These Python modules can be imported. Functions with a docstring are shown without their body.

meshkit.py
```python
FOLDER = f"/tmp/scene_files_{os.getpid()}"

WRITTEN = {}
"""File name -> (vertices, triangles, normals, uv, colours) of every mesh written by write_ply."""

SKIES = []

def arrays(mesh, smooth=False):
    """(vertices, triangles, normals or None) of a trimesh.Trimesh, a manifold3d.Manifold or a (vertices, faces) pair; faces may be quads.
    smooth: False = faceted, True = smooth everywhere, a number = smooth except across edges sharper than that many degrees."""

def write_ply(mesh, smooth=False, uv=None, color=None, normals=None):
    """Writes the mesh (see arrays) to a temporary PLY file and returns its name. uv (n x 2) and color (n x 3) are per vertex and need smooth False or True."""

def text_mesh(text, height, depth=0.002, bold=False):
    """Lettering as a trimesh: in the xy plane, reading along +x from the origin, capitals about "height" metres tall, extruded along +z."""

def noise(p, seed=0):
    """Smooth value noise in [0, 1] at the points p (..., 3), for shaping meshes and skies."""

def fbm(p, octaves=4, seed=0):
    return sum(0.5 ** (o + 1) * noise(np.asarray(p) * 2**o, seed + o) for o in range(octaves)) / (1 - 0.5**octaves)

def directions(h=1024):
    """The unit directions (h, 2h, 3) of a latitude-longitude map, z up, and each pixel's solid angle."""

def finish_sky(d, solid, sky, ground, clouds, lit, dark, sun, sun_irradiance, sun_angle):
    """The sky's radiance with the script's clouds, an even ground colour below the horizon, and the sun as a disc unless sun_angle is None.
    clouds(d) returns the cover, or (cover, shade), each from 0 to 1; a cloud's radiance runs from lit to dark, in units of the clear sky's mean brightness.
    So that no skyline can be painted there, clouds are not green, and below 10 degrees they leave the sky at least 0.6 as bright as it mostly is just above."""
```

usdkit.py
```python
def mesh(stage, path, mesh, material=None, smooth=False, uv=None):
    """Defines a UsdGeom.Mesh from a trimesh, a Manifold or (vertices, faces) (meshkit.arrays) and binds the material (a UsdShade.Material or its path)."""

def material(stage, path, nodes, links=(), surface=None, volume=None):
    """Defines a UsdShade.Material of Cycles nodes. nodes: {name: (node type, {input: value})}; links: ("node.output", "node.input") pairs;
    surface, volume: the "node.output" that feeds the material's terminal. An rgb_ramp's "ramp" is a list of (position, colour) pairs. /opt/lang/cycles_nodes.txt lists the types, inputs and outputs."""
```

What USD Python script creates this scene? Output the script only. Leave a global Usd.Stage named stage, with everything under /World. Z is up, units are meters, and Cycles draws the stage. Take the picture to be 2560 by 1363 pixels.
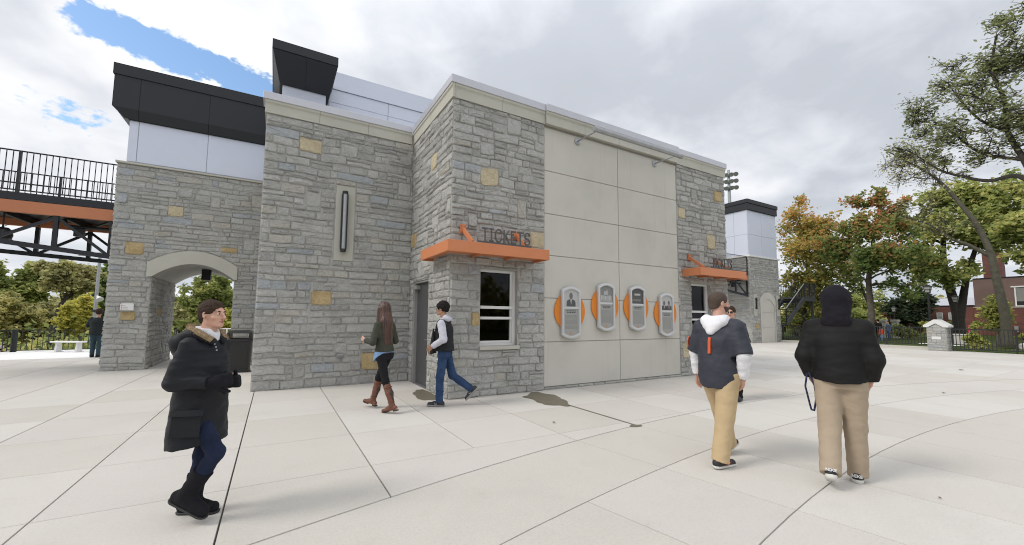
import math, random
import numpy as np, trimesh, manifold3d as m3, shapely
from shapely.geometry import Polygon, LineString, box as sbox
from shapely.ops import polygonize, unary_union
import usdkit, meshkit
from pxr import Usd, UsdGeom, UsdLux, UsdShade, Gf, Sdf, Vt

stage = Usd.Stage.CreateInMemory()
UsdGeom.SetStageUpAxis(stage, 'Z')
UsdGeom.SetStageMetersPerUnit(stage, 1.0)
UsdGeom.Xform.Define(stage, '/World')
UsdGeom.Scope.Define(stage, '/World/Looks')

# ------------------------------------------------------------------ camera, sky, sun
YAW, PITCH, ROLL, FPX, CY = 0.5286, 0.0833, 0.0076, 1013.59, 711.1
EXPOSURE = 0.10
fw = np.array([math.sin(YAW) * math.cos(PITCH), math.cos(YAW) * math.cos(PITCH), math.sin(PITCH)])
r0 = np.array([math.cos(YAW), -math.sin(YAW), 0.0])
u0 = np.cross(r0, fw)
cr = math.cos(ROLL) * r0 + math.sin(ROLL) * u0
cu = -math.sin(ROLL) * r0 + math.cos(ROLL) * u0
cam = UsdGeom.Camera.Define(stage, '/World/Camera')
cam.AddTransformOp().Set(Gf.Matrix4d(*cr, 0, *cu, 0, *(-fw), 0, 0, 0, 1.5, 1))
cam.CreateHorizontalApertureAttr(36.0)
cam.CreateVerticalApertureAttr(36.0 * 545 / 1024)
cam.CreateFocalLengthAttr(36.0 * FPX / 2560)
cam.CreateVerticalApertureOffsetAttr(36.0 * (CY - 681.5) / 2560)
cam.CreateExposureAttr(EXPOSURE)
cam.CreateClippingRangeAttr(Gf.Vec2f(0.05, 5000))

SUN = np.array([-0.72, 0.10, 0.69]); SUN /= np.linalg.norm(SUN)
sun = UsdLux.DistantLight.Define(stage, '/World/sun')
sun.CreateIntensityAttr(0.40)
sun.CreateAngleAttr(17.0)
sun.CreateNormalizeAttr(True)
sun.CreateColorAttr(Gf.Vec3f(1.0, 0.95, 0.88))
zx = np.cross([0, 0, 1.0], SUN); zx /= np.linalg.norm(zx); zy = np.cross(SUN, zx)
sun.AddTransformOp().Set(Gf.Matrix4d(*zx, 0, *zy, 0, *SUN, 0, 0, 0, 0, 1))

def v3(p): return [float(x) for x in p]

def sky_material():
    n = {
     'sky': ('sky_texture', {'sky_type': 'single_scattering', 'sun_disc': False, 'sun_elevation': float(math.asin(SUN[2])), 'sun_rotation': float(math.atan2(SUN[0], SUN[1])), 'air_density': 1.3, 'aerosol_density': 1.0}),
     'skygain': ('mix_color', {'blend_type': 'multiply', 'fac': 1.0, 'b': (SKYG * 1.7, SKYG * 1.9, SKYG * 2.1), 'use_clamp': False}),
     'tc': ('texture_coordinate', {}),
     'sep': ('separate_xyz', {}),
     'zc': ('math', {'math_type': 'maximum', 'value2': 0.0}),
     'zo': ('math', {'math_type': 'add', 'value2': 0.30}),
     'dx': ('math', {'math_type': 'divide'}), 'dy': ('math', {'math_type': 'divide'}),
     'pl': ('combine_xyz', {'z': 0.0}),
     # big soft shading of the deck, medium billows, fine edges
     'n1': ('noise_texture', {'scale': 1.7, 'detail': 3.0, 'roughness': 0.45, 'distortion': 0.4}),
     'm2': ('mapping', {'location': (3.1, 1.7, 0.4)}),
     'n2': ('noise_texture', {'scale': 6.5, 'detail': 7.0, 'roughness': 0.58, 'distortion': 0.25}),
     'n3': ('noise_texture', {'scale': 20.0, 'detail': 8.0, 'roughness': 0.62, 'distortion': 0.1}),
     # a tear in the deck: distance from a great circle, limited to its own stretch of sky
     'g1': ('normal', {'direction': v3(GAPN)}),
     'g2': ('normal', {'direction': v3(GAPC)}),
     'ga': ('math', {'math_type': 'absolute'}),
     'gw': ('map_range', {'range_type': 'smoothstep', 'from_min': 0.0, 'from_max': GAPW, 'to_min': 1.0, 'to_max': 0.0, 'clamp': True}),
     'gl': ('map_range', {'range_type': 'smoothstep', 'from_min': GAPL0, 'from_max': GAPL1, 'to_min': 0.0, 'to_max': 1.0, 'clamp': True}),
     'gm': ('math', {'math_type': 'multiply'}),
     # two small holes
     'h1': ('normal', {'direction': v3(HOLE1)}), 'h1r': ('map_range', {'range_type': 'smoothstep', 'from_min': 0.9990, 'from_max': 0.9999, 'to_min': 0.0, 'to_max': 0.48, 'clamp': True}),
     'h2': ('normal', {'direction': v3(HOLE2)}), 'h2r': ('map_range', {'range_type': 'smoothstep', 'from_min': 0.9990, 'from_max': 0.9999, 'to_min': 0.0, 'to_max': 0.48, 'clamp': True}),
     'hs': ('math', {'math_type': 'add'}), 'gs': ('math', {'math_type': 'add'}),
     'nn': ('math', {'math_type': 'multiply_add', 'value2': 1.1, 'value3': -0.55}),
     'nf': ('math', {'math_type': 'multiply_add', 'value2': 1.5, 'value3': -0.75}),
     'na': ('math', {'math_type': 'add'}),
     'open': ('math', {'math_type': 'add'}),
     'cov': ('map_range', {'range_type': 'smoothstep', 'from_min': 0.40, 'from_max': 0.68, 'to_min': 1.0, 'to_max': 0.0, 'clamp': True}),
     # rim of the tear is lit bright: shade grows with distance from it
     'rim': ('map_range', {'range_type': 'smoothstep', 'from_min': 0.02, 'from_max': 0.16, 'to_min': 0.34, 'to_max': 0.0, 'clamp': True}),
     'sh0': ('mix_float', {'fac': 0.26}), 'shc': ('math', {'math_type': 'multiply_add', 'value2': 1.75, 'value3': -0.36}),
     # the side of the sky the sun stands in is brighter
     'sd': ('normal', {'direction': v3(SUN)}),
     'sdr': ('map_range', {'range_type': 'smoothstep', 'from_min': -0.2, 'from_max': 1.0, 'to_min': -0.05, 'to_max': 0.14, 'clamp': True}),
     'sh1': ('math', {'math_type': 'add'}),
     'sh2': ('math', {'math_type': 'add'}),
     'cc': ('rgb_ramp', {'ramp': [(0.0, (.60, .635, .70)), (0.34, (.66, .70, .77)), (0.50, (.83, .865, .93)), (0.66, (1.02, 1.04, 1.08)), (0.85, (1.2, 1.2, 1.2)), (1.0, (1.32, 1.32, 1.30))]}),
     'zen': ('map_range', {'range_type': 'smoothstep', 'from_min': 0.40, 'from_max': 1.0, 'to_min': CLG, 'to_max': CLG * ZEN, 'clamp': True}),
     'zcol': ('combine_color', {}),
     'cg': ('mix_color', {'blend_type': 'multiply', 'fac': 1.0, 'use_clamp': False}),
     'mix': ('mix_color', {'use_clamp': False}),
     'bg': ('background_shader', {'strength': SKYSTR}),
    }
    L = [('sky.color', 'skygain.a'), ('tc.generated', 'sep.vector'), ('sep.z', 'zc.value1'), ('zc.value', 'zo.value1'),
         ('sep.x', 'dx.value1'), ('zo.value', 'dx.value2'), ('sep.y', 'dy.value1'), ('zo.value', 'dy.value2'), ('dx.value', 'pl.x'), ('dy.value', 'pl.y'),
         ('pl.vector', 'n1.vector'), ('pl.vector', 'm2.vector'), ('m2.vector', 'n2.vector'), ('pl.vector', 'n3.vector'),
         ('tc.generated', 'g1.normal'), ('g1.dot', 'ga.value1'), ('ga.value', 'gw.value'), ('tc.generated', 'g2.normal'), ('g2.dot', 'gl.value'),
         ('gw.result', 'gm.value1'), ('gl.result', 'gm.value2'),
         ('tc.generated', 'h1.normal'), ('h1.dot', 'h1r.value'), ('tc.generated', 'h2.normal'), ('h2.dot', 'h2r.value'), ('h1r.result', 'hs.value1'), ('h2r.result', 'hs.value2'),
         ('gm.value', 'gs.value1'), ('hs.value', 'gs.value2'),
         ('n2.fac', 'nn.value1'), ('n3.fac', 'nf.value1'), ('nn.value', 'na.value1'), ('nf.value', 'na.value2'),
         ('gs.value', 'open.value1'), ('na.value', 'open.value2'), ('open.value', 'cov.value'),
         ('ga.value', 'rim.value'), ('n1.fac', 'sh0.a'), ('n2.fac', 'sh0.b'), ('sh0.value', 'shc.value1'), ('shc.value', 'sh1.value1'),
         ('tc.generated', 'sd.normal'), ('sd.dot', 'sdr.value'), ('sdr.result', 'sh1.value2'), ('sh1.value', 'sh2.value1'), ('rimg.value', 'sh2.value2'),
         ('sh2.value', 'cc.fac'), ('sep.z', 'zen.value'), ('zen.result', 'zcol.r'), ('zen.result', 'zcol.g'), ('zen.result', 'zcol.b'),
         ('cc.color', 'cg.a'), ('zcol.color', 'cg.b'),
         ('cov.result', 'mix.fac'), ('skygain.result', 'mix.a'), ('cg.result', 'mix.b'), ('mix.result', 'bg.color')]
    n['rimg'] = ('math', {'math_type': 'multiply'})
    L += [('rim.result', 'rimg.value1'), ('gl.result', 'rimg.value2')]
    L = [(a.replace('sh0.value', 'sh0.result'), b) for a, b in L]
    return usdkit.material(stage, '/World/Looks/sky', n, L, surface='bg.background')

SKYSTR, SKYG, CLG, ZEN = 0.10, 0.85, 8.4, 1.42
# directions in the sky of the tear's two ends and of the two little holes (unit vectors, world axes)
_a = np.array([-0.258, 0.850, 0.460]); _b = np.array([-0.045, 0.895, 0.444])
GAPN = np.cross(_a, _b); GAPN /= np.linalg.norm(GAPN)
GAPC = _a * .42 + _b * .58; GAPC /= np.linalg.norm(GAPC)
GAPW, GAPL0, GAPL1 = 0.056, 0.977, 0.996
HOLE1 = np.array([-0.324, 0.889, 0.324]); HOLE1 /= np.linalg.norm(HOLE1)
HOLE2 = np.array([-0.275, 0.904, 0.327]); HOLE2 /= np.linalg.norm(HOLE2)
dome = UsdLux.DomeLight.Define(stage, '/World/sky')
dome.CreateIntensityAttr(1.0)
UsdShade.MaterialBindingAPI.Apply(dome.GetPrim()).Bind(sky_material())
dome.GetPrim().SetCustomDataByKey('kind', 'structure')

# ------------------------------------------------------------------ helpers
_taken = {}
def numbered(parent, name):
    k = (str(parent), name); c = _taken.get(k, -1) + 1; _taken[k] = c
    return name if c == 0 else f'{name}_{c:03d}'
def path_of(p): return '/World' if p is None else str(p.GetPath())
def tag(o, label=None, cat=None, group=None, kind=None):
    p = o.GetPrim() if hasattr(o, 'GetPrim') else o
    for k, v in (('label', label), ('category', cat), ('group', group), ('kind', kind)):
        if v: p.SetCustomDataByKey(k, v)
    return p
def obj(name, mesh, m, parent=None, smooth=False, rnd=None):
    pp = path_of(parent)
    o = usdkit.mesh(stage, pp + '/' + numbered(pp, name), mesh, m, smooth=smooth)
    if rnd is not None:   # one random number per leaf or stone, for its own tone
        UsdGeom.PrimvarsAPI(o).CreatePrimvar('rnd', Sdf.ValueTypeNames.FloatArray, 'vertex').Set(Vt.FloatArray.FromNumpy(np.asarray(rnd, np.float32)))
    return o.GetPrim()
def thing(name, label, cat, loc=(0, 0, 0), rotz=0.0, group=None):
    x = UsdGeom.Xform.Define(stage, '/World/' + numbered('/World', name))
    x.AddTranslateOp().Set(Gf.Vec3d(*map(float, loc))); x.AddRotateZOp().Set(math.degrees(rotz))
    return tag(x, label, cat, group)
def dup(root, loc, rotz, label):
    c = root.GetCustomData()
    r = thing(root.GetName().rstrip('0123456789').rstrip('_'), label, c['category'], loc, rotz, c.get('group'))
    r.GetReferences().AddInternalReference(root.GetPath()); r.SetInstanceable(True)
    return r
def struct(name, mesh, m, parent=None, smooth=False):
    o = obj(name, mesh, m, parent, smooth)
    if parent is None: tag(o, kind='structure')
    return o
def cat(*ms):
    ms = [x for m in ms for x in (m if isinstance(m, list) else [m])]
    vs, fs, n = [], [], 0
    for m in ms:
        v, f = (m if isinstance(m, tuple) else (np.asarray(m.vertices), np.asarray(m.faces)))
        v = np.asarray(v, float); f = np.asarray(f, int)
        if f.shape[1] == 4: f = np.vstack([f[:, [0, 1, 2]], f[:, [0, 2, 3]]])
        vs.append(v); fs.append(f + n); n += len(v)
    return np.vstack(vs), np.vstack(fs)
def bx(x0, y0, z0, x1, y1, z1, c=0.0):
    """box with chamfered edges"""
    x0, x1 = min(x0, x1), max(x0, x1); y0, y1 = min(y0, y1), max(y0, y1); z0, z1 = min(z0, z1), max(z0, z1)
    if c <= 0:
        v = np.array([[x, y, z] for x in (x0, x1) for y in (y0, y1) for z in (z0, z1)])
        f = np.array([[0, 1, 3], [0, 3, 2], [4, 6, 7], [4, 7, 5], [0, 4, 5], [0, 5, 1], [2, 3, 7], [2, 7, 6], [0, 2, 6], [0, 6, 4], [1, 5, 7], [1, 7, 3]])
        return v, f
    p = []
    for x, sx in ((x0, 1), (x1, -1)):
        for y, sy in ((y0, 1), (y1, -1)):
            for z, sz in ((z0, 1), (z1, -1)):
                p += [(x + sx * c, y + sy * c, z), (x + sx * c, y, z + sz * c), (x, y + sy * c, z + sz * c)]
    h = trimesh.convex.convex_hull(np.array(p))
    return np.array(h.vertices), np.array(h.faces)
def hull(pts):
    h = trimesh.convex.convex_hull(np.array(pts, float)); return np.array(h.vertices), np.array(h.faces)
def tube(pts, r, sides=8, caps=True):
    p = np.asarray(pts, float); r = np.broadcast_to(np.asarray(r, float), (len(p),))
    t = np.gradient(p, axis=0); t /= np.linalg.norm(t, axis=1, keepdims=True) + 1e-12
    a = np.cross(t, [0.0, 0, 1]); bad = np.linalg.norm(a, axis=1) < 0.15
    a[bad] = np.cross(t[bad], [1.0, 0, 0]); a /= np.linalg.norm(a, axis=1, keepdims=True)
    for i in range(1, len(a)):
        a[i] -= t[i] * (a[i] @ t[i])
        q = a[i - 1] - t[i] * (a[i - 1] @ t[i]); nq = np.linalg.norm(q)
        if nq > 1e-6: a[i] = q / nq
    b = np.cross(t, a); ang = np.arange(sides) * 2 * np.pi / sides
    v = (p[:, None] + r[:, None, None] * (np.cos(ang)[None, :, None] * a[:, None] + np.sin(ang)[None, :, None] * b[:, None])).reshape(-1, 3)
    i, j = np.meshgrid(np.arange(len(p) - 1), np.arange(sides), indexing='ij')
    q = np.stack([i * sides + j, i * sides + (j + 1) % sides, (i + 1) * sides + (j + 1) % sides, (i + 1) * sides + j], -1).reshape(-1, 4)
    f = np.vstack([q[:, [0, 1, 2]], q[:, [0, 2, 3]]])
    if caps:
        k = len(v); v = np.vstack([v, p[:1], p[-1:]]); e = (len(p) - 1) * sides; J = np.arange(sides)
        f = np.vstack([f, np.stack([np.full(sides, k), (J + 1) % sides, J], 1), np.stack([np.full(sides, k + 1), e + J, e + (J + 1) % sides], 1)])
    return v, f
def beam(p, q, w, h, up=(0, 0, 1)):
    """rectangular bar from p to q, w sideways and h along up"""
    p, q = np.asarray(p, float), np.asarray(q, float); d = q - p; d /= np.linalg.norm(d)
    s = np.cross(d, up); s /= np.linalg.norm(s); u = np.cross(s, d)
    return hull([e + a * s * w / 2 + b * u * h / 2 for e in (p, q) for a in (-1, 1) for b in (-1, 1)])
def lathe(prof, sides=24, c=(0, 0, 0)):
    m = trimesh.creation.revolve(np.array(prof, float), sections=sides); m.apply_translation(c)
    return np.array(m.vertices), np.array(m.faces)
def extrude(poly, d):
    m = trimesh.creation.extrude_polygon(poly, d, engine='earcut'); return np.array(m.vertices), np.array(m.faces)
def place(m, U, V, N, O):
    """local (x,y,z) -> O + xU + yV + zN"""
    v, f = m; U, V, N = (np.asarray(a, float) for a in (U, V, N))
    w = np.asarray(O, float) + v[:, :1] * U + v[:, 1:2] * V + v[:, 2:3] * N
    if np.dot(np.cross(U, V), N) < 0: f = f[:, ::-1]
    return w, f
def wallprint(m, O):   # drawn in x (along wall) and y (up), standing out of a wall that faces -Y
    return place(m, (1, 0, 0), (0, 0, 1), (0, -1, 0), O)
def mani(m):
    v, f = m; t = trimesh.Trimesh(v, f, process=True); t.fix_normals()
    return m3.Manifold(m3.Mesh(np.asarray(t.vertices, np.float32), np.asarray(t.faces, np.uint32)))
def unmani(M):
    m = M.to_mesh(); return np.array(m.vert_properties[:, :3], float), np.array(m.tri_verts, int)

# ------------------------------------------------------------------ materials
def mat(name, nodes, links, surface='p.BSDF'):
    return usdkit.material(stage, '/World/Looks/' + name, nodes, links, surface=surface)
def plain(name, col, rough=0.5, metal=0.0, bump=0.0, bscale=40.0, var=0.0, vscale=3.0, spec=0.5, sheen=0.0, dirt=None):
    n = {'p': ('principled_bsdf', {'base_color': col, 'roughness': rough, 'metallic': metal, 'specular_ior_level': spec, 'sheen_weight': sheen})}
    l = []
    n['geo'] = ('geometry', {})
    if var > 0:
        n['nv'] = ('noise_texture', {'scale': vscale, 'detail': 5.0, 'roughness': 0.6})
        n['rv'] = ('rgb_ramp', {'ramp': [(0.25, tuple(c * (1 - var) for c in col)), (0.75, tuple(min(1, c * (1 + var)) for c in col))]})
        l += [('geo.position', 'nv.vector'), ('nv.fac', 'rv.fac'), ('rv.color', 'p.base_color')]
    if bump > 0:
        n['nb'] = ('noise_texture', {'scale': bscale, 'detail': 4.0})
        n['b'] = ('bump', {'strength': 1.0, 'distance': bump})
        l += [('geo.position', 'nb.vector'), ('nb.fac', 'b.height'), ('b.normal', 'p.normal')]
    return mat(name, n, l)
def stone_mat(name, cols, island=False):
    """split-faced limestone: cloudy tone, pale mineral bloom, rough relief"""
    n = {'geo': ('geometry', {}),
         'n1': ('noise_texture', {'scale': 2.2, 'detail': 6.0, 'roughness': 0.65}),
         'n2': ('noise_texture', {'scale': 22.0, 'detail': 8.0, 'roughness': 0.7}),
         'r1': ('rgb_ramp', {'ramp': [(0.3, cols[0]), (0.55, cols[1]), (0.8, cols[2])]}),
         'r2': ('rgb_ramp', {'ramp': [(0.30, (.74, .74, .74)), (0.5, (1, 1, 1)), (0.72, (1.20, 1.20, 1.20))]}),
         'mu': ('mix_color', {'blend_type': 'multiply', 'fac': 0.8, 'use_clamp': False}),
         'v': ('voronoi_texture', {'scale': 9.0}) if False else ('noise_texture', {'scale': 9.0, 'detail': 3.0, 'roughness': 0.5, 'distortion': 1.2}),
         'hb': ('math', {'math_type': 'add'}),
         'b': ('bump', {'strength': 0.9, 'distance': 0.022}),
         'p': ('principled_bsdf', {'roughness': 0.9, 'specular_ior_level': 0.25})}
    l = [('geo.position', 'n1.vector'), ('geo.position', 'n2.vector'), ('geo.position', 'v.vector'),
         ('n2.fac', 'r2.fac'), ('r1.color', 'mu.a'), ('r2.color', 'mu.b'), ('mu.result', 'p.base_color'),
         ('v.fac', 'hb.value1'), ('n2.fac', 'hb.value2'), ('hb.value', 'b.height'), ('b.normal', 'p.normal')]
    if island:
        n['mx'] = ('mix_float', {'fac': 0.60}); n['at'] = ('attribute', {'attribute': 'rnd'}); l += [('n1.fac', 'mx.a'), ('at.fac', 'mx.b'), ('mx.result', 'r1.fac')]
    else: l += [('n1.fac', 'r1.fac')]
    return mat(name, n, l)
def g(*v): return tuple((x * 1.02, x * 1.01, x * .965) for x in v)
STONE = [stone_mat(f'limestone_{k}', c) for k, c in enumerate([g(.335, .375, .415), g(.345, .39, .435), g(.365, .41, .455), g(.31, .35, .39),
         ((.31, .325, .335), (.355, .37, .385), (.41, .425, .43)), ((.36, .345, .31), (.41, .395, .355), (.46, .445, .40))])]
GOLD = stone_mat('golden_stone', ((.34, .25, .125), (.46, .35, .19), (.56, .46, .30)))
PALE = stone_mat('buff_stone', ((.42, .35, .23), (.50, .43, .30), (.58, .51, .39)))
STONES = stone_mat('limestone_mixed', ((.325, .322, .308), (.385, .38, .362), (.44, .435, .413)), island=True)
MORTAR = plain('mortar', (.385, .38, .352), 0.95, bump=.006, bscale=60, var=.15, vscale=5)
CAST = plain('cast_stone', (.44, .43, .375), 0.85, bump=.0015, bscale=90, var=.07, vscale=1.3)
PANELC = mat('concrete_panel', {'geo': ('geometry', {}), 'n1': ('noise_texture', {'scale': .9, 'detail': 6.0, 'roughness': .6}), 'mp': ('mapping', {'scale': (7.0, 7.0, .35)}), 'n2': ('noise_texture', {'scale': 1.0, 'detail': 5.0, 'roughness': .65}), 'n3': ('noise_texture', {'scale': 120.0, 'detail': 4.0}),
    'r1': ('rgb_ramp', {'ramp': [(.25, (.445, .43, .382)), (.5, (.50, .483, .435)), (.75, (.525, .505, .455))]}), 'r2': ('rgb_ramp', {'ramp': [(.25, (.88, .88, .87)), (.42, (1, 1, 1)), (1.0, (1.02, 1.02, 1.02))]}), 'm': ('mix_color', {'blend_type': 'multiply', 'fac': 1.0, 'use_clamp': False}),
    'b': ('bump', {'strength': 1.0, 'distance': .0015}), 'p': ('principled_bsdf', {'roughness': .85, 'specular_ior_level': .3})},
    [('geo.position', 'n1.vector'), ('geo.position', 'mp.vector'), ('mp.vector', 'n2.vector'), ('geo.position', 'n3.vector'), ('n1.fac', 'r1.fac'), ('n2.fac', 'r2.fac'), ('r1.color', 'm.a'), ('r2.color', 'm.b'), ('m.result', 'p.base_color'), ('n3.fac', 'b.height'), ('b.normal', 'p.normal')])
JOINT = plain('sealant', (.33, .32, .285), 0.9)
COPING = plain('metal_coping', (.50, .50, .54), 0.35, 0.35, var=.03)
WHITEM = plain('white_metal_panel', (.57, .60, .69), 0.33, 0.2, var=.02, vscale=.7)
GREYM = plain('charcoal_metal', (.0065, .008, .012), 0.5, 0.0, var=.06, vscale=.8)
BLACKM = plain('black_metal', (.018, .019, .02), 0.45, 0.2)
STEEL = plain('galvanised_steel', (.36, .37, .38), 0.42, 0.8, var=.08, vscale=6)
ORANGE = plain('orange_paint', (.53, .19, .08), 0.5, var=.06, vscale=1.5)
ORANGEB = plain('beam_orange', (.42, .155, .07), 0.5, var=.08, vscale=1.5)
DISC = plain('orange_disc', (.64, .20, .018), 0.4)
WHITEP = plain('white_frame', (.66, .66, .65), 0.45, var=.03)
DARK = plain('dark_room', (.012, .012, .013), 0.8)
PLASTIC = plain('black_plastic', (.012, .012, .013), 0.42, bump=.0008, bscale=200)
DOORG = plain('door_grey', (.060, .062, .064), 0.45, var=.05)
PRINTG = plain('plaque_grey', (.33, .33, .315), 0.4, 0.3)
PRINTL = plain('plaque_pale', (.42, .42, .41), 0.45)
INK = plain('ink', (.075, .075, .075), 0.6)
INKL = plain('ink_pale', (.20, .20, .19), 0.6)
INKM = plain('ink_mid', (.13, .13, .13), 0.6)
ALUM = plain('silver_frame', (.62, .62, .63), 0.30, 0.55)
GLASS = mat('window_glass', {'t': ('transparent_bsdf', {'color': (.55, .58, .57)}) if False else ('glossy_bsdf', {'roughness': 0.02, 'color': (.6, .6, .6)}),
     'tr': ('transparent_bsdf', {'color': (.30, .32, .31)}), 'fr': ('fresnel', {'IOR': 1.42}), 'm': ('mix_closure', {})},
     [('fr.fac', 'm.fac'), ('tr.BSDF', 'm.closure1'), ('t.BSDF', 'm.closure2')], 'm.closure')
# ------------------------------------------------------------------ ground and plaza
def terrain_z(x, y):
    x, y = np.asarray(x, float), np.asarray(y, float)
    z = np.full(np.broadcast(x, y).shape, -0.14)
    s = np.clip((y - 25.2) / 9.0, 0, 1); s = s * s * (3 - 2 * s)
    left = np.clip((24.0 - x) / 10.0, 0, 1)
    z = z - 1.7 * s * left
    sl = np.clip((-9.6 - x) / 6.0, 0, 1); z = np.minimum(z, -0.14 - 1.5 * sl * sl * (3 - 2 * sl) * np.clip((y + 0) / 10, 0, 1))
    r = np.clip((x - 30.65) / 0.4, 0, 1) * np.clip((60 - y) / 30, 0, 1)
    return z * (1 - r) + r * (0.0 + 0.004 * np.clip(x - 31, 0, 60))
gx = np.unique(np.concatenate([np.linspace(-400, -40, 30), np.linspace(-40, 30, 60), np.linspace(30, 32, 9), np.linspace(32, 110, 40), np.linspace(110, 600, 20)]))
gy = np.unique(np.concatenate([np.linspace(-300, -10, 20), np.linspace(-10, 60, 71), np.linspace(60, 600, 40)]))
GX, GY = np.meshgrid(gx, gy, indexing='ij'); GZ = terrain_z(GX, GY)
nv = np.stack([GX, GY, GZ], -1).reshape(-1, 3); ny = len(gy)
ii, jj = np.meshgrid(np.arange(len(gx) - 1), np.arange(ny - 1), indexing='ij')
gf = np.stack([ii * ny + jj, (ii + 1) * ny + jj, (ii + 1) * ny + jj + 1, ii * ny + jj + 1], -1).reshape(-1, 4)
GRASS = mat('lawn', {'geo': ('geometry', {}), 'n': ('noise_texture', {'scale': 0.5, 'detail': 8.0, 'roughness': 0.7}), 'n2': ('noise_texture', {'scale': 30.0, 'detail': 3.0}),
    'r': ('rgb_ramp', {'ramp': [(0.3, (.035, .052, .014)), (0.5, (.060, .085, .022)), (0.68, (.10, .105, .034)), (0.8, (.15, .115, .045))]}),
    'b': ('bump', {'strength': 1.0, 'distance': 0.05}), 'p': ('principled_bsdf', {'roughness': 0.95, 'specular_ior_level': 0.1})},
    [('geo.position', 'n.vector'), ('geo.position', 'n2.vector'), ('n.fac', 'r.fac'), ('r.color', 'p.base_color'), ('n2.fac', 'b.height'), ('b.normal', 'p.normal')])
struct('ground', (nv, gf), GRASS, smooth=True)

def slab_mat(name, k, tint=(1, .955, .880)):
    c = [tuple(a * k * t for t in tint) for a in (.93, .985, 1.0, 1.03)]
    return mat(name, {'geo': ('geometry', {}), 'n1': ('noise_texture', {'scale': 0.55, 'detail': 6.0, 'roughness': 0.6, 'distortion': 0.6}), 'n2': ('noise_texture', {'scale': 45.0, 'detail': 4.0, 'roughness': 0.7}),
        'n3': ('noise_texture', {'scale': 2.6, 'detail': 8.0, 'roughness': 0.72}), 'sc': ('mapping', {'scale': (1.0, 26.0, 1.0), 'rotation': (0, 0, 0.05)}), 'n4': ('noise_texture', {'scale': 9.0, 'detail': 3.0}),
        'r1': ('rgb_ramp', {'ramp': [(0.30, c[0]), (0.48, c[1]), (0.58, c[2]), (0.75, c[3])]}),
        'r3': ('rgb_ramp', {'ramp': [(0.24, (.84, .83, .81)), (0.34, (.965, .965, .96)), (0.46, (1, 1, 1)), (1.0, (1, 1, 1))]}),
        'r2': ('rgb_ramp', {'ramp': [(0.25, (.90, .90, .90)), (0.5, (1, 1, 1)), (0.8, (1.05, 1.05, 1.05))]}),
        'm1': ('mix_color', {'blend_type': 'multiply', 'fac': 1.0, 'use_clamp': False}), 'm2': ('mix_color', {'blend_type': 'multiply', 'fac': 1.0, 'use_clamp': False}),
        'hb': ('math', {'math_type': 'add'}), 'b': ('bump', {'strength': 1.0, 'distance': 0.0022}), 'p': ('principled_bsdf', {'roughness': 0.80, 'specular_ior_level': 0.3})},
        [('geo.position', 'n1.vector'), ('geo.position', 'n2.vector'), ('geo.position', 'n3.vector'), ('geo.position', 'sc.vector'), ('sc.vector', 'n4.vector'),
         ('n1.fac', 'r1.fac'), ('n3.fac', 'r3.fac'), ('n2.fac', 'r2.fac'), ('r1.color', 'm1.a'), ('r3.color', 'm1.b'), ('m1.result', 'm2.a'), ('r2.color', 'm2.b'), ('m2.result', 'p.base_color'),
         ('n2.fac', 'hb.value1'), ('n4.fac', 'hb.value2'), ('hb.value', 'b.height'), ('b.normal', 'p.normal')])
SLABK = 0.57
SLAB = [slab_mat('concrete_slab_a', SLABK), slab_mat('concrete_slab_b', SLABK * .945, (1, .95, .862)), slab_mat('concrete_slab_c', SLABK * 1.03, (1, .962, .895)), slab_mat('concrete_slab_d', SLABK * .975, (1, .945, .878))]
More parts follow.
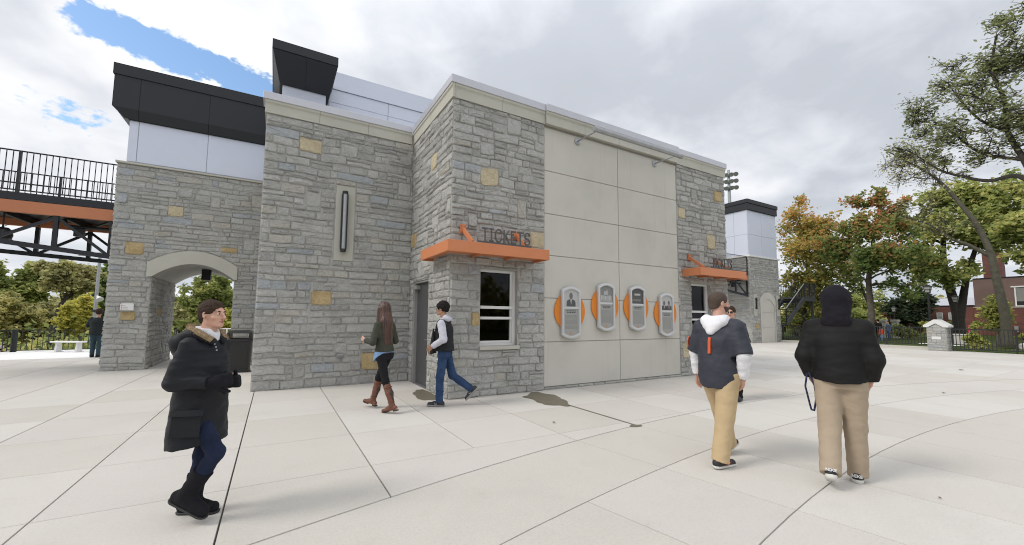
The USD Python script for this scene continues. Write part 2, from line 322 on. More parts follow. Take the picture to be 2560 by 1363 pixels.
BRIGHT = slab_mat('pale_and_sunlit_concrete', 0.82, (1, .99, .97))  # terrace slabs: sunlight painted in as a paler tone; park path shares it
JOINTD = plain('joint_dirt', (.10, .095, .08), 0.95)
PX0, PX1, PY0, PY1 = -14.0, 30.25, -5.0, 20.1
plaza = thing('plaza_pavement', 'pale broom finished concrete plaza cut into slabs by straight and curved joints', 'pavement'); tag(plaza, kind='structure')
ARC = (7.4, -22.45)
def arc(R, a0=-0.95, a1=0.95, n=90): return [(ARC[0] + R * math.sin(t), ARC[1] + R * math.cos(t)) for t in np.linspace(a0, a1, n)]
R0 = 26.8
xs = [-13.3, -12.0, -10.7, -9.35, -8.0, -6.7, -5.35, -4.0, -2.7, -1.46, -0.27, 0.92, 2.07, 3.3, 4.5, 5.75, 7.0] + [8.2 + 1.25 * k for k in range(18)]
ys = [-3.3, -2.0, -0.7, 0.6, 1.85, 3.1, 4.39, 5.66, 7.06, 8.42, 9.7] + [11.0 + 1.3 * k for k in range(7)]
region = sbox(PX0, PY0, PX1, PY1)
disc = Polygon(arc(R0) + [(ARC[0] + 60, -60), (ARC[0] - 60, -60)]).intersection(region)
upper, lower = region.difference(disc), disc
lines_u = [LineString([(x, -10), (x, 30)]) for x in xs] + [LineString([(-20, y), (40, y)]) for y in ys]
lines_l = [LineString(arc(R0 - 1.155 * k)) for k in range(1, 7)]
for x in xs:
    y = ARC[1] + math.sqrt(max(1, R0 ** 2 - (x - ARC[0]) ** 2)) if abs(x - ARC[0]) < R0 else 0
    lines_l.append(LineString([(ARC[0] + (x - ARC[0]) * s, ARC[1] + (y - ARC[1]) * s) for s in (1.02, 0.6)]))
def cells(poly, lines):
    u = unary_union([poly.boundary] + [l.intersection(poly) for l in lines])
    return [c for c in polygonize(u) if c.area > 0.004]
footprints = unary_union([sbox(-0.3, 9.8, 12, 16), sbox(2.9, 7.2, 11.5, 16)])
near = [(c, 'x') for c in cells(upper, lines_u)] + [(c, 'y') for c in cells(lower, lines_l)]
near = [(c, j) for c, j in near if not footprints.contains(c)]
rim_strip = LineString(arc(R0)).buffer(.0105)
def slab_mesh(c, kind, gap):
    p = c.buffer(-gap, join_style=2)   # the joints one way are sawn wide, the others are fine scores
    q = (.0042, 0) if kind == 'x' else (0, .0030)
    p = p.intersection(shapely.affinity.translate(p, *q)).intersection(shapely.affinity.translate(p, -q[0], -q[1]))
    p = p.difference(rim_strip)
    if p.is_empty: return None
    if p.geom_type != 'Polygon': p = max(p.geoms, key=lambda q: q.area)
    p = p.simplify(0.002)
    if p.area < 0.003 or len(p.exterior.coords) < 4: return None
    v, f = extrude(p, 0.06); v[:, 2] -= 0.06
    return v, f
def view_size(c):
    d = np.array([c.centroid.x, c.centroid.y]); dep = d @ fw[:2]
    if dep < 0.8: return -c.area
    lat = abs(d @ cr[:2]) / dep
    return c.area / dep ** 3 if lat < 1.45 else -c.area
near.sort(key=lambda t: -view_size(t[0]))
rng = random.Random(5); rest = []
for k, (c, j) in enumerate(near):
    gap = .0031
    m = slab_mesh(c, j, gap)
    if m is None: continue
    if k < 298: obj('paving_slab', m, rng.choice(SLAB), plaza)
    else: rest.append(m)
if rest: tag(obj('distant_slabs', cat(rest), SLAB[0], plaza), kind='stuff')
obj('joint_bed', bx(PX0, PY0, -0.10, PX1, PY1, -0.028), JOINTD, plaza)
# strip of paving beyond the archway tower, sunlight painted into its paler colour
pale = thing('terrace_pavement', 'concrete terrace beyond the archway, along the railing, with sunlight painted in as a very pale colour', 'pavement'); tag(pale, kind='structure')
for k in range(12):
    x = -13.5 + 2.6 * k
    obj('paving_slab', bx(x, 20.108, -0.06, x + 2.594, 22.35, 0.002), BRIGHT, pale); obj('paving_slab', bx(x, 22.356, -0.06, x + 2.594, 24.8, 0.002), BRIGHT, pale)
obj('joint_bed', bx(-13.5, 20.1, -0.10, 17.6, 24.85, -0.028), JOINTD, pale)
# damp patches and a wet joint (flat sheets lying on the slabs)
WETM = plain('damp_concrete', (.145, .128, .092), 0.55, bump=.001, bscale=60, var=.12, vscale=6)
def blob(pts, seed, amp=0.05):
    r = np.random.RandomState(seed); P = Polygon(pts); L = P.exterior.length; q = []
    for s in np.linspace(0, 1, 110, endpoint=False):
        p = P.exterior.interpolate(s, normalized=True); n = meshkit.fbm(np.array([p.x * 5 + seed, p.y * 5, 0.3]), 4, seed) - 0.5
        c = P.centroid; d = np.array([p.x - c.x, p.y - c.y]); q.append((p.x + d[0] * n * amp / .2, p.y + d[1] * n * amp / .2))
    return Polygon(q).buffer(0)
def sheet(poly, z=0.004):
    if poly.geom_type != 'Polygon': poly = max(poly.geoms, key=lambda q: q.area)
    v, f = extrude(poly, 0.003); v[:, 2] += z - 0.003 + 0.001; return v, f
DAMP1, DAMP2 = None, None
for nm, pts, lab, sd in (('damp_patch', [(2.42, 8.0), (2.62, 8.41), (2.74, 8.36), (2.78, 7.89), (2.72, 7.2), (2.42, 7.22), (2.39, 7.53)], 'damp brown patch on the slabs in front of the grey door', 3),
                         ('damp_patch', [(4.18, 6.75), (4.61, 7.06), (4.74, 7.06), (4.83, 6.4), (4.64, 5.91), (4.5, 5.68), (4.40, 5.68), (4.14, 5.95), (4.22, 6.46)], 'damp patch on the slabs at the foot of the concrete panels', 7),
                         ('damp_joint', [(4.475, 5.72), (4.515, 5.72), (4.515, 4.2), (4.58, 4.15), (4.54, 4.11), (4.44, 4.11), (4.36, 4.16), (4.40, 4.21), (4.485, 4.25)], 'thin wet streak along the slab joint leading from the damp patch', 9)):
    tag(obj(nm, sheet(blob(pts, sd, 0.02 if nm == 'damp_joint' else 0.14)), WETM), lab, 'damp stain')

# ------------------------------------------------------------------ stone walls
def subtract(r, c):
    x0, y0, x1, y1 = r; a0, b0, a1, b1 = c
    if a0 >= x1 or a1 <= x0 or b0 >= y1 or b1 <= y0: return [r]
    out = []
    if a0 > x0: out.append((x0, y0, a0, y1))
    if a1 < x1: out.append((a1, y0, x1, y1))
    m0, m1 = max(x0, a0), min(x1, a1)
    if b0 > y0: out.append((m0, y0, m1, b0))
    if b1 < y1: out.append((m0, b1, m1, y1))
    return out
def stone_layout(u0, z0, u1, z1, rng, holes=(), golds=(), arch=None, hm=0.168):
    """uneven coursed rubble filling a rectangle: list of (polygon, kind)"""
    rects, z = [], z0
    while z < z1 - 0.001:
        h = rng.choice([.11, .13, .15, .16, .17, .19, .20, .22]) * hm / .19
        if z1 - z < h + .09: h = z1 - z if z1 - z < .24 else (z1 - z) / 2
        u = u0 - rng.random() * .25
        while u < u1:
            w = min(max(rng.gauss(.385, .15), .15), .80)
            a, b = max(u, u0), min(u + w, u1)
            if u1 - b < .10: b = u1
            if b - a > .05:
                if h > .165 and b - a > .24 and rng.random() < .13:
                    s = z + h * rng.uniform(.4, .6); rects += [(a, z, b, s), (a, s, b, z + h)]
                else: rects.append((a, z, b, z + h))
            u = max(u + w, b)
        z += h
    jump = []
    for _ in range(int((u1 - u0) * (z1 - z0) / 1.6)):
        w, h = rng.uniform(.18, .36), rng.uniform(.24, .40); a, b = rng.uniform(u0, max(u0 + .01, u1 - w)), rng.uniform(z0, max(z0 + .01, z1 - h))
        r = (a, b, min(a + w, u1), min(b + h, z1))
        if any(r[0] < q[2] + .12 and r[2] > q[0] - .12 and r[1] < q[3] + .06 and r[3] > q[1] - .06 for q in list(holes) + list(golds) + jump): continue
        jump.append(r)
    for c in list(holes) + list(golds) + jump:
        rects = [q for r in rects for q in subtract(r, c)]
    res = [(r, 0) for r in rects if r[2] - r[0] > .06 and r[3] - r[1] > .045] + [(r, 0) for r in jump] + [(r, 1) for r in golds]
    out, seed = [], rng.randrange(999)
    for r, kind in res:
        w, h = r[2] - r[0], r[3] - r[1]; gp = rng.uniform(.004, .008); c = lambda: rng.uniform(.03, .17) * min(w, h)
        x0, y0, x1, y1 = r[0] + gp, r[1] + gp, r[2] - gp, r[3] - gp
        c1, c2, c3, c4 = c(), c(), c(), c()
        n = max(1, int(w / .16)); top = [(x0 + (x1 - x0) * (k + rng.uniform(-.2, .2)) / (n + 1), y1) for k in range(1, n + 1)]; bot = [(x0 + (x1 - x0) * (k + rng.uniform(-.2, .2)) / (n + 1), y0) for k in range(1, n + 1)]
        P = [(x0 + c1 * rng.uniform(.5, 1.3), y0)] + bot + [(x1 - c2 * rng.uniform(.5, 1.3), y0), (x1, y0 + c2), (x1, y1 - c3), (x1 - c3 * rng.uniform(.5, 1.3), y1)] + top[::-1] + [(x0 + c4 * rng.uniform(.5, 1.3), y1), (x0, y1 - c4), (x0, y0 + c1)]
        P = np.array(P)
        q = np.stack([P[:, 0] * 2.6, P[:, 1] * 2.6, np.full(len(P), .5)], 1)
        edge = np.minimum.reduce([P[:, 0] - u0, u1 - P[:, 0], P[:, 1] - z0, z1 - P[:, 1]])
        for hh in list(holes): edge = np.minimum(edge, np.maximum.reduce([hh[0] - P[:, 0], P[:, 0] - hh[2], hh[1] - P[:, 1], P[:, 1] - hh[3]]))
        fade = np.clip(edge / .06, 0, 1)
        P[:, 0] += (meshkit.noise(q, seed) - .5) * .05 * fade; P[:, 1] += (meshkit.noise(q, seed + 7) - .5) * .07 * fade
        P += np.array([[rng.uniform(-.004, .004), rng.uniform(-.004, .004)] for _ in P]) * fade[:, None]
        poly = Polygon(P).buffer(0)
        if arch is not None and poly.intersects(arch):
            poly = poly.difference(arch.buffer(.012))
        if poly.is_empty: continue
        if poly.geom_type != 'Polygon': poly = max(poly.geoms, key=lambda p: p.area)
        if poly.area < .003: continue
        out.append((poly, kind))
    return out
def stone_solid(poly, rng, proud=0.021, back=0.03):
    P = np.array(poly.exterior.coords[:-1])
    if not poly.exterior.is_ccw: P = P[::-1]
    n = len(P); c = np.array(poly.representative_point().coords[0]) if poly.convex_hull.area > poly.area * 1.05 else P.mean(0)
    pr = proud * rng.uniform(.7, 1.5)
    ext = P.max(0) - P.min(0); b = min(.022, .22 * min(ext))
    d = P - c; L = np.linalg.norm(d, axis=1, keepdims=True) + 1e-9
    nrm = np.roll(P, -1, 0) - np.roll(P, 1, 0); nrm = np.stack([nrm[:, 1], -nrm[:, 0]], 1); nrm /= np.linalg.norm(nrm, axis=1, keepdims=True) + 1e-9
    bb = b * np.array([[rng.uniform(.5, 1.4)] for _ in range(n)])
    Q = P - nrm * bb
    tx, tz = rng.uniform(-.012, .012), rng.uniform(-.014, .008)
    hgt = lambda X: pr + tx * (X[:, 0] - c[0]) / max(ext[0], .1) * 2 + tz * (X[:, 1] - c[1]) / max(ext[1], .08) * 2
    r0 = np.column_stack([P, np.full(n, -back)]); r1 = np.column_stack([P, np.clip(hgt(P) * .45 + np.array([rng.uniform(-.004, .004) for _ in range(n)]), .004, None)])
    r2 = np.column_stack([Q, hgt(Q) + np.array([rng.uniform(-.006, .006) for _ in range(n)])])
    M = c + (Q - c) * .45; r3 = np.column_stack([M, hgt(M) + np.array([rng.uniform(-.003, .010) for _ in range(n)])])
    ce = np.array([[c[0], c[1], pr + rng.uniform(0, .010)]])
    v = np.vstack([r0, r1, r2, r3, ce]); f = []
    for k in range(n):
        m = (k + 1) % n
        for a in (0, n, 2 * n): f += [[a + k, a + m, a + n + m], [a + k, a + n + m, a + n + k]]
        f.append([3 * n + k, 3 * n + m, 4 * n])
    return v, np.array(f)
def lay_stones(parent, faces, limit=300, seed=1):
    """faces: (layout, U, N, O). The stones that show largest become parts, the rest one part."""
    rng = random.Random(seed); allst = []
    for lay, U, N, O in faces:
        U, N, O = np.array(U, float), np.array(N, float), np.array(O, float)
        for poly, kind in lay:
            m = place(stone_solid(poly, rng), U, (0, 0, 1), N, O)
            c = m[0].mean(0) - [0, 0, 1.5]; D = np.linalg.norm(c); s = poly.area * max(0.0, -(N @ c) / D) / D ** 2
            allst.append((s, kind, m))
    allst.sort(key=lambda t: -t[0]); rest = []
    for k, (s, kind, m) in enumerate(allst):
        if k < limit or kind:
            mt = (GOLD if rng.random() < .6 else PALE) if kind else STONE[rng.choices(range(6), [4, 5, 4, 3, 1.2, 1.6])[0]]
            o = obj('stone', m, mt, parent)
            if kind: tag(o, 'golden tan stone block')
        else: rest.append(m)
    if rest: tag(obj('smaller_stones', cat(rest), STONES, parent, rnd=np.concatenate([np.full(len(m[0]), rng.random()) for m in rest])), kind='stuff')

# ------------------------------------------------------------------ ticket building
YF, YW, XC, XL, XR, P1, P2 = 7.139, 9.728, 2.82, -0.341, 11.574, 4.963, 9.367
ZT, ZB, ZS = 6.224, 6.063, 5.785
W1, W2 = (3.45, 0.955, 4.30, 2.47), (9.89, 0.94, 10.75, 2.50)
tb = thing('ticket_building', 'long grey stone ticket building with concrete panelled middle and two orange awnings', 'building')
core = m3.Manifold.batch_boolean([mani(bx(XL, YW, -.3, XC + .02, 15.2, ZS)), mani(bx(XC, YF, -.3, XR, 15.2, ZS))], m3.OpType.Add)
for w in (W1, W2): core -= mani(bx(w[0], YF - .1, w[1], w[2], YF + .9, w[3]))
core -= mani(bx(XC - .1, 8.36, -.01, XC + .14, 9.46, 2.335))
core -= mani(bx(P1, YF - .1, -.4, P2, YF + .035, 5.9))
core -= mani(bx(1.07, YW - .1, 2.75, 1.48, YW + .04, 4.475))
obj('wall_core', unmani(core), MORTAR, tb)
rs = random.Random(11)
gold_wing = [(.29, 5.11, .72, 5.42), (.65, 1.76, 1.07, 2.07), (1.74, .30, 2.16, .69)]
wing = stone_layout(XL, 0, XC, ZS - .003, rs, holes=[(1.06, 2.74, 1.49, 4.485)], golds=gold_wing)
fl = stone_layout(XC, 0, P1, ZS - .003, rs, holes=[(W1[0] - .015, W1[1] - .085, W1[2] + .04, W1[1]), (W1[0] - .005, W1[1], W1[2] + .005, W1[3] + .005)], golds=[(3.42, 4.16, 3.82, 4.52), (4.6, 3.0, 4.955, 3.35), (3.255, 1.35, 3.435, 1.62)])
fr = stone_layout(P2, 0, XR, ZS - .003, rs, holes=[(W2[0] - .015, W2[1] - .085, W2[2] + .04, W2[1]), (W2[0] - .005, W2[1], W2[2] + .005, W2[3] + .005)], golds=[(11.04, 5.0, 11.44, 5.33), (9.42, 4.29, 9.72, 4.58), (10.63, 3.55, 11.03, 3.97), (9.44, .47, 9.74, .88)])
# side face: u = distance back from the front corner is reversed so that u runs to the right as seen (u = YW - Y)
sd = stone_layout(0, 0, YW - YF - .03, ZS - .003, rs, holes=[(YW - 9.475, -.1, YW - 8.345, 2.35)], golds=[(1.34, 4.67, 1.70, 5.01), (.04, 3.16, .39, 3.51)])
curb = []
u = P1
while u < P2 - .05:
    w = rs.uniform(.3, .62); b = min(u + w, P2); b = P2 if P2 - b < .15 else b
    curb.append((sbox(u + .006, 0.0, b - .006, .052), 0)); u = b
end = stone_layout(0, 0, 15.2 - YF, ZS - .003, rs)
lay_stones(tb, [(wing, (1, 0, 0), (0, -1, 0), (0, YW, 0)), (fl, (1, 0, 0), (0, -1, 0), (0, YF, 0)), (fr, (1, 0, 0), (0, -1, 0), (0, YF, 0)),
                (sd, (0, -1, 0), (-1, 0, 0), (XC, YW - .03, 0)), (curb, (1, 0, 0), (0, -1, 0), (0, YF, 0)), (end, (0, 1, 0), (1, 0, 0), (XR, YF, 0))], 300, 21)
# precast concrete panels
rows = [.06, 1.0, 1.94, 2.87, 3.79, 4.75, 5.735]; colsX = [P1, 7.18, P2]
for i in range(2):
    for k in range(6):
        obj('concrete_panel', bx(colsX[i] + .006, YF + .0, rows[k] + .006, colsX[i + 1] - .006, YF + .034, rows[k + 1] - .006, .004), PANELC, tb)
obj('panel_joint_backing', bx(P1 + .002, YF + .018, .056, P2 - .002, YF + .0345, 5.78), JOINT, tb)
# cast stone band and metal coping round the eaves
def band(x0, y0, x1, y1, out, n, axis):
    """pieces of band along a wall; axis 'x': runs in x on a face towards -Y, 'y': runs in y on a face towards -X"""
    for k in range(n):
        a, b = k / n, (k + 1) / n
        if axis == 'x':
            xa, xb = x0 + (x1 - x0) * a + .003, x0 + (x1 - x0) * b - .003
            prof = [(0, ZS), (out, ZS), (out, ZB - .075), (out + .022, ZB - .05), (out + .022, ZB), (0, ZB)]
            m = hull_prof(prof, xa, xb, 'x', y0)
        else:
            ya, yb = y0 + (y1 - y0) * a + .003, y0 + (y1 - y0) * b - .003
            prof = [(0, ZS), (out, ZS), (out, ZB - .075), (out + .022, ZB - .05), (out + .022, ZB), (0, ZB)]
            m = hull_prof(prof, ya, yb, 'y', x0)
        obj('cast_stone_band', m, CAST, tb)
def hull_prof(prof, a, b, axis, base):
    """extrude a profile (outwards distance, z) along x (wall facing -Y) or along y (wall facing -X)"""
    v, f = extrude(Polygon(prof), b - a)
    if axis == 'x': return place((v, f), (0, -1, 0), (0, 0, 1), (1, 0, 0), (a, base, 0))
    return place((v, f), (-1, 0, 0), (0, 0, 1), (0, 1, 0), (base, a, 0))
OV = .038
band(XL - OV, YW, XC - OV - .024, YW, OV, 3, 'x')
band(XC, YF - OV - .024, XC, YW - OV - .024, OV, 2, 'y')
band(XC + .002, YF, P1, YF, OV, 2, 'x')
band(P1, YF, P2, YF, OV + .05, 4, 'x')
band(P2, YF, XR + OV, YF, OV, 2, 'x')
obj('eaves_core', bx(XL - .03, YW + .002, ZS + .002, XC + .01, 15.2, ZB - .004), CAST, tb)
obj('eaves_core', bx(XC + .004, YF + .002, ZS + .002, XR + .03, 15.2, ZB - .004), CAST, tb)
for a in ((XL - .075, YW - .075, XC - .077, 10.1), (XC - .075, YF - .075, P1 - .002, 7.6), (P1, YF - .125, P2, 7.6), (P2 + .002, YF - .075, XR + .075, 7.6)):
    obj('metal_coping', bx(a[0], a[1], ZB + .002, a[2], a[3], ZT, .006), COPING, tb)
obj('metal_coping', bx(XC - .075, 7.602, ZB + .002, XC + .4, YW - .08, ZT, .006), COPING, tb)
obj('flat_roof', bx(XL, 10.0, ZB, XR, 15.2, ZB + .06), COPING, tb)
# windows
def window(w):
    x0, z0, x1, z1 = w; y = YF + .10; t = .05
    fr = obj('window', cat(bx(x0, y, z0, x0 + t, y + .1, z1), bx(x1 - t - .01, y - .0, z0, x1, y + .1, z1), bx(x0 + t, y, z1 - t, x1 - t - .01, y + .1, z1), bx(x0 + t, y, z0, x1 - t - .01, y + .1, z0 + t)), WHITEP, tb)
    obj('inner_trim', cat(bx(x1 - .115, y + .012, z0 + t, x1 - t - .012, y + .08, z1 - t)), ALUM, fr)
    xa, xb = x0 + t + .003, x1 - .118; H = z1 - z0
    s1, s2 = z0 + .50 * H, z0 + .36 * H
    obj('meeting_rail', bx(xa, y - .012, s1 - .03, xb + .06, y + .07, s1 + .03, .004), WHITEP, fr)
    obj('sash_rail', bx(xa, y - .018, s2 - .026, xb + .04, y + .06, s2 + .026, .004), WHITEP, fr)
    obj('bottom_rail', bx(xa, y - .006, z0 + t, xb, y + .06, z0 + t + .045, .004), WHITEP, fr)
    for a, b in ((s1 + .03, z1 - t), (s2 + .026, s1 - .03), (z0 + t + .045, s2 - .026)):
        obj('pane', bx(xa, y + .038, a, xb, y + .044, b), GLASS, fr)
    obj('sill', bx(x0 - .012, YF - .055, z0 - .075, x1 + .035, YF + .115, z0 - .003, .006), CAST, tb)
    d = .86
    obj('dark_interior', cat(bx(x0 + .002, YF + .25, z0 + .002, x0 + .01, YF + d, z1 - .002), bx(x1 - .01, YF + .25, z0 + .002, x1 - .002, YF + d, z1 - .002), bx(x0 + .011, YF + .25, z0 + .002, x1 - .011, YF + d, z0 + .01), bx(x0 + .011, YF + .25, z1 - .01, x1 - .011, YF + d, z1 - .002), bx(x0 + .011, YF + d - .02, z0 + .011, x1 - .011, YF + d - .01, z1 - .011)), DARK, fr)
    return fr
w_1 = window(W1); window(W2)
obj('ticket_shelf', cat(bx(3.55, YF + .36, 1.42, 3.85, YF + .37, 1.50), bx(3.62, YF + .34, 1.30, 3.72, YF + .35, 1.40), bx(3.92, YF + .38, 1.40, 4.02, YF + .39, 1.49)), INKL, w_1)
# grey door in the side face
dr = obj('door', bx(XC + .085, 8.42, .015, XC + .125, 9.40, 2.285, .003), DOORG, tb)
obj('door_frame', cat(bx(XC + .02, 9.403, 0, XC + .13, 9.455, 2.33), bx(XC + .02, 8.365, 0, XC + .13, 8.417, 2.33), bx(XC + .02, 8.418, 2.288, XC + .13, 9.402, 2.33)), PRINTG, dr)
obj('handle', cat(tube([(XC + .086, 8.50, 1.02), (XC + .03, 8.50, 1.02)], .012), tube([(XC + .03, 8.495, 1.02), (XC + .03, 8.62, 1.02)], .010)), STEEL, dr)
obj('door_closer', bx(XC - .03, 9.16, 2.15, XC + .083, 9.40, 2.235, .006), PRINTG, dr)
obj('threshold', bx(XC - .01, 8.40, 0, XC + .13, 9.42, .013), STEEL, dr)
# niche slab behind the tall wall lamp
obj('lamp_niche_slab', bx(1.072, YW - .012, 2.755, 1.478, YW + .038, 4.472, .005), CAST, tb)
obj('door_bell', bx(2.66, YW - .045, 1.95, 2.74, YW - .001, 2.12, .006), PRINTG, tb)
ut = obj('outlet_box', bx(1.22, YW - .075, .61, 1.36, YW - .0, .69, .008), STEEL, tb)
obj('cover', bx(1.235, YW - .082, .62, 1.345, YW - .076, .66), INKL, ut)
# roof volume behind the wing: white panelled wall and charcoal hood
obj('upper_wall', bx(-.10, 12.46, ZB + .05, 9.0, 15.3, 8.60), WHITEM, tb)
ux = [-.10, 1.05, 2.75, 4.45, 6.2, 7.9, 9.0]
for k in range(6):
    for a, b in ((6.2, 7.72), (7.728, 8.12)):
        obj('white_panel', bx(ux[k] + .006, 12.43, a, ux[k + 1] - .006, 12.458, b, .003), WHITEM, tb)
obj('white_parapet', bx(-.14, 12.40, 8.128, 9.04, 15.34, 8.66, .006), WHITEM, tb)
obj('dormer_body', bx(-.10, 11.75, ZB + .05, .93, 12.425, 7.70, .004), WHITEM, tb)
hd = obj('charcoal_hood', hull([(x, y, 8.0) for x in (-.34, 1.11) for y in (11.0, 14.6)] + [(x, y, 7.52) for x in (-.17, 1.02) for y in (11.70, 14.4)]), GREYM, tb)
obj('fascia', bx(-.355, 10.985, 8.003, 1.125, 14.62, 8.235, .005), GREYM, hd)
sl = np.array([0, .70, -.48]); 
for a, b, c, d in ((-.325, .38, -.16, .425), (.39, 1.10, .435, 1.01)):
    obj('hood_panel', hull([(a, 10.992, 7.985), (b, 10.992, 7.985), (c, 11.69, 7.515), (d, 11.69, 7.515), (a, 11.05, 7.985), (b, 11.05, 7.985), (c, 11.75, 7.515), (d, 11.75, 7.515)]), GREYM, hd)

# awnings
def awning(x0, x1, side_y, lab, y0=6.55, wallx=None):
    t = thing('awning', lab, 'awning', group='orange steel awnings over the ticket windows')
    z0, z1 = 2.66, 2.865
    obj('front_fascia', bx(x0, y0, z0, x1, y0 + .035, z1, .004), ORANGE, t)
    obj('end_fascia', bx(x1 - .035, y0 + .037, z0, x1, YF - .03, z1, .004), ORANGE, t)
    if wallx is None:
        obj('end_fascia', bx(x0, y0 + .037, z0, x0 + .035, YF - .03, z1, .004), ORANGE, t)
        obj('deck', bx(x0 + .037, y0 + .037, z0 + .05, x1 - .037, YF - .03, z0 + .09), ORANGE, t)
    else:
        obj('side_fascia', bx(x0, y0 + .037, z0, x0 + .035, side_y, z1, .004), ORANGE, t)
        obj('end_fascia', bx(x0 + .037, side_y - .035, z0, wallx - .03, side_y, z1, .004), ORANGE, t)
        obj('deck', bx(x0 + .037, y0 + .037, z0 + .05, x1 - .037, YF - .03, z0 + .09), ORANGE, t)
        obj('deck', bx(x0 + .037, YF - .028, z0 + .05, wallx - .03, side_y - .037, z0 + .09), ORANGE, t)
    n = int((x1 - x0) / .75)
    for k in range(1, n + 1):
        x = x0 + (x1 - x0) * k / (n + 1); obj('rib', bx(x - .02, y0 + .038, z0 + .005, x + .02, YF - .035, z0 + .048), ORANGE, t)
    for x in ((x0 + .52, x1 - .45) if wallx else (x0 + .30, x1 - .55)):
        s = obj('strut', beam((x, YF - .03, 3.20), (x, y0 + .10, 2.87), .045, .075), ORANGE, t)
        obj('wall_plate', bx(x - .06, YF - .06, 3.12, x + .06, YF - .032, 3.29, .004), ORANGE, s)
        obj('bolt', cat(*[tube([(x + a, YF - .061, 3.205 + b), (x + a, YF - .078, 3.205 + b)], .010, 6) for a in (-.04, .04) for b in (-.06, .06)]), ORANGE, s)
    return t
awning(2.53, 4.69, 8.05, 'orange steel awning wrapping the corner over the nearer ticket window', wallx=XC)
awning(9.50, 11.56, None, 'orange steel awning over the farther ticket window')
def tickets(x0, w, lab):
    t = thing('tickets_sign', lab, 'sign', group='dark standing letters on the awnings')
    m = meshkit.text_mesh('TICKETS', .25, .022); 
    sc = w / m.bounds[1][0]
    parts = sorted(m.split(only_watertight=False), key=lambda q: q.bounds[0][0])
    for q in parts:
        v = np.array(q.vertices); v[:, 0] *= sc
        obj('letter', wallprint((v, np.array(q.faces)), (x0, 6.585, 2.905)), INK, t)
    obj('mounting_rail', bx(x0 - .06, 6.567, 2.866, x0 + w + .03, 6.583, 2.902), INK, t)
tickets(3.18, 1.06, 'dark TICKETS lettering standing on the nearer awning')
tickets(10.02, .90, 'dark TICKETS lettering standing on the farther awning')
# tall wall lamp on the wing
t = thing('wall_lamp', 'tall tubular wall lamp with black ends in the concrete niche of the wing', 'wall lamp')
obj('tube', lathe([(0, 0), (.052, 0), (.052, 1.26), (0, 1.26)], 20, (1.255, YW - .085, 3.0)), STEEL, t)
for z in (2.95, 4.26): obj('end_cap', lathe([(0, 0), (.060, 0), (.060, .065), (0, .065)], 20, (1.255, YW - .085, z)), BLACKM, t)
obj('shade', cat(bx(1.188, YW - .125, 3.016, 1.206, YW - .03, 4.258), bx(1.304, YW - .125, 3.016, 1.322, YW - .03, 4.258)), BLACKM, t)
obj('back_plate', bx(1.21, YW - .032, 3.0, 1.30, YW - .0125, 4.26), BLACKM, t)
# long light bar above the concrete panels
t = thing('light_bar', 'long grey tubular light bar on two arms above the concrete panels', 'wall lamp')
obj('tube', tube([(5.83, 6.42, 5.60), (8.62, 6.42, 5.60)], .058, 18), STEEL, t)
for x in (5.90, 8.51):
    a = obj('arm', tube([(x, YF - .02, 5.61), (x, 6.45, 5.60)], .016, 10), STEEL, t)
    obj('wall_flange', place(lathe([(0, 0), (.085, 0), (.080, .016), (.02, .028), (0, .028)], 24), (1, 0, 0), (0, 0, 1), (0, -1, 0), (x, YF - .002, 5.61)), STEEL, a)
for x in (5.80, 8.65): obj('end_cap', tube([(x - .03, 6.42, 5.60), (x + .03, 6.42, 5.60)], .062, 18), STEEL, t)
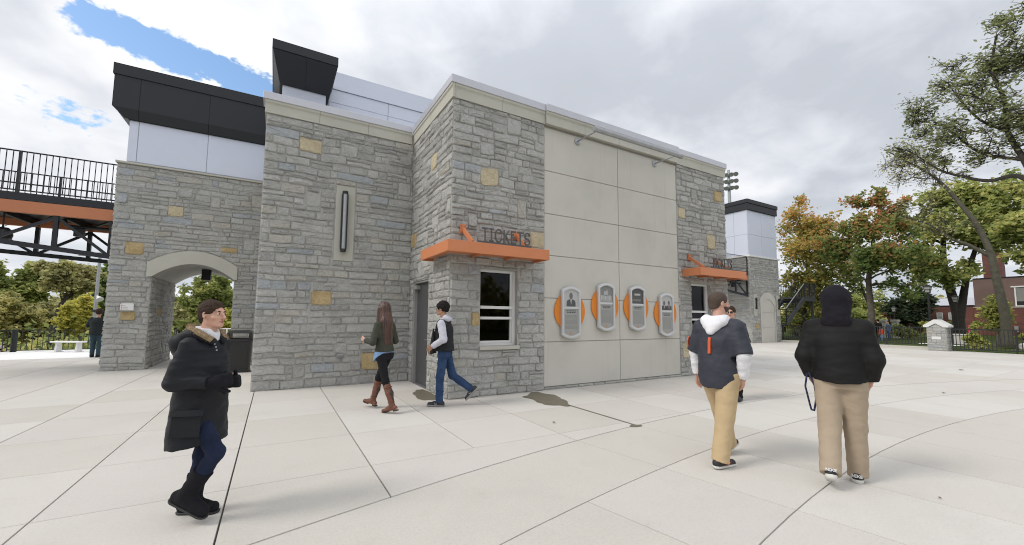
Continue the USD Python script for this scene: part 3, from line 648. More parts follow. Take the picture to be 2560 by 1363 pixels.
# plaques
def plaque_poly(w, h, rise, n=12):
    top = [(w / 2 - w * k / n, h / 2 - rise + rise * (1 - (2 * k / n - 1) ** 2)) for k in range(n + 1)]
    return Polygon(top + [(-x, -y) for x, y in top])
def plaque(x, z, h, kind, lab):
    t = thing('wall_plaque', lab, 'plaque', (x, YF, z), 0, 'memorial plaques on the concrete panels')
    w = .53
    obj('orange_disc', wallprint(extrude(Polygon([(.425 * math.cos(a), .425 * math.sin(a)) for a in np.linspace(0, 2 * math.pi, 72, endpoint=False)]), .018), (0, -.012, .03)), DISC, t)
    F = plaque_poly(w, h, .085); inner = plaque_poly(w - .13, h - .13, .065)
    fr = obj('frame', wallprint(extrude(F.difference(inner), .05), (0, -.032, 0)), ALUM, t)
    obj('bevel', wallprint(extrude(F.buffer(-.02).difference(inner.buffer(.015)), .010), (0, -.083, 0)), ALUM, fr)
    obj('back', wallprint(extrude(inner.buffer(.004), .03), (0, -.031, 0)), PRINTL, t)
    zs = .13 if h > 1.12 else .11
    pic = inner.intersection(sbox(-1, zs, 1, 1)); txt = inner.intersection(sbox(-1, -1, 1, zs - .055))
    bar = inner.intersection(sbox(-1, zs - .052, 1, zs - .003))
    obj('divider', wallprint(extrude(bar, .014), (0, -.0615, 0)), ALUM, fr)
    pc = obj('photo', wallprint(extrude(pic, .004), (0, -.0615, 0)), {'a': PRINTL, 'b': INKL, 'c': INK, 'd': PRINTL}[kind], t)
    tx = obj('text_plate', wallprint(extrude(txt, .004), (0, -.0615, 0)), PRINTG, t)
    zt = pic.bounds[3]
    def sil(cx, s, base, m):
        body = Polygon([(-.10, 0), (-.098, .06), (-.085, .105), (-.03, .128), (.03, .128), (.085, .105), (.10, .06), (.10, 0)])
        head = shapely.affinity.scale(shapely.Point(0, .185).buffer(.05), .78, 1.12)
        af = lambda p: shapely.affinity.translate(shapely.affinity.scale(p, s, s, origin=(0, 0)), cx, base)
        obj('figure', wallprint(extrude(af(body).intersection(pic), .002), (0, -.0658, 0)), INK, pc)
        obj('figure', wallprint(extrude(af(head), .002), (0, -.0658, 0)), m, pc)
        obj('figure', wallprint(extrude(af(Polygon([(-.018, .128), (.018, .128), (0, .03)])), .001), (0, -.0680, 0)), PRINTL, pc)
    if kind == 'a': sil(0, 1.25, zs + .003, INKM)
    elif kind == 'd': sil(-.09, .98, zs + .003, INKM); sil(.09, 1.0, zs + .006, INKM)
    elif kind == 'b':
        fg = [sbox(-.165 + .042 * k, zs + .06, -.14 + .042 * k, zs + .155) for k in range(8)] + [sbox(-.06, zs + .15, -.02, zs + .25), sbox(.0, zs + .15, .035, zs + .27)]
        obj('figure', cat(*[wallprint(extrude(q.buffer(.004), .002), (0, -.0658, 0)) for q in fg]), PRINTL, pc)
        obj('figure', wallprint(extrude(sbox(-.19, zs + .004, .19, zs + .055).intersection(pic), .002), (0, -.0658, 0)), PRINTG, pc)
    else:
        obj('figure', wallprint(extrude(sbox(-.10, zs + .20, .10, zs + .245), .002), (0, -.0658, 0)), PRINTL, pc)
        obj('figure', cat(*[wallprint(extrude(sbox(-.16 + .035 * k, zs + .055 + .01 * (k % 3), -.15 + .035 * k, zs + .10 + .014 * (k % 2)), .002), (0, -.0658, 0)) for k in range(8)]), PRINTL, pc)
    r = random.Random(int(x * 100)); ln = []
    for q, z1 in enumerate((zs - .105, zs - .14)):
        a = -.13 + .02 * q
        while a < .12: b = min(a + r.uniform(.025, .05), .13); ln.append(sbox(a, z1, b, z1 + .020)); a = b + .010
    obj('heading', cat(*[wallprint(extrude(q, .0015), (0, -.0657, 0)) for q in ln]), INK, tx)
    ln = []
    for k in range(12):
        z1 = zs - .20 - .026 * k; a = -.16
        while a < .155: b = min(a + r.uniform(.02, .06), .162); ln.append(sbox(a, z1, b, z1 + .009)); a = b + .008
    obj('text_lines', cat(*[wallprint(extrude(q, .0015), (0, -.0657, 0)) for q in ln]), INKL, tx)
    e = [sbox(-.024, -h / 2 + .085, -.014, -h / 2 + .135), sbox(.012, -h / 2 + .078, .022, -h / 2 + .135), sbox(-.014, -h / 2 + .130, .012, -h / 2 + .142), sbox(-.014, -h / 2 + .100, .0, -h / 2 + .110)]
    obj('emblem', cat(*[wallprint(extrude(q, .0015), (0, -.0657, 0)) for q in e]), DISC, tx)
plaque(5.645, 1.635, 1.15, 'a', 'framed plaque on an orange disc with one man in a dark suit, nearest the corner')
plaque(6.69, 1.78, 1.12, 'b', 'framed plaque on an orange disc whose mid grey photo shows a row of figures')
plaque(7.72, 1.77, 1.10, 'c', 'framed plaque on an orange disc with the darkest, almost black photo')
plaque(8.785, 1.625, 1.11, 'd', 'framed plaque on an orange disc with two men side by side')

# ------------------------------------------------------------------ archway tower on the left
YG = 15.034; GL, GR = -3.95, -.45
def arch_poly(xa, xb, zs, zc, ext=0.0, n=24):
    c = (xa + xb) / 2
    return [(xa + (xb - xa) * k / n, zs + (zc - zs) * (1 - (2 * k / n - 1) ** 2)) for k in range(n + 1)]
gt = thing('archway_tower', 'stone archway tower with white panels under a charcoal hood, left of the ticket building', 'tower')
AX0, AX1 = -3.05, -1.12
passage = Polygon([(AX0, -1), (AX0, 2.60)] + arch_poly(AX0, AX1, 2.60, 3.02)[1:-1] + [(AX1, 2.60), (AX1, -1)])
pm = place((extrude(passage, 6.0)), (1, 0, 0), (0, 0, 1), (0, 1, 0), (0, 14, 0))
gcore = mani(bx(GL, YG, -.3, GR, 18.2, 5.74)) - mani(pm)
obj('wall_core', unmani(gcore), MORTAR, gt)
outer = Polygon([(-3.165, 2.60)] + [(-3.165, 3.0)] + arch_poly(-3.165, -1.045, 3.0, 3.40)[1:-1] + [(-1.045, 3.0), (-1.045, 2.60)])
ringp = outer.difference(passage)
for y, nm in ((YG - .055, 'arch_lintel'), (18.19, 'arch_lintel')):
    v, f = extrude(ringp, .09); obj(nm, place((v, f), (1, 0, 0), (0, 0, 1), (0, 1, 0), (0, y, 0)), CAST, gt)
hole = unary_union([passage.buffer(.0), outer])
rs = random.Random(31)
gfront = stone_layout(GL, 0, GR, 5.735, rs, golds=[(-2.81, 4.38, -2.45, 4.70), (-3.66, 3.19, -3.26, 3.55), (-3.64, 1.35, -3.32, 1.60), (-1.48, 3.42, -1.08, 3.58)], arch=hole)
gin = stone_layout(0, 0, 3.10, 2.60, rs, golds=[(1.75, 1.50, 2.25, 1.72)])
gleft = stone_layout(0, 0, 3.17, 5.735, rs)
lay_stones(gt, [(gfront, (1, 0, 0), (0, -1, 0), (0, YG, 0)), (gin, (0, -1, 0), (1, 0, 0), (AX0, 18.17, 0)), (gleft, (0, -1, 0), (-1, 0, 0), (GL, 18.2, 0))], 300, 41)
obj('capstone', cat(bx(GL - .06, YG - .06, 5.742, GR, 18.25, 5.80, .008)), CAST, gt)
obj('panel_core', bx(-3.78, YG + .06, 5.801, GR, 18.0, 7.2), WHITEM, gt)
for a, b in ((-3.79, -3.606), (-3.594, -2.006), (-1.994, GR)):
    obj('white_panel', bx(a, YG + .03, 5.84, b, YG + .059, 7.05, .003), WHITEM, gt)
obj('white_panel', bx(-3.81, YG + .06, 5.84, -3.781, 18.0, 7.05, .003), WHITEM, gt)
hb = obj('charcoal_hood', hull([(x, y, z) for x in (-4.17, GR) for y in (YG - .10, 18.4) for z in (7.35, 8.22)] + [(x, y, 7.02) for x in (-3.82, GR) for y in (YG + .0, 18.1)]), GREYM, gt)
for a, b in ((-4.165, -3.606), (-3.594, -2.006), (-1.994, GR)):
    obj('hood_panel', hull([(x, YG - .112, z) for x in (a, b) for z in (7.30, 8.215)] + [(x, YG - .10, z) for x in (a, b) for z in (7.30, 8.215)] + [(max(a, -3.9) , YG - .03, 7.03), (b, YG - .03, 7.03)]), GREYM, hb)
obj('fascia', bx(-4.20, YG - .135, 8.224, GR, 18.45, 8.545, .006), GREYM, hb)
obj('ceiling', bx(AX0 + .01, YG + .2, 3.028, AX1 - .01, 18.1, 3.05), DARK, gt) if False else None
# little white sign with three red squares on the left pier
t = thing('pier_sign', 'small white sign with three red squares on the archway pier', 'sign')
obj('plate', wallprint(extrude(Polygon([(0, 0), (.28, 0), (.28, .17), (.24, .20), (.03, .19), (0, .17)]), .012), (-3.645, YG - .052, 1.635)), WHITEP, t)
RED = plain('sign_red', (.50, .07, .04), 0.5)
for k in range(3): obj('red_square', wallprint(extrude(sbox(.02, .022 + .052 * k, .045, .047 + .052 * k), .002), (-3.645, YG - .0645, 1.635)), RED, t)
obj('text_lines', cat(*[wallprint(extrude(sbox(.06, .03 + .052 * k, .11 + .05 * (k != 2), .038 + .052 * k), .002), (-3.645, YG - .0645, 1.635)) for k in range(3)]), INKL, t)
t = thing('loudspeaker', 'black box loudspeaker hanging under the arch', 'loudspeaker')
obj('cabinet', bx(-2.10, 16.35, 2.66, -1.86, 16.6, 3.0, .012), PLASTIC, t); obj('grille', bx(-2.085, 16.335, 2.68, -1.875, 16.349, 2.985, .004), DARK, t); obj('bracket', tube([(-1.98, 16.48, 3.0), (-1.98, 16.48, 3.06)], .02), BLACKM, t)

# ------------------------------------------------------------------ footbridges
def railing_panel(t, A, B, z0, z1, pitch=.135, mid=None, post_every=1.6, bar=.011, rail=.022, posts=True, pm=BLACKM):
    A, B = np.array(A, float), np.array(B, float); L = np.linalg.norm(B - A); d = (B - A) / L
    at = lambda s, z: np.array([A[0] + d[0] * s, A[1] + d[1] * s, z])
    for z in [z0, z1] + (mid or []):
        obj('rail', beam(at(0, z), at(L, z), rail * 2, rail * 1.6), pm, t)
    n = max(1, int(L / post_every + .5)); ps = [L * k / n for k in range(n + 1)]
    if posts:
        for s in ps: obj('post', beam(at(s, z0 - .10), at(s, z1 + .01), .05, .05, up=(d[0], d[1], 0)), pm, t)
    k = pitch
    while k < L - pitch * .4:
        if not posts or min(abs(k - s) for s in ps) > .04: obj('picket', beam(at(k, z0), at(k, z1), bar * 2, bar * 2, up=(d[0], d[1], 0)), pm, t)
        k += pitch
def footbridge(name, lab, x_in, x_out, truss=True):
    t = thing(name, lab, 'footbridge')
    ya, yb = 15.16, 17.45; s = 1 if x_out > x_in else -1
    for y in (ya, yb): obj('edge_fascia', bx(x_in, y - .02, 4.42, x_out, y + .05, 4.62), GREYM, t)
    for y in (ya + .01, yb + .01): obj('orange_beam', bx(x_in, y - .05, 4.10, x_out, y + .07, 4.405, .004), ORANGEB, t)
    obj('deck', bx(x_in, ya + .09, 4.30, x_out, yb - .06, 4.40), BLACKM, t)
    L = abs(x_out - x_in); n = max(2, int(L / .95))
    for k in range(n + 1):
        x = x_in + (x_out - x_in) * k / n
        obj('cross_joist', bx(x - .04, ya + .085, 4.12, x + .04, yb - .045, 4.295), BLACKM, t)
        if k < n: obj('soffit_brace', beam((x, ya + .1, 4.16), (x + (x_out - x_in) / n, yb - .1, 4.16), .06, .05), BLACKM, t)
    for y, zi in ((ya + .02, 3.10), (yb + .02, 3.14)):
        zo = zi + .115 * L * (1 if y < 16 else .55); zz = lambda x: zi + (zo - zi) * abs(x - x_in) / L
        obj('bottom_chord', beam((x_in, y, zi), (x_out, y, zo), .09, .12), GREYM, t)
        for k in range(n + 1):
            x = x_in + (x_out - x_in) * k / n; x = x + s * .045 if k == 0 else x
            obj('vertical', bx(x - .045, y - .04, zz(x) + .06, x + .045, y + .04, 4.098), GREYM, t)
            if k < n:
                xb = x_in + (x_out - x_in) * (k + 1) / n
                p, q = ((x, 4.07), (xb, zz(xb))) if k % 2 == 0 and n > 2 else ((x, zz(x)), (xb, 4.07))
                if k % 2 == 0: p, q = (x, zz(x)), (xb, 4.07)
                else: p, q = (x, 4.07), (xb, zz(xb))
                obj('diagonal', beam((p[0], y + .01, p[1]), (q[0], y + .01, q[1]), .06, .07), GREYM, t)
    for y in (ya, yb): railing_panel(t, (x_in, y), (x_out, y), 4.68, 5.70, .118, [4.86], 2.0, .008, .018)
    pp = obj('drain_pipe', tube([(x_in, ya + .5, 3.93), (x_in + s * 1.0, ya + .5, 3.93), (x_in + s * 1.1, ya + .5, 3.97), (x_in + s * 1.13, ya + .5, 4.12)], .045, 10), GREYM, t)
    obj('junction_box', bx(x_in + s * .72, ya + .42, 3.66, x_in + s * .92, ya + .58, 3.885, .008), PLASTIC, t)
    return t
footbridge('footbridge', 'steel truss footbridge with orange beam leading left from the archway tower', GL - .01, -9.6)
footbridge('footbridge', 'short steel footbridge with black railing between ticket building and far tower', 26.85, 24.2)
t = thing('flood_speaker', 'round black horn loudspeaker hung under the left footbridge', 'loudspeaker')
obj('horn', lathe([(0, 0), (.12, .0), (.17, .05), (.19, .14), (.16, .27), (.10, .33), (.0, .34)], 24, (-6.14, 15.5, 3.40)), PLASTIC, t)
obj('bracket', hull([(-6.2, 15.48, 3.70), (-6.05, 15.48, 3.80), (-6.02, 15.48, 3.83), (-6.2, 15.52, 3.74), (-6.04, 15.52, 3.83), (-6.22, 15.5, 3.66)]), PLASTIC, t)
obj('hanger', tube([(-6.14, 15.5, 3.72), (-6.14, 15.5, 4.30)], .018), BLACKM, t)

# ------------------------------------------------------------------ far tower on the right
TX0, TX1 = 26.9, 30.48
ft = thing('stair_tower', 'far stone tower with pale blind arch and white panelled top', 'tower')
obj('wall_core', bx(TX0, YG, -.3, TX1, 19.0, 5.68), MORTAR, ft)
bl = Polygon([(27.93, 0), (27.93, 2.95)] + arch_poly(27.93, 29.78, 2.95, 3.38)[1:-1] + [(29.78, 2.95), (29.78, 0)])
rs = random.Random(53)
tf = stone_layout(TX0, 0, TX1, 5.675, rs, holes=[(27.18, 1.77, 27.62, 3.24), (29.98, 1.78, 30.42, 3.22)], golds=[(27.35, .95, 27.7, 1.3)], arch=bl)
tl = stone_layout(0, 0, 19.0 - YG - .03, 5.675, rs, golds=[(2.2, 1.9, 2.6, 2.2)])
trr = stone_layout(0, 0, 19.0 - YG, 5.675, rs)
lay_stones(ft, [(tf, (1, 0, 0), (0, -1, 0), (0, YG, 0)), (tl, (0, -1, 0), (-1, 0, 0), (TX0, 18.97, 0)), (trr, (0, 1, 0), (1, 0, 0), (TX1, YG, 0))], 300, 61)
inn = Polygon([(28.12, 0), (28.12, 2.45)] + arch_poly(28.12, 29.66, 2.45, 2.92)[1:-1] + [(29.66, 2.45), (29.66, 0)])
obj('arch_surround', place(extrude(bl.difference(inn.buffer(.006)), .06), (1, 0, 0), (0, 0, 1), (0, -1, 0), (0, YG + .005, 0)), PANELC, ft)
for a, b in ((0, .98), (.99, 2.02), (2.03, 3.3)):
    obj('arch_panel', place(extrude(inn.intersection(sbox(20, a + .004, 40, b - .004)), .035), (1, 0, 0), (0, 0, 1), (0, -1, 0), (0, YG + .005, 0)), PANELC, ft)
for x0, x1 in ((27.19, 27.61), (29.99, 30.41)):
    obj('lamp_niche_slab', bx(x0, YG - .03, 1.78, x1, YG - .002, 3.22, .004), CAST, ft)
    c = (x0 + x1) / 2
    l = thing('wall_lamp', 'slim black wall lamp %s of the blind arch on the far tower' % ('left' if x0 < 28 else 'right'), 'wall lamp')
    obj('tube', tube([(c, YG - .10, 2.22), (c, YG - .10, 2.98)], .045, 12), BLACKM, l); obj('bracket', cat(bx(c - .03, YG - .08, 2.3, c + .03, YG - .031, 2.36), bx(c - .03, YG - .08, 2.84, c + .03, YG - .031, 2.90)), BLACKM, l)
obj('capstone', bx(TX0 - .09, YG - .09, 5.682, TX1 + .09, 19.05, 5.80, .008), WHITEP, ft)
obj('panel_core', bx(TX0 + .08, YG + .08, 5.80, TX1 - .02, 18.9, 8.86), WHITEM, ft)
for a, b in ((5.82, 7.21), (7.222, 8.86)):
    for x0, x1 in ((TX0 + .05, 28.62), (28.632, TX1)):
        obj('white_panel', bx(x0, YG + .05, a, x1, YG + .079, b, .003), WHITEM, ft)
    for y0, y1 in ((YG + .05, 16.0), (16.012, 17.5), (17.512, 18.9)):
        obj('white_panel', bx(TX0 + .05, y0 + (.031 if y0 < 15.2 else 0), a, TX0 + .079, y1, b, .003), WHITEM, ft)
rb = obj('charcoal_parapet', bx(TX0 - .05, YG - .05, 8.87, TX1 + .08, 19.0, 9.30, .006), GREYM, ft)
obj('parapet_coping', bx(TX0 - .09, YG - .09, 9.31, TX1 + .12, 19.05, 9.58, .008), GREYM, rb)
# ------------------------------------------------------------------ street furniture, left
t = thing('litter_bin', 'black plastic litter bin with hooded top beside the wing corner', 'bin', (-.76, 13.35, 0), -.05)
def frust(z0, w0, d0, z1, w1, d1): return hull([(sx * w0, sy * d0, z0) for sx in (-1, 1) for sy in (-1, 1)] + [(sx * w1, sy * d1, z1) for sx in (-1, 1) for sy in (-1, 1)])
obj('base', frust(0, .245, .245, .07, .245, .245), PLASTIC, t)
obj('body', frust(.07, .235, .235, .82, .265, .265), PLASTIC, t)
obj('door_panel', frust(.12, .18, .243, .76, .205, .272), PLASTIC, t)
obj('rim', bx(-.285, -.285, .82, .285, .285, .865, .012), PLASTIC, t)
lid = obj('lid', cat(bx(-.28, -.28, .866, -.215, .28, 1.07, .01), bx(.215, -.28, .866, .28, .28, 1.07, .01), bx(-.214, -.27, .866, .214, -.235, .90), bx(-.214, .235, .866, .214, .27, .90)), PLASTIC, t)
obj('hood', hull([(sx * .28, sy * .28, 1.04) for sx in (-1, 1) for sy in (-1, 1)] + [(sx * .22, sy * .24, 1.115) for sx in (-1, 1) for sy in (-1, 1)]), PLASTIC, lid)
t = thing('bench', 'plain white flat bench by the railing', 'bench', (-7.13, 23.35, 0), -.52)
obj('seat', bx(-.60, -.16, .38, .60, .16, .44, .015), WHITEP, t)
for x in (-.40, .42):
    obj('leg', hull([(x - .035, -.08, .38), (x + .035, -.08, .38), (x - .035, .08, .38), (x + .035, .08, .38), (x - .045, -.11, 0), (x + .045, -.11, 0), (x - .045, .11, 0), (x + .045, .11, 0)]), WHITEP, t)
    obj('foot', bx(x - .07, -.16, 0, x + .07, .16, .025, .006), WHITEP, t)
t = thing('railing', 'black picket railing along the terrace behind the white bench', 'railing')
railing_panel(t, (-8.93, 24.3), (-3.9, 24.35), .06, .86, .15, None, 2.5, .009, .014)
t = thing('railing', 'black picket railing with thick end post running off to the left edge', 'railing')
railing_panel(t, (-9.0, 24.2), (-12.5, 17.8), .04, .86, .15, None, 2.4, .011, .016)
obj('end_post', bx(-9.0, 24.18, 0, -8.87, 24.27, .90, .006), BLACKM, t)
t = thing('white_railing', 'white two rail tubular railing seen through the arch', 'railing')
for z in (.50, .93): obj('rail', tube([(-3.0, 22.6, z), (-.6, 22.4, z)], .028, 8), WHITEP, t)
for x in (-2.75, -1.82, -.9): obj('post', tube([(x, 22.58 - .08 * (x + 3), 0), (x, 22.58 - .08 * (x + 3), .93)], .03, 8), WHITEP, t)
BARR = plain('barrier_orange', (.62, .085, .02), 0.45)
t0 = None
for k, lab in enumerate(('left one of two orange plastic barriers under the white railing', 'right one of two orange plastic barriers under the white railing')):
    t = thing('plastic_barrier', lab, 'barrier', (-2.36 + .58 * k, 23.0, 0), -.03, 'orange plastic barriers behind the arch')
    obj('shell', hull([(sx * .275, sy * .16, 0) for sx in (-1, 1) for sy in (-1, 1)] + [(sx * .275, sy * .06, .46) for sx in (-1, 1) for sy in (-1, 1)]), BARR, t)
    for z in (.12, .30): obj('white_bar', hull([(-.17, -.18 + z * .2, z), (.20, -.18 + z * .2, z), (-.17, -.168 + z * .22, z + .05), (.20, -.168 + z * .22, z + .05), (-.17, -.1, z), (.2, -.1, z)]), WHITEP, t)
    obj('white_bar', hull([(.16, -.16, .12), (.21, -.16, .12), (.16, -.118, .35), (.21, -.118, .35), (.16, -.08, .12), (.21, -.08, .12)]), WHITEP, t)
t = thing('flood_light_pole', 'tall grey pole with three floodlights on a cross arm, behind the left railing', 'light pole', (-7.45, 27.0, -1.2))
obj('pole', tube([(0, 0, 0), (0, 0, 5.7)], [.085, .06], 12), STEEL, t)
obj('cross_arm', beam((-.75, 0, 5.55), (.1, 0, 5.55), .06, .06), STEEL, t)
for x in (-.7, -.35, .02):
    f = obj('floodlight', hull([(x - .10, -.20, 5.62), (x + .10, -.20, 5.62), (x - .10, -.20, 5.70), (x + .10, -.20, 5.70), (x - .06, .12, 5.60), (x + .06, .12, 5.60), (x - .06, .12, 5.78), (x + .06, .12, 5.78)]), STEEL, t)
f = obj('horn_speaker', tube([(.05, -.1, 3.62), (.12, -.16, 3.55), (.20, -.24, 3.44)], [.03, .07, .15], 12), WHITEP, t)
obj('collar', tube([(0, 0, 2.85), (0, 0, 2.95)], .13, 12), BLACKM, t)

# ------------------------------------------------------------------ stadium light, stairs, fences, pillar, lamps (right)
t = thing('stadium_light', 'tall stadium floodlight mast with rows of round lamps behind the far tower', 'light pole', (51.4, 30.95, -.2))
obj('mast', tube([(0, 0, 0), (0, 0, 21.6)], [.32, .17], 12), STEEL, t)
LENS = plain('lamp_lens', (.55, .57, .60), 0.25, 0.3)
dx, dy = .55, -.835
for r, z in enumerate((20.9, 20.0, 19.1)):
    obj('cross_bar', beam((-dx * 1.0, -dy * 1.0, z + .25), (dx * 1.0, dy * 1.0, z + .25), .07, .07), STEEL, t)
    for k in (-.85, -.32, .28, .82):
        c = np.array([dx * k, dy * k, z]) + np.array([-.30, -.2, -.02])
        l = obj('lamp_hood', tube([c + [.28, .18, .16], c + [.12, .08, .06], c + [-.08, -.06, -.08]], [.06, .22, .30], 12), STEEL, t)
t = thing('outside_stair', 'dark steel outside stair with landing beside the far tower', 'stairs')
SY0, SY1 = 16.4, 17.9
GREYS = plain('stair_grey', (.07, .075, .08), 0.5, 0.2)
obj('landing', bx(37.0, SY0, 3.28, 38.8, SY1 + 2.0, 3.42), GREYS, t)
obj('landing_edge', bx(36.95, SY0 - .05, 3.05, 38.85, SY0 - .003, 3.46), GREYS, t)
obj('landing_edge', bx(38.80, SY0, 3.05, 38.86, SY1 + 2.0, 3.46), GREYS, t)
for y in (SY0 - .03, SY1): obj('stringer', beam((37.0, y, 3.26), (34.0, y, 1.18), .05, .34), GREYS, t)
for k in range(11): obj('tread', bx(34.0 + .27 * k, SY0 + .02, 1.22 + .189 * k, 34.30 + .27 * k, SY1 - .03, 1.26 + .189 * k), BLACKM, t)
obj('lower_landing', bx(32.5, SY0, 1.06, 34.1, SY1 + 2.0, 1.20), GREYS, t)
for y in (18.4, 19.8): obj('stringer', beam((34.2, y, 1.1), (36.0, y, .05), .05, .30), GREYS, t)
for x, y in ((33.2, SY0 + .1), (34.0, SY1), (36.0, SY1), (38.5, SY0 + .1), (38.5, SY1 + 1.8), (36.9, SY1 + .6), (32.7, SY1 + 1.7)):
    obj('column', bx(x - .08, y - .08, -.1, x + .08, y + .08, 3.05 if x > 34.5 else 1.05), GREYS, t)
obj('upper_flight', beam((37.0, 19.2, 3.32), (33.0, 19.2, 5.4), 1.3, .25), BLACKM, t)
def sloped_rail(t, A, B, h, n, m=BLACKM):
    A, B = np.array(A, float), np.array(B, float)
    obj('rail', beam(A + [0, 0, h], B + [0, 0, h], .05, .05), STEEL, t); obj('rail', beam(A + [0, 0, .12], B + [0, 0, .12], .04, .04), m, t)
    for k in range(n + 1):
        p = A + (B - A) * k / n; obj('picket', bx(p[0] - .012, p[1] - .012, p[2] + .1, p[0] + .012, p[1] + .012, p[2] + h), m, t)
    for k in (0, .5, 1):
        p = A + (B - A) * k; obj('post', bx(p[0] - .03, p[1] - .03, p[2] - .1, p[0] + .03, p[1] + .03, p[2] + h), m, t)
sloped_rail(t, (34.0, SY0 - .05, 1.38), (37.0, SY0 - .05, 3.46), 1.02, 22)
railing_panel(t, (37.0, SY0 - .03), (38.8, SY0 - .03), 3.52, 4.52, .14, None, .9, .012, .022)
railing_panel(t, (38.82, SY0), (38.82, SY1 + 2.0), 3.52, 4.52, .14, None, 1.6, .012, .022)
railing_panel(t, (33.0, SY1 + 2.0), (38.8, SY1 + 2.0), 3.36, 4.40, .15, None, 1.5, .012, .022)
sloped_rail(t, (34.2, 18.35, 1.2), (36.0, 18.35, .1), .95, 10)
FX = 30.42
kb = thing('fence_kerb', 'low pale concrete kerb under the fence', 'kerb'); obj('kerb', bx(FX - .16, 7.5, -.1, FX + .30, 14.95, .14, .01), PANELC, kb); obj('kerb_step', bx(FX - .30, 7.5, -.1, FX - .165, 14.95, .055, .008), PANELC, kb)
t = thing('park_fence', 'black picket fence on a low kerb left of the stone pillar', 'fence')
railing_panel(t, (FX, 7.55), (FX, 14.9), .26, 1.17, .13, None, 1.85, .015, .028)
t = thing('park_fence', 'black picket fence right of the stone pillar', 'fence')
railing_panel(t, (29.8, 6.62), (30.9, .6), .12, 1.12, .13, None, 2.2, .015, .028)
pl = thing('gate_pillar', 'squat stone pillar with pale gabled cap between the two fences', 'pillar')
PXa, PYa, PYb = 29.45, 6.74, 7.46
obj('core', bx(PXa, PYa, -.1, PXa + .7, PYb, 1.20), MORTAR, pl)
rs = random.Random(71)
pf = stone_layout(0, 0, PYb - PYa, 1.20, rs, holes=[(.17, .57, .53, .74)], hm=.15); ps = stone_layout(0, 0, .7, 1.20, rs, hm=.15)
lay_stones(pl, [(pf, (0, -1, 0), (-1, 0, 0), (PXa, PYb, 0)), (ps, (1, 0, 0), (0, -1, 0), (PXa, PYa, 0))], 300, 72)
capp = Polygon([(-.46, 1.20), (-.46, 1.30), (-.05, 1.60), (.05, 1.60), (.46, 1.30), (.46, 1.20), (.26, 1.20), (.24, 1.235), (.0, 1.40), (-.24, 1.235), (-.26, 1.20)])
ym = (PYa + PYb) / 2
obj('cap', place(extrude(capp, .86), (0, -1, 0), (0, 0, 1), (1, 0, 0), (PXa - .08, ym, 0)), WHITEP, pl)
obj('gable_stone', place(extrude(Polygon([(-.25, 1.202), (.25, 1.202), (0, 1.385)]), .6), (0, -1, 0), (0, 0, 1), (1, 0, 0), (PXa - .02, ym, 0)), STONE[2], pl)
obj('name_plate', bx(PXa - .03, PYb - .52, .58, PXa + .01, PYb - .18, .73, .004), WHITEP, pl)
def lamp_post(x, y, h, lab, z=0.0, s=1.0):
    t = thing('lamp_post', lab, 'street lamp', (x, y, z), 0, 'black lantern posts in the park')
    obj('base', lathe([(0, 0), (.13 * s, 0), (.13 * s, .3), (.09 * s, .42), (0, .42)], 12), BLACKM, t)
    obj('post', tube([(0, 0, .4), (0, 0, h - .62 * s)], [.075 * s, .05 * s], 10), BLACKM, t)
    l = obj('lantern', frust(h - .55 * s, .10 * s, .10 * s, h - .17 * s, .17 * s, .17 * s), PRINTL, t)
    obj('cage', cat(*[tube([(sx * .105 * s, sy * .105 * s, h - .56 * s), (sx * .18 * s, sy * .18 * s, h - .16 * s)], .014 * s, 5) for sx in (-1, 1) for sy in (-1, 1)] + [bx(-.12 * s, -.12 * s, h - .62 * s, .12 * s, .12 * s, h - .56 * s), bx(-.19 * s, -.19 * s, h - .36 * s, .19 * s, .19 * s, h - .345 * s)]), BLACKM, l)
    obj('roof', hull([(sx * .23 * s, sy * .23 * s, h - .165 * s) for sx in (-1, 1) for sy in (-1, 1)] + [(0, 0, h)]), BLACKM, t)
lamp_post(38.83, 9.62, 4.05, 'black lantern post rising behind the stone pillar')
lamp_post(44.97, 9.66, 3.55, 'black lantern post in front of the dark forked trunk')
lamp_post(57.6, 17.0, 3.15, 'thin black lantern post before the low brick wall', -.05)
lamp_post(66.0, 21.0, 3.1, 'farthest and smallest lantern post, beside the maple trunk', -.05)

# ------------------------------------------------------------------ brick building beyond the park
BR = mat('red_brick', {'geo': ('geometry', {}), 'mp': ('mapping', {'rotation': (math.pi / 2, 0, math.pi / 2)}), 'br': ('brick_texture', {'scale': 1.0, 'mortar_size': .008, 'brick_width': .24, 'row_height': .08, 'color1': (.155, .058, .045), 'color2': (.12, .048, .038), 'mortar': (.15, .10, .085)}),
    'n': ('noise_texture', {'scale': .8, 'detail': 4.0}), 'r': ('rgb_ramp', {'ramp': [(.3, (.85, .85, .85)), (.7, (1.12, 1.1, 1.1))]}), 'm': ('mix_color', {'blend_type': 'multiply', 'fac': 1.0, 'use_clamp': False}), 'p': ('principled_bsdf', {'roughness': .9})},
    [('geo.position', 'mp.vector'), ('mp.vector', 'br.vector'), ('geo.position', 'n.vector'), ('n.fac', 'r.fac'), ('br.color', 'm.a'), ('r.color', 'm.b'), ('m.result', 'p.base_color')])
bb = thing('brick_building', 'low dark red brick building with taller right block beyond the park', 'building')
BX = 63.0
obj('low_wall', bx(BX, 12.3, -.3, BX + 12, 24.0, 3.12), BR, bb); obj('low_parapet', bx(BX - .05, 12.3, 3.123, BX + 12, 24.05, 3.24), GREYM, bb)
obj('wall_return', bx(BX - .8, 17.7, -.3, BX - .01, 24.0, 3.1), BR, bb)
obj('tall_wall', bx(BX + .6, -14.0, -.3, BX + 13, 12.28, 5.95), BR, bb); obj('tall_parapet', bx(BX + .55, -14.05, 5.953, BX + 13.05, 12.29, 6.05), GREYM, bb)
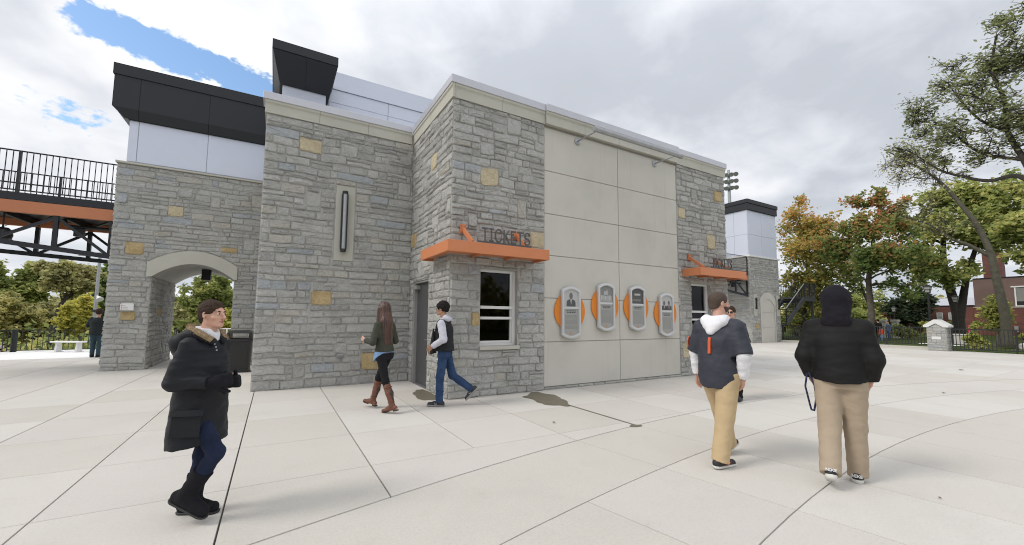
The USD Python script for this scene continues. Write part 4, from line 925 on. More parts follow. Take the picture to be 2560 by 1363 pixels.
obj('front_wall', bx(BX, -14.0, -.3, BX + .59, 12.28, 2.93), BR, bb); obj('string_course', bx(BX - .03, -14.0, 2.933, BX + .58, 12.28, 3.0), PANELC, bb)
obj('chimney', bx(BX + 1.2, 10.3, 6.06, BX + 2.5, 11.6, 8.9), BR, bb)
obj('roof', hull([(BX + 2, 12.5, 3.24), (BX + 2, 17.8, 3.24), (BX + 12, 12.5, 3.24), (BX + 12, 17.8, 3.24), (BX + 5, 13, 4.2), (BX + 5, 17.4, 4.2), (BX + 9, 13, 4.2), (BX + 9, 17.4, 4.2)]), COPING, bb)
for k, (y, dk) in enumerate(((16.5, 1), (15.75, 1), (14.8, 0), (13.9, 0))):
    w = obj('window', cat(bx(BX - .05, y - .24, 1.72, BX - .002, y + .24, 1.78), bx(BX - .05, y - .24, 2.40, BX - .002, y + .24, 2.46), bx(BX - .05, y - .24, 1.781, BX - .002, y - .19, 2.399), bx(BX - .05, y + .19, 1.781, BX - .002, y + .24, 2.399)), WHITEP, bb)
    obj('pane', bx(BX - .02, y - .188, 1.782, BX - .004, y + .188, 2.398), DARK if dk else PRINTL, w)
    obj('glazing_bar', cat(bx(BX - .035, y - .187, 2.08, BX - .021, y + .187, 2.11)), WHITEP, w)
w = obj('window', cat(bx(BX + .52, 8.0, 3.05, BX + .598, 9.55, 3.13), bx(BX + .50, 7.9, 4.95, BX + .598, 9.75, 5.07), bx(BX + .53, 9.45, 3.131, BX + .598, 9.55, 4.949)), WHITEP, bb)
obj('pane', bx(BX + .57, 8.0, 3.55, BX + .595, 9.448, 4.948), INKL, w); obj('pane', bx(BX + .57, 8.0, 3.132, BX + .595, 9.448, 3.54), DARK, w)
obj('utility_box', bx(BX - .2, 9.4, .5, BX - .01, 9.65, 1.1), PRINTG, bb)
# park odds and ends
STN = plain('pale_block', (.52, .50, .47), .85, bump=.004, bscale=30, var=.1, vscale=3)
for x, y, w, h, lab in ((38.9, 8.0, 1.05, .62, 'long pale stone block seat behind the right fence'),):
    t = thing('stone_bench', lab, 'seat', (x, y, 0), 0)
    obj('block', bx(-.25, -w / 2, 0, .25, w / 2, h, .02), STN, t); obj('slab', bx(-.30, -w / 2 - .04, h + .003, .30, w / 2 + .04, h + .07, .015), STN, t)
obj0 = struct('park_path', hull([(34.8, 8.6, .005), (36.5, 7.6, .005), (38.0, 9.3, .02), (37.2, 9.9, .02), (34.8, 8.6, .03), (36.5, 7.6, .03), (38.0, 9.3, .045), (37.2, 9.9, .045)]), BRIGHT)
for k, (y, lab) in enumerate(((14.35, 'left one of two pale stone gate piers far in the park'), (13.55, 'right one of two pale stone gate piers far in the park'))):
    t = thing('stone_pier', lab, 'pillar', (46.0, y, 0)); obj('shaft', bx(-.2, -.2, 0, .2, .2, 1.42, .02), STN, t); obj('cap', bx(-.26, -.26, 1.423, .26, .26, 1.62, .03), STN, t)
def boulder(x, y, r, seed, lab):
    s = trimesh.creation.icosphere(3); v = s.vertices * (1 + .5 * (meshkit.fbm(s.vertices * 1.6 + seed, 3, seed)[:, None] - .5)); v = v * [r, r * 1.1, r * .7] + [x, y, r * .4]
    tag(obj('boulder', (v, s.faces), STN, smooth=True), lab, 'boulder')
boulder(35.6, 5.0, .36, 4, 'rounded pale boulder on the lawn at the right edge')

# ------------------------------------------------------------------ trees
def leaf_mat(name, stops, trans=.42):
    n = {'geo': ('geometry', {}), 'n': ('noise_texture', {'scale': .42, 'detail': 3.0, 'roughness': .6}), 'mx': ('mix_float', {'fac': .55}), 'at': ('attribute', {'attribute': 'rnd'}),
         'r': ('rgb_ramp', {'ramp': stops}), 'd': ('principled_bsdf', {'roughness': .7, 'specular_ior_level': .2}), 't': ('translucent_bsdf', {}), 'm': ('mix_closure', {'fac': trans})}
    return mat(name, n, [('geo.position', 'n.vector'), ('n.fac', 'mx.a'), ('at.fac', 'mx.b'), ('mx.result', 'r.fac'), ('r.color', 'd.base_color'), ('r.color', 't.color'), ('d.BSDF', 'm.closure1'), ('t.BSDF', 'm.closure2')], 'm.closure')
def bark(name, c): return plain(name, c, .95, bump=.02, bscale=14, var=.35, vscale=5)
BARKD, BARKG, BARKO = bark('bark_dark', (.045, .038, .032)), bark('bark_grey', (.12, .105, .085)), bark('bark_olive', (.085, .080, .058))
LF = {'maple_gold': [(.22, (0.151, 0.202, 0.025)), (.40, (0.322, 0.322, 0.036)), (.52, (0.564, 0.403, 0.044)), (.66, (0.666, 0.322, 0.044)), (.85, (0.720, 0.242, 0.051))],
      'maple_red': [(.22, (0.105, 0.178, 0.031)), (.40, (0.209, 0.282, 0.042)), (.52, (0.356, 0.335, 0.053)), (.62, (0.628, 0.251, 0.062)), (.80, (0.720, 0.167, 0.073))],
      'olive': [(.25, (0.143, 0.195, 0.041)), (.45, (0.287, 0.352, 0.062)), (.6, (0.469, 0.496, 0.091)), (.8, (0.704, 0.599, 0.131))],
      'locust': [(.25, (.16, .19, .055)), (.5, (.26, .30, .09)), (.7, (.36, .38, .14)), (.9, (.44, .43, .19))],
      'dull': [(.25, (0.214, 0.220, 0.077)), (.45, (0.392, 0.374, 0.128)), (.62, (0.606, 0.551, 0.178)), (.8, (0.720, 0.711, 0.214))],
      'tan': [(.25, (0.214, 0.228, 0.068)), (.45, (0.428, 0.400, 0.102)), (.62, (0.696, 0.588, 0.160)), (.8, (0.720, 0.720, 0.240))],
      'green': [(.25, (0.074, 0.146, 0.031)), (.5, (0.164, 0.265, 0.046)), (.7, (0.302, 0.377, 0.064)), (.85, (0.454, 0.429, 0.088))],
      'yellow': [(.25, (0.217, 0.264, 0.019)), (.45, (0.496, 0.480, 0.031)), (.6, (0.713, 0.620, 0.031)), (.8, (0.750, 0.682, 0.046))],
      'lime': [(.25, (0.155, 0.202, 0.023)), (.5, (0.388, 0.419, 0.046)), (.7, (0.589, 0.574, 0.078)), (.85, (0.698, 0.589, 0.124))],
      'pine': [(.25, (0.031, 0.053, 0.028)), (.5, (0.059, 0.090, 0.043)), (.75, (0.101, 0.132, 0.062))]}
dull_ = lambda c, a=.20: tuple(x * (1 - a) + a * (.35 * c[0] + .55 * c[1] + .10 * c[2]) for x in c)
LF = {k: leaf_mat('leaves_' + k, [(p, dull_(c)) for p, c in v]) for k, v in LF.items()}
def scatter_leaves(P, rs, size, flat=0.5, aspect=1.5):
    n = len(P)
    d = rs.normal(size=(n, 3)); d[:, 2] *= flat; d /= np.linalg.norm(d, axis=1, keepdims=True)
    q = rs.normal(size=(n, 3)); e = np.cross(d, q); e /= np.linalg.norm(e, axis=1, keepdims=True)
    s = size * rs.uniform(.6, 1.35, (n, 1)); a, b = d * s * aspect / 2, e * s / 2
    m = np.cross(d, e) * s * .15
    v = np.stack([P - a, P - b * .9 + m, P + a, P + b * .9 + m], 1).reshape(-1, 3)
    k = np.arange(n)[:, None] * 4
    return v, np.vstack([k + [0, 1, 2], k + [0, 2, 3]])
def twig_mesh(A, M, B, r=(.014, .010, .005)):
    Q = np.stack([A, M, B], 1); d = B - A; d /= np.linalg.norm(d, axis=1, keepdims=True) + 1e-9
    s = np.cross(d, [.31, .52, .79]); s /= np.linalg.norm(s, axis=1, keepdims=True) + 1e-9; t = np.cross(d, s)
    v = np.stack([Q + np.array(r)[None, :, None] * (math.cos(a) * s + math.sin(a) * t)[:, None] for a in (0, 2.094, 4.189)], 2)   # n, ring, corner
    n = len(A); o = np.arange(n)[:, None] * 9; F = []
    for q in (0, 1):
        for k in range(3): a, b = q * 3 + k, q * 3 + (k + 1) % 3; F += [o + [a, b, b + 3], o + [a, b + 3, a + 3]]
    return v.reshape(-1, 3), np.vstack(F)
def tree(name, label, spec, leaves, brk, r0, nleaf, size, seed, group=None, catname='tree', extra=(), nbr=None, twigs=5, spread=.42, flat=.5, aspect=1.5, sparse=0.0, wind=None, limb_r=.35, taper=.35, topturn=0.0, rmin=.022):
    rs = np.random.RandomState(seed); tk = np.array(spec['trunk'], float); bl = spec['blobs']
    base = tk[0].copy(); t = thing(name, label, catname, base, 0, group)
    tk = tk - base
    def smooth(p, n=5):
        p = np.asarray(p, float)
        if len(p) < 3: return np.array([p[0] + (p[-1] - p[0]) * s for s in np.linspace(0, 1, n)])
        s = np.linspace(0, len(p) - 1, (len(p) - 1) * n + 1); i = np.clip(s.astype(int), 0, len(p) - 2); f = (s - i)[:, None]
        P = np.vstack([2 * p[0] - p[1], p, 2 * p[-1] - p[-2]])
        a, b, c, d = P[i], P[i + 1], P[i + 2], P[i + 3]
        return .5 * (2 * b + (c - a) * f + (2 * a - 5 * b + 4 * c - d) * f ** 2 + (3 * b - a - 3 * c + d) * f ** 3)
    main = smooth(tk); L = len(main)
    rad = np.linspace(1, taper, L) * r0; rad[0] *= 1.45; rad[1] *= 1.12
    wood = [tube(main, rad, 10)]
    limbs = [(main, rad)]
    for ex, er in extra:
        m = smooth(np.array(ex, float) - base); rr = np.linspace(1, .3, len(m)) * er; wood.append(tube(m, rr, 8)); limbs.append((m, rr))
    tips, P = [], []
    if bl:
        vol = np.array([r ** 2 for _, r in bl]); nbr = nbr or max(14, int(7 * len(bl)))
        allp = np.vstack([m for m, _ in limbs]); allr = np.concatenate([r for _, r in limbs])
        zcut = allp[:, 2] > max(tk[:, 2].min(), np.percentile(allp[:, 2], 35)) - 1e-6
        cand, cr_ = allp[zcut], allr[zcut]
        for i in rs.choice(len(bl), nbr, p=vol / vol.sum()):
            c, r = np.array(bl[i][0]) - base, bl[i][1]
            d = rs.normal(size=3); d /= np.linalg.norm(d); e = c + d * r * rs.uniform(.35, .95)
            sc = np.linalg.norm(cand - e, axis=1) + .8 * np.clip(cand[:, 2] - e[2] + .3, 0, None)
            j = np.argsort(sc)[rs.randint(0, min(4, len(sc)))]
            p0 = cand[j]; mid = (p0 + e) / 2 + rs.normal(size=3) * .10 * np.linalg.norm(e - p0) + [0, 0, .06 * np.linalg.norm(e - p0)]
            s = np.linspace(0, 1, 7)[:, None]; br = (1 - s) ** 2 * p0 + 2 * s * (1 - s) * mid + s ** 2 * e
            br[1:-1] += rs.normal(size=(5, 3)) * .03 * np.linalg.norm(e - p0)
            rr = max(rmin, min(cr_[j] * .45, r0 * limb_r)); R = np.linspace(rr, .012, 7); wood.append(tube(br, R, 5, False))
            if rs.rand() < .5: cand = np.vstack([cand, br[2:5]]); cr_ = np.concatenate([cr_, R[2:5]])
            for _ in range(twigs):
                a = br[rs.randint(3, 7)]; dd = rs.normal(size=3); dd /= np.linalg.norm(dd)
                if wind is not None: dd = dd * .6 + wind * .8
                ln = r * rs.uniform(.3, .75); b = a + dd * ln; m = (a + b) / 2 + rs.normal(size=3) * .12 * ln
                tips.append((a, m, b, r))
        wood.append(twig_mesh(*[np.array([x[q] for x in tips]) for q in range(3)]))
        tips = [x for x in tips if rs.rand() >= sparse]
        w = np.array([x[3] for x in tips]); k = rs.choice(len(tips), nleaf, p=w / w.sum()); u = rs.beta(2, 1.2, nleaf)[:, None]
        A, M, B = (np.array([x[q] for x in tips])[k] for q in range(3)); rr = w[k][:, None]
        P = (1 - u) ** 2 * A + 2 * u * (1 - u) * M + u ** 2 * B + np.clip(rs.normal(size=(nleaf, 3)), -1.6, 1.6) * rr * spread * .45 * [1, 1, .75]
        tone = .62 * rs.rand(nleaf) + .38 * rs.rand(len(tips))[k]; tone = tone[P[:, 2] > .15]; P = P[P[:, 2] > .15]; hz = (P[:, 2] - P[:, 2].min()) / (np.ptp(P[:, 2]) + 1e-6); tone = np.clip(tone + topturn * (hz - .78), 0, 1)
        obj('crown', scatter_leaves(P, rs, size, flat, aspect), LF[leaves], t, rnd=np.repeat(tone, 4))
    obj('trunk', cat(*wood), brk, t, smooth=True)
    return t
TR_T1 = {'trunk': [[41.99, 18.79, -0.21], [42.07, 18.61, 3.01], [42.23, 18.25, 6.69], [42.29, 18.1, 10.42]], 'blobs': [([42.06, 18.62, 11.44], 1.71), ([41.7, 16.93, 9.74], 1.45), ([42.61, 19.83, 9.23], 1.76), ([40.51, 17.17, 7.15], 1.95), ([42.86, 16.71, 8.02], 1.45), ([41.78, 19.26, 5.64], 1.88), ([41.72, 16.86, 5.08], 1.77), ([42.5, 20.07, 2.68], 1.72), ([41.47, 17.48, 2.61], 1.6), ([44.84, 17.13, 6.01], 1.68), ([41.76, 19.3, 0.8], 1.3), ([44.67, 17.57, 1.94], 1.48)]}
TR_T2 = {'trunk': [[39.85, 13.27, -0.15], [39.9, 13.12, 2.2], [39.89, 13.14, 4.69], [40.0, 12.8, 7.17], [40.02, 12.75, 9.06]], 'blobs': [([39.75, 13.56, 11.14], 0.91), ([40.19, 12.21, 11.19], 0.94), ([41.4, 11.63, 10.91], 0.89), ([39.47, 14.35, 9.31], 1.31), ([39.06, 12.45, 8.88], 1.39), ([41.37, 11.74, 8.72], 1.41), ([39.27, 14.9, 7.41], 1.48), ([37.94, 12.68, 6.35], 1.36), ([39.41, 11.32, 6.0], 1.49), ([40.34, 14.88, 5.18], 1.25), ([41.62, 10.8, 6.42], 1.37), ([38.42, 11.14, 3.87], 1.01), ([40.68, 10.44, 4.52], 1.12), ([39.59, 10.64, 3.32], 0.72)]}
TR_T2b = {'trunk': [[41.76, 13.85, 2.88], [41.65, 14.19, 4.2], [41.63, 14.25, 5.53]], 'blobs': []}
TR_T3 = {'trunk': [[48.89, 10.47, -0.01], [48.9, 10.43, 1.97], [48.85, 10.66, 3.64], [48.8, 10.91, 5.34], [48.78, 10.97, 7.05], [48.82, 10.78, 9.77]], 'blobs': [([48.74, 11.14, 11.59], 1.56), ([49.04, 9.76, 11.98], 1.69), ([50.26, 8.68, 11.55], 1.68), ([49.47, 7.27, 11.72], 1.59), ([47.69, 11.27, 9.04], 1.88), ([48.11, 9.29, 9.06], 1.79), ([49.38, 7.83, 8.93], 1.76), ([46.78, 10.74, 6.19], 1.48), ([49.06, 9.63, 6.56], 1.33), ([48.47, 12.28, 7.9], 1.4), ([49.58, 6.46, 9.01], 1.7), ([49.28, 13.15, 10.3], 1.65)]}
TR_T3s = {'trunk': [[48.92, 10.33, 1.8], [48.98, 10.05, 3.61], [49.04, 9.74, 5.25], [49.16, 9.15, 7.5], [49.29, 8.41, 9.36]], 'blobs': []}
TR_T3r = {'trunk': [[45.7, 5.27, 0.32], [45.73, 5.02, 4.37], [45.69, 5.34, 7.17]], 'blobs': [([45.58, 6.22, 6.73], 1.42), ([45.53, 6.58, 5.05], 1.0), ([45.68, 5.44, 8.31], 1.69), ([45.52, 6.64, 8.53], 1.31)]}
TR_T4 = {'trunk': [[35.54, 5.75, 0.1], [35.53, 5.77, 2.06], [35.51, 5.93, 3.89], [35.48, 6.08, 5.52], [35.41, 6.51, 7.24], [35.3, 7.05, 8.56], [35.13, 7.86, 10.25], [34.88, 8.91, 11.57], [34.55, 10.12, 12.86]], 'blobs': []}
TR_T4a = {'trunk': [[35.48, 6.11, 5.29], [35.34, 6.88, 6.05], [35.21, 7.49, 6.48], [35.0, 8.42, 7.57], [34.69, 9.61, 8.3]], 'blobs': [([34.93, 8.72, 11.78], 1.3), ([34.75, 9.4, 12.51], 1.2), ([35.08, 8.09, 10.56], 1.27), ([34.93, 8.71, 8.65], 1.15), ([35.19, 7.6, 7.43], 1.11), ([34.68, 9.65, 11.23], 1.2)]}
TR_T5 = {'trunk': [[26.86, 2.72, 0.82], [26.86, 2.76, 3.17], [26.85, 2.81, 5.43], [26.83, 3.0, 6.96]], 'blobs': [([26.79, 3.39, 14.28], 0.88), ([26.7, 3.99, 13.34], 0.9), ([27.79, 3.41, 12.82], 1.08), ([26.52, 5.07, 12.94], 0.79), ([25.65, 4.25, 11.49], 1.02), ([26.41, 5.62, 12.02], 0.86), ([26.77, 3.5, 10.56], 1.13), ([25.6, 4.56, 10.01], 1.05), ([26.29, 6.14, 11.85], 0.7), ([26.25, 6.33, 10.72], 0.88), ([26.44, 5.49, 9.85], 0.97), ([26.15, 6.71, 11.06], 0.52), ([26.17, 6.64, 9.83], 0.75), ([26.68, 4.14, 8.85], 0.84), ([26.8, 3.26, 9.42], 1.01), ([26.56, 4.85, 8.43], 0.65), ([27.87, 2.68, 12.62], 1.21), ([26.88, 2.55, 9.65], 1.31), ([26.37, 5.79, 8.8], 0.6)]}
TR_limbA = {'trunk': [[26.82, 3.1, 6.98], [26.75, 3.67, 7.65], [26.63, 4.43, 7.64], [26.49, 5.22, 8.07], [26.37, 5.81, 8.51], [26.23, 6.41, 9.27]], 'blobs': []}
TR_limbB = {'trunk': [[26.84, 2.91, 6.1], [26.78, 3.43, 8.27], [26.74, 3.77, 9.61], [26.73, 3.79, 11.05], [26.7, 4.04, 12.44], [26.73, 3.84, 14.0]], 'blobs': []}
TR_limbC = {'trunk': [[26.78, 3.43, 8.27], [26.66, 4.26, 8.71], [26.57, 4.8, 9.24], [26.47, 5.34, 10.18], [26.34, 5.93, 10.97]], 'blobs': []}
TR_limbD = {'trunk': [[26.74, 3.77, 9.61], [26.62, 4.5, 10.43], [26.53, 5.02, 11.58], [26.47, 5.34, 12.49]], 'blobs': []}
TR_P1 = {'trunk': [[54.06, 14.61, -0.12], [54.13, 14.35, 2.41]], 'blobs': [([54.14, 14.31, 3.19], 0.86), ([54.26, 13.86, 1.64], 0.85), ([53.9, 15.2, 1.63], 0.87), ([54.13, 14.37, 2.02], 0.98)]}
TR_PC = {'trunk': [[59.89, 16.04, -0.5], [59.9, 15.99, 3.38]], 'blobs': [([59.95, 15.82, 3.81], 1.3), ([59.6, 17.07, 2.96], 1.32), ([60.18, 14.93, 4.0], 0.94), ([59.41, 17.73, 2.07], 1.25), ([59.93, 15.91, 2.08], 1.29)]}
TR_Y = {'trunk': [[36.46, 6.32, -0.06], [36.48, 6.2, 1.61], [36.48, 6.19, 2.31]], 'blobs': [([36.48, 6.2, 2.55], 0.56), ([36.44, 6.42, 1.97], 0.47), ([36.51, 6.02, 1.85], 0.51), ([36.54, 5.84, 1.27], 0.33), ([36.44, 6.43, 1.26], 0.42), ([36.5, 6.07, 1.04], 0.32), ([36.41, 6.59, 2.32], 0.24)]}
TR_S1 = {'trunk': [[32.38, 6.35, -0.1], [32.4, 6.29, 0.53]], 'blobs': [([32.39, 6.33, 0.32], 0.3), ([32.35, 6.53, 0.52], 0.26), ([32.43, 6.13, 0.29], 0.25), ([32.39, 6.3, 0.85], 0.26), ([32.4, 6.27, 1.34], 0.19)]}
TR_S2 = {'trunk': [[43.26, 12.4, 0.08], [43.28, 12.34, 0.96]], 'blobs': [([43.27, 12.37, 0.8], 0.58), ([43.16, 12.72, 0.38], 0.38), ([43.39, 11.95, 0.41], 0.44)]}
TR_S3 = {'trunk': [[50.43, 12.7, 0.21], [50.45, 12.62, 1.27]], 'blobs': [([50.44, 12.64, 1.27], 0.5), ([50.44, 12.63, 0.56], 0.5)]}
TR_S4 = {'trunk': [[50.79, 11.17, 0.09], [50.8, 11.1, 0.95]], 'blobs': [([50.75, 11.35, 1.12], 0.69), ([50.84, 10.92, 0.62], 0.68), ([50.96, 10.34, 0.97], 0.54), ([50.76, 11.28, 0.26], 0.55)]}
TR_S5 = {'trunk': [[39.61, 5.6, 0.42], [39.61, 5.57, 0.91]], 'blobs': [([39.6, 5.67, 0.54], 0.34), ([39.56, 5.9, 0.46], 0.24)]}
TR_BG1 = {'trunk': [[53.93, 26.3, -0.41], [53.97, 26.21, 2.03]], 'blobs': [([54.23, 25.68, 1.55], 1.7), ([55.25, 23.4, 0.63], 1.65), ([55.95, 21.67, 1.13], 1.84), ([56.45, 20.32, 1.6], 1.81), ([58.59, 20.27, 2.99], 2.09), ([59.05, 21.95, 3.51], 2.17), ([57.3, 17.81, 1.19], 1.3)]}
TR_L1 = {'trunk': [[-16.76, 47.11, -2.21], [-16.86, 47.07, -0.18], [-16.82, 47.08, 1.71]], 'blobs': [([-17.57, 46.81, 4.5], 1.0), ([-16.86, 47.07, 5.21], 0.96), ([-16.05, 47.35, 4.97], 0.97), ([-17.86, 46.7, 3.23], 1.08), ([-16.75, 46.05, 2.93], 0.99), ([-16.04, 46.3, 3.6], 0.94), ([-18.62, 46.4, 4.1], 1.21)]}
TR_L2 = {'trunk': [[-14.37, 43.7, -1.99], [-14.31, 43.72, -0.08], [-14.06, 43.8, 2.02], [-13.69, 43.92, 2.94]], 'blobs': [([-13.81, 43.88, 4.78], 0.98), ([-14.35, 43.7, 4.12], 0.91), ([-13.07, 44.1, 4.22], 0.88), ([-13.61, 44.99, 3.47], 0.82), ([-12.84, 45.21, 4.64], 0.81), ([-14.14, 43.77, 5.36], 0.67), ([-15.21, 44.47, 5.21], 0.67)]}
TR_L3 = {'trunk': [[-14.08, 37.44, -1.41], [-14.11, 37.43, 0.18]], 'blobs': [([-14.35, 37.34, 1.65], 0.83), ([-13.73, 37.57, 1.16], 0.75), ([-14.09, 37.44, 2.15], 0.69), ([-13.29, 37.73, 1.41], 0.64), ([-14.74, 37.18, 1.16], 0.84), ([-13.39, 37.69, 0.53], 0.56), ([-14.13, 37.42, 0.55], 0.63)]}
TR_L4 = {'trunk': [[-10.46, 36.53, -1.49], [-10.65, 36.48, 0.16], [-10.82, 36.43, 1.44]], 'blobs': [([-10.88, 36.41, 2.46], 0.51), ([-11.1, 36.34, 1.94], 0.51), ([-10.58, 36.5, 1.7], 0.56), ([-11.3, 36.28, 1.31], 0.5), ([-10.78, 36.44, 0.93], 0.56), ([-10.44, 36.54, 2.21], 0.47), ([-11.1, 36.34, 0.68], 0.45)]}
TR_L5 = {'trunk': [[-12.95, 50.36, -2.7], [-13.14, 50.31, 1.07], [-13.32, 50.27, 3.23]], 'blobs': [([-13.43, 50.24, 5.04], 1.09), ([-13.9, 50.11, 3.92], 1.01), ([-12.89, 50.38, 3.62], 1.02), ([-13.42, 50.24, 2.15], 1.07), ([-13.72, 50.16, 1.07], 0.89), ([-13.3, 50.27, 6.15], 0.73), ([-12.86, 50.38, 1.07], 0.94)]}
TR_L6 = {'trunk': [[-6.6, 49.56, -2.92], [-6.72, 49.55, 0.33], [-6.77, 49.54, 2.65]], 'blobs': [([-7.01, 49.51, 4.19], 1.17), ([-6.11, 49.63, 4.63], 1.19), ([-4.99, 49.75, 4.5], 1.2), ([-7.53, 49.43, 3.01], 1.15), ([-5.71, 49.67, 3.07], 1.27), ([-4.12, 49.83, 3.53], 1.21), ([-6.55, 49.57, 1.49], 1.09), ([-4.36, 49.81, 1.91], 1.0)]}
TR_L7 = {'trunk': [[-2.95, 35.88, -1.78], [-3.0, 35.87, 0.07], [-3.04, 35.87, 1.22]], 'blobs': [([-3.06, 35.87, 1.65], 0.49), ([-3.19, 35.86, 0.99], 0.43), ([-2.81, 35.89, 0.87], 0.44), ([-3.06, 35.87, 0.22], 0.37), ([-2.77, 35.89, 1.51], 0.41)]}
TR_L8 = {'trunk': [[-25.01, 65.38, -3.56], [-25.31, 65.27, 0.9]], 'blobs': [([-25.31, 65.27, 0.9], 2.57), ([-23.23, 66.03, 0.91], 2.66), ([-20.96, 66.79, 0.91], 2.77), ([-18.47, 67.52, 0.92], 2.88), ([-15.76, 68.2, 0.92], 3.0), ([-12.01, 68.96, 0.94], 3.14), ([-8.71, 69.46, 0.95], 3.27), ([-4.19, 69.87, 0.96], 3.43), ([-23.62, 65.89, -1.28], 1.75), ([-21.1, 66.74, -1.38], 1.83), ([-18.65, 67.47, -1.46], 1.9), ([-10.24, 69.25, -1.72], 2.13), ([-5.9, 69.75, -1.83], 2.23), ([-27.21, 64.5, 0.9], 2.47)]}
lb = lambda *s: [(TR[x]['trunk'], r) for x, r in s]
TR = {k[3:]: v for k, v in list(globals().items()) if k.startswith('TR_')}
tree('maple_tree', 'golden orange maple behind the outside stair', TR['T1'], 'maple_gold', BARKD, .26, 14000, .20, 1, topturn=.55)
tree('maple_tree', 'tall maple with grey forked trunk and red leaf clusters at the top', TR['T2'], 'maple_red', BARKG, .27, 12500, .19, 2, topturn=.60, extra=lb(('T2b', .12)))
tree('shade_tree', 'broad olive green tree with dark trunk forking into thick limbs, right of the lamps', TR['T3'], 'olive', BARKD, .42, 15000, .24, 3, extra=lb(('T3s', .30)))
tree('shade_tree', 'dark green tree hanging in over the right edge beside the brick wall', TR['T3r'], 'olive', BARKD, .30, 4500, .24, 4)
tree('leaning_tree', 'leaning grey trunk tree with half bare thin branches spreading left', TR['T4'], 'dull', BARKO, .38, 0, .1, 5, extra=lb(('T4a', .17))) if False else None
_t4 = dict(trunk=TR['T4']['trunk'], blobs=TR['T4a']['blobs'])
tree('leaning_tree', 'leaning grey trunk tree with half bare thin branches spreading left', _t4, 'dull', BARKO, .235, 1300, .10, 5, extra=lb(('T4a', .11)), taper=.10, nbr=95, twigs=7, sparse=.25, spread=.5)
tree('locust_tree', 'big locust with feathery leaves and dark limbs reaching in from the right', TR['T5'], 'locust', BARKD, .28, 7600, .080, 6, extra=lb(('limbA', .10), ('limbB', .12), ('limbC', .075), ('limbD', .06)), nbr=190, rmin=.013, twigs=9, spread=.45, flat=.35, aspect=2.2, sparse=.12, wind=np.array([-.45, .75, .25]), limb_r=.13)
tree('pine_tree', 'dark blue green pine before the low brick wall', TR['PC'], 'pine', BARKD, .16, 5200, .20, 7, aspect=2.4)
tree('young_tree', 'young yellow green sapling behind the right fence', TR['Y'], 'lime', BARKG, .07, 2600, .12, 8, group=None)
tree('shrub', 'leafy yellowing shrub against the right fence', TR['S1'], 'lime', BARKG, .03, 2000, .11, 9, catname='shrub')
tree('shrub', 'rounded green shrub at the low brick wall left of the pillar', TR['S2'], 'olive', BARKG, .05, 1500, .15, 10, catname='shrub')
tree('shrub', 'narrow yellow green shrub rising just behind the pillar cap', TR['S3'], 'lime', BARKG, .04, 900, .14, 11, catname='shrub')
tree('shrub', 'spreading green shrub at the foot of the dark forked trunk', TR['S4'], 'olive', BARKG, .05, 2200, .16, 12, catname='shrub')
tree('shrub', 'low green shrub on the lawn at the right edge', TR['S5'], 'lime', BARKG, .05, 900, .11, 13, catname='shrub')
tree('backdrop_tree', 'dark green tree filling the gap between stair and maple trunk', TR['BG1'], 'olive', BARKD, .25, 9000, .30, 14)
tree('broadleaf_tree', 'dull green tree farthest left under the footbridge', TR['L1'], 'olive', BARKD, .20, 8500, .22, 21)
tree('broadleaf_tree', 'brownish tree with dark slanting trunk under the footbridge', TR['L2'], 'dull', BARKD, .24, 7500, .20, 22, sparse=.15)
tree('broadleaf_tree', 'pale tan green bushy tree behind the left end post', TR['L3'], 'tan', BARKG, .14, 8500, .19, 23)
tree('broadleaf_tree', 'small bright yellow and green tree beside the grey light pole', TR['L4'], 'yellow', BARKG, .10, 5200, .17, 24)
tree('broadleaf_tree', 'dark green tree behind the grey light pole', TR['L5'], 'green', BARKD, .18, 7000, .22, 25)
tree('broadleaf_tree', 'green tree framed by the arch opening', TR['L6'], 'olive', BARKD, .20, 8500, .21, 26)
tree('broadleaf_tree', 'bright yellow sapling seen through the arch by the bin', TR['L7'], 'yellow', BARKG, .07, 3600, .13, 27)
# far wood: one mass nobody could count
rsf = np.random.RandomState(99); Pf = []
for c, r in TR['L8']['blobs']:
    q = rsf.normal(size=(2600, 3)); q /= np.linalg.norm(q, axis=1, keepdims=True); Pf.append(np.array(c) + q * r * rsf.uniform(.5, 1.05, (2600, 1)) * [1.4, 1.4, 1])
Pf = np.vstack(Pf); Pf = Pf[Pf[:, 2] > -1.6]
tag(obj('far_wood', scatter_leaves(Pf, rsf, .42), LF['dull'], rnd=np.repeat(rsf.rand(len(Pf)), 4)), 'dark tangled wood in the distance behind the railing trees', 'wood', kind='stuff')
far2 = []
for k in range(46):
    c = np.array([96 + rsf.uniform(0, 30), -45 + k * 3.2, 2.0]); q = rsf.normal(size=(700, 3)); q /= np.linalg.norm(q, axis=1, keepdims=True); far2.append(c + q * rsf.uniform(.6, 1.0, (700, 1)) * [5, 4, rsf.uniform(2.5, 5)])
for k in range(26):  # unseen trees added behind the camera to darken the window reflections
    c = np.array([-40 + k * 3.6, -34 + rsf.uniform(-4, 4), 3.0]); q = rsf.normal(size=(420, 3)); q /= np.linalg.norm(q, axis=1, keepdims=True); far2.append(c + q * rsf.uniform(.4, 1.0, (420, 1)) * [3.5, 3, rsf.uniform(3, 5)])
far2 = np.vstack(far2); far2 = far2[far2[:, 2] > -.1]
tag(obj('far_trees', scatter_leaves(far2, rsf, .6), LF['tan'], rnd=np.repeat(rsf.rand(len(far2)), 4)), 'hazy belt of autumn trees on the skyline beyond the park, with unseen trees added behind the camera for dark window reflections', 'wood', kind='stuff')
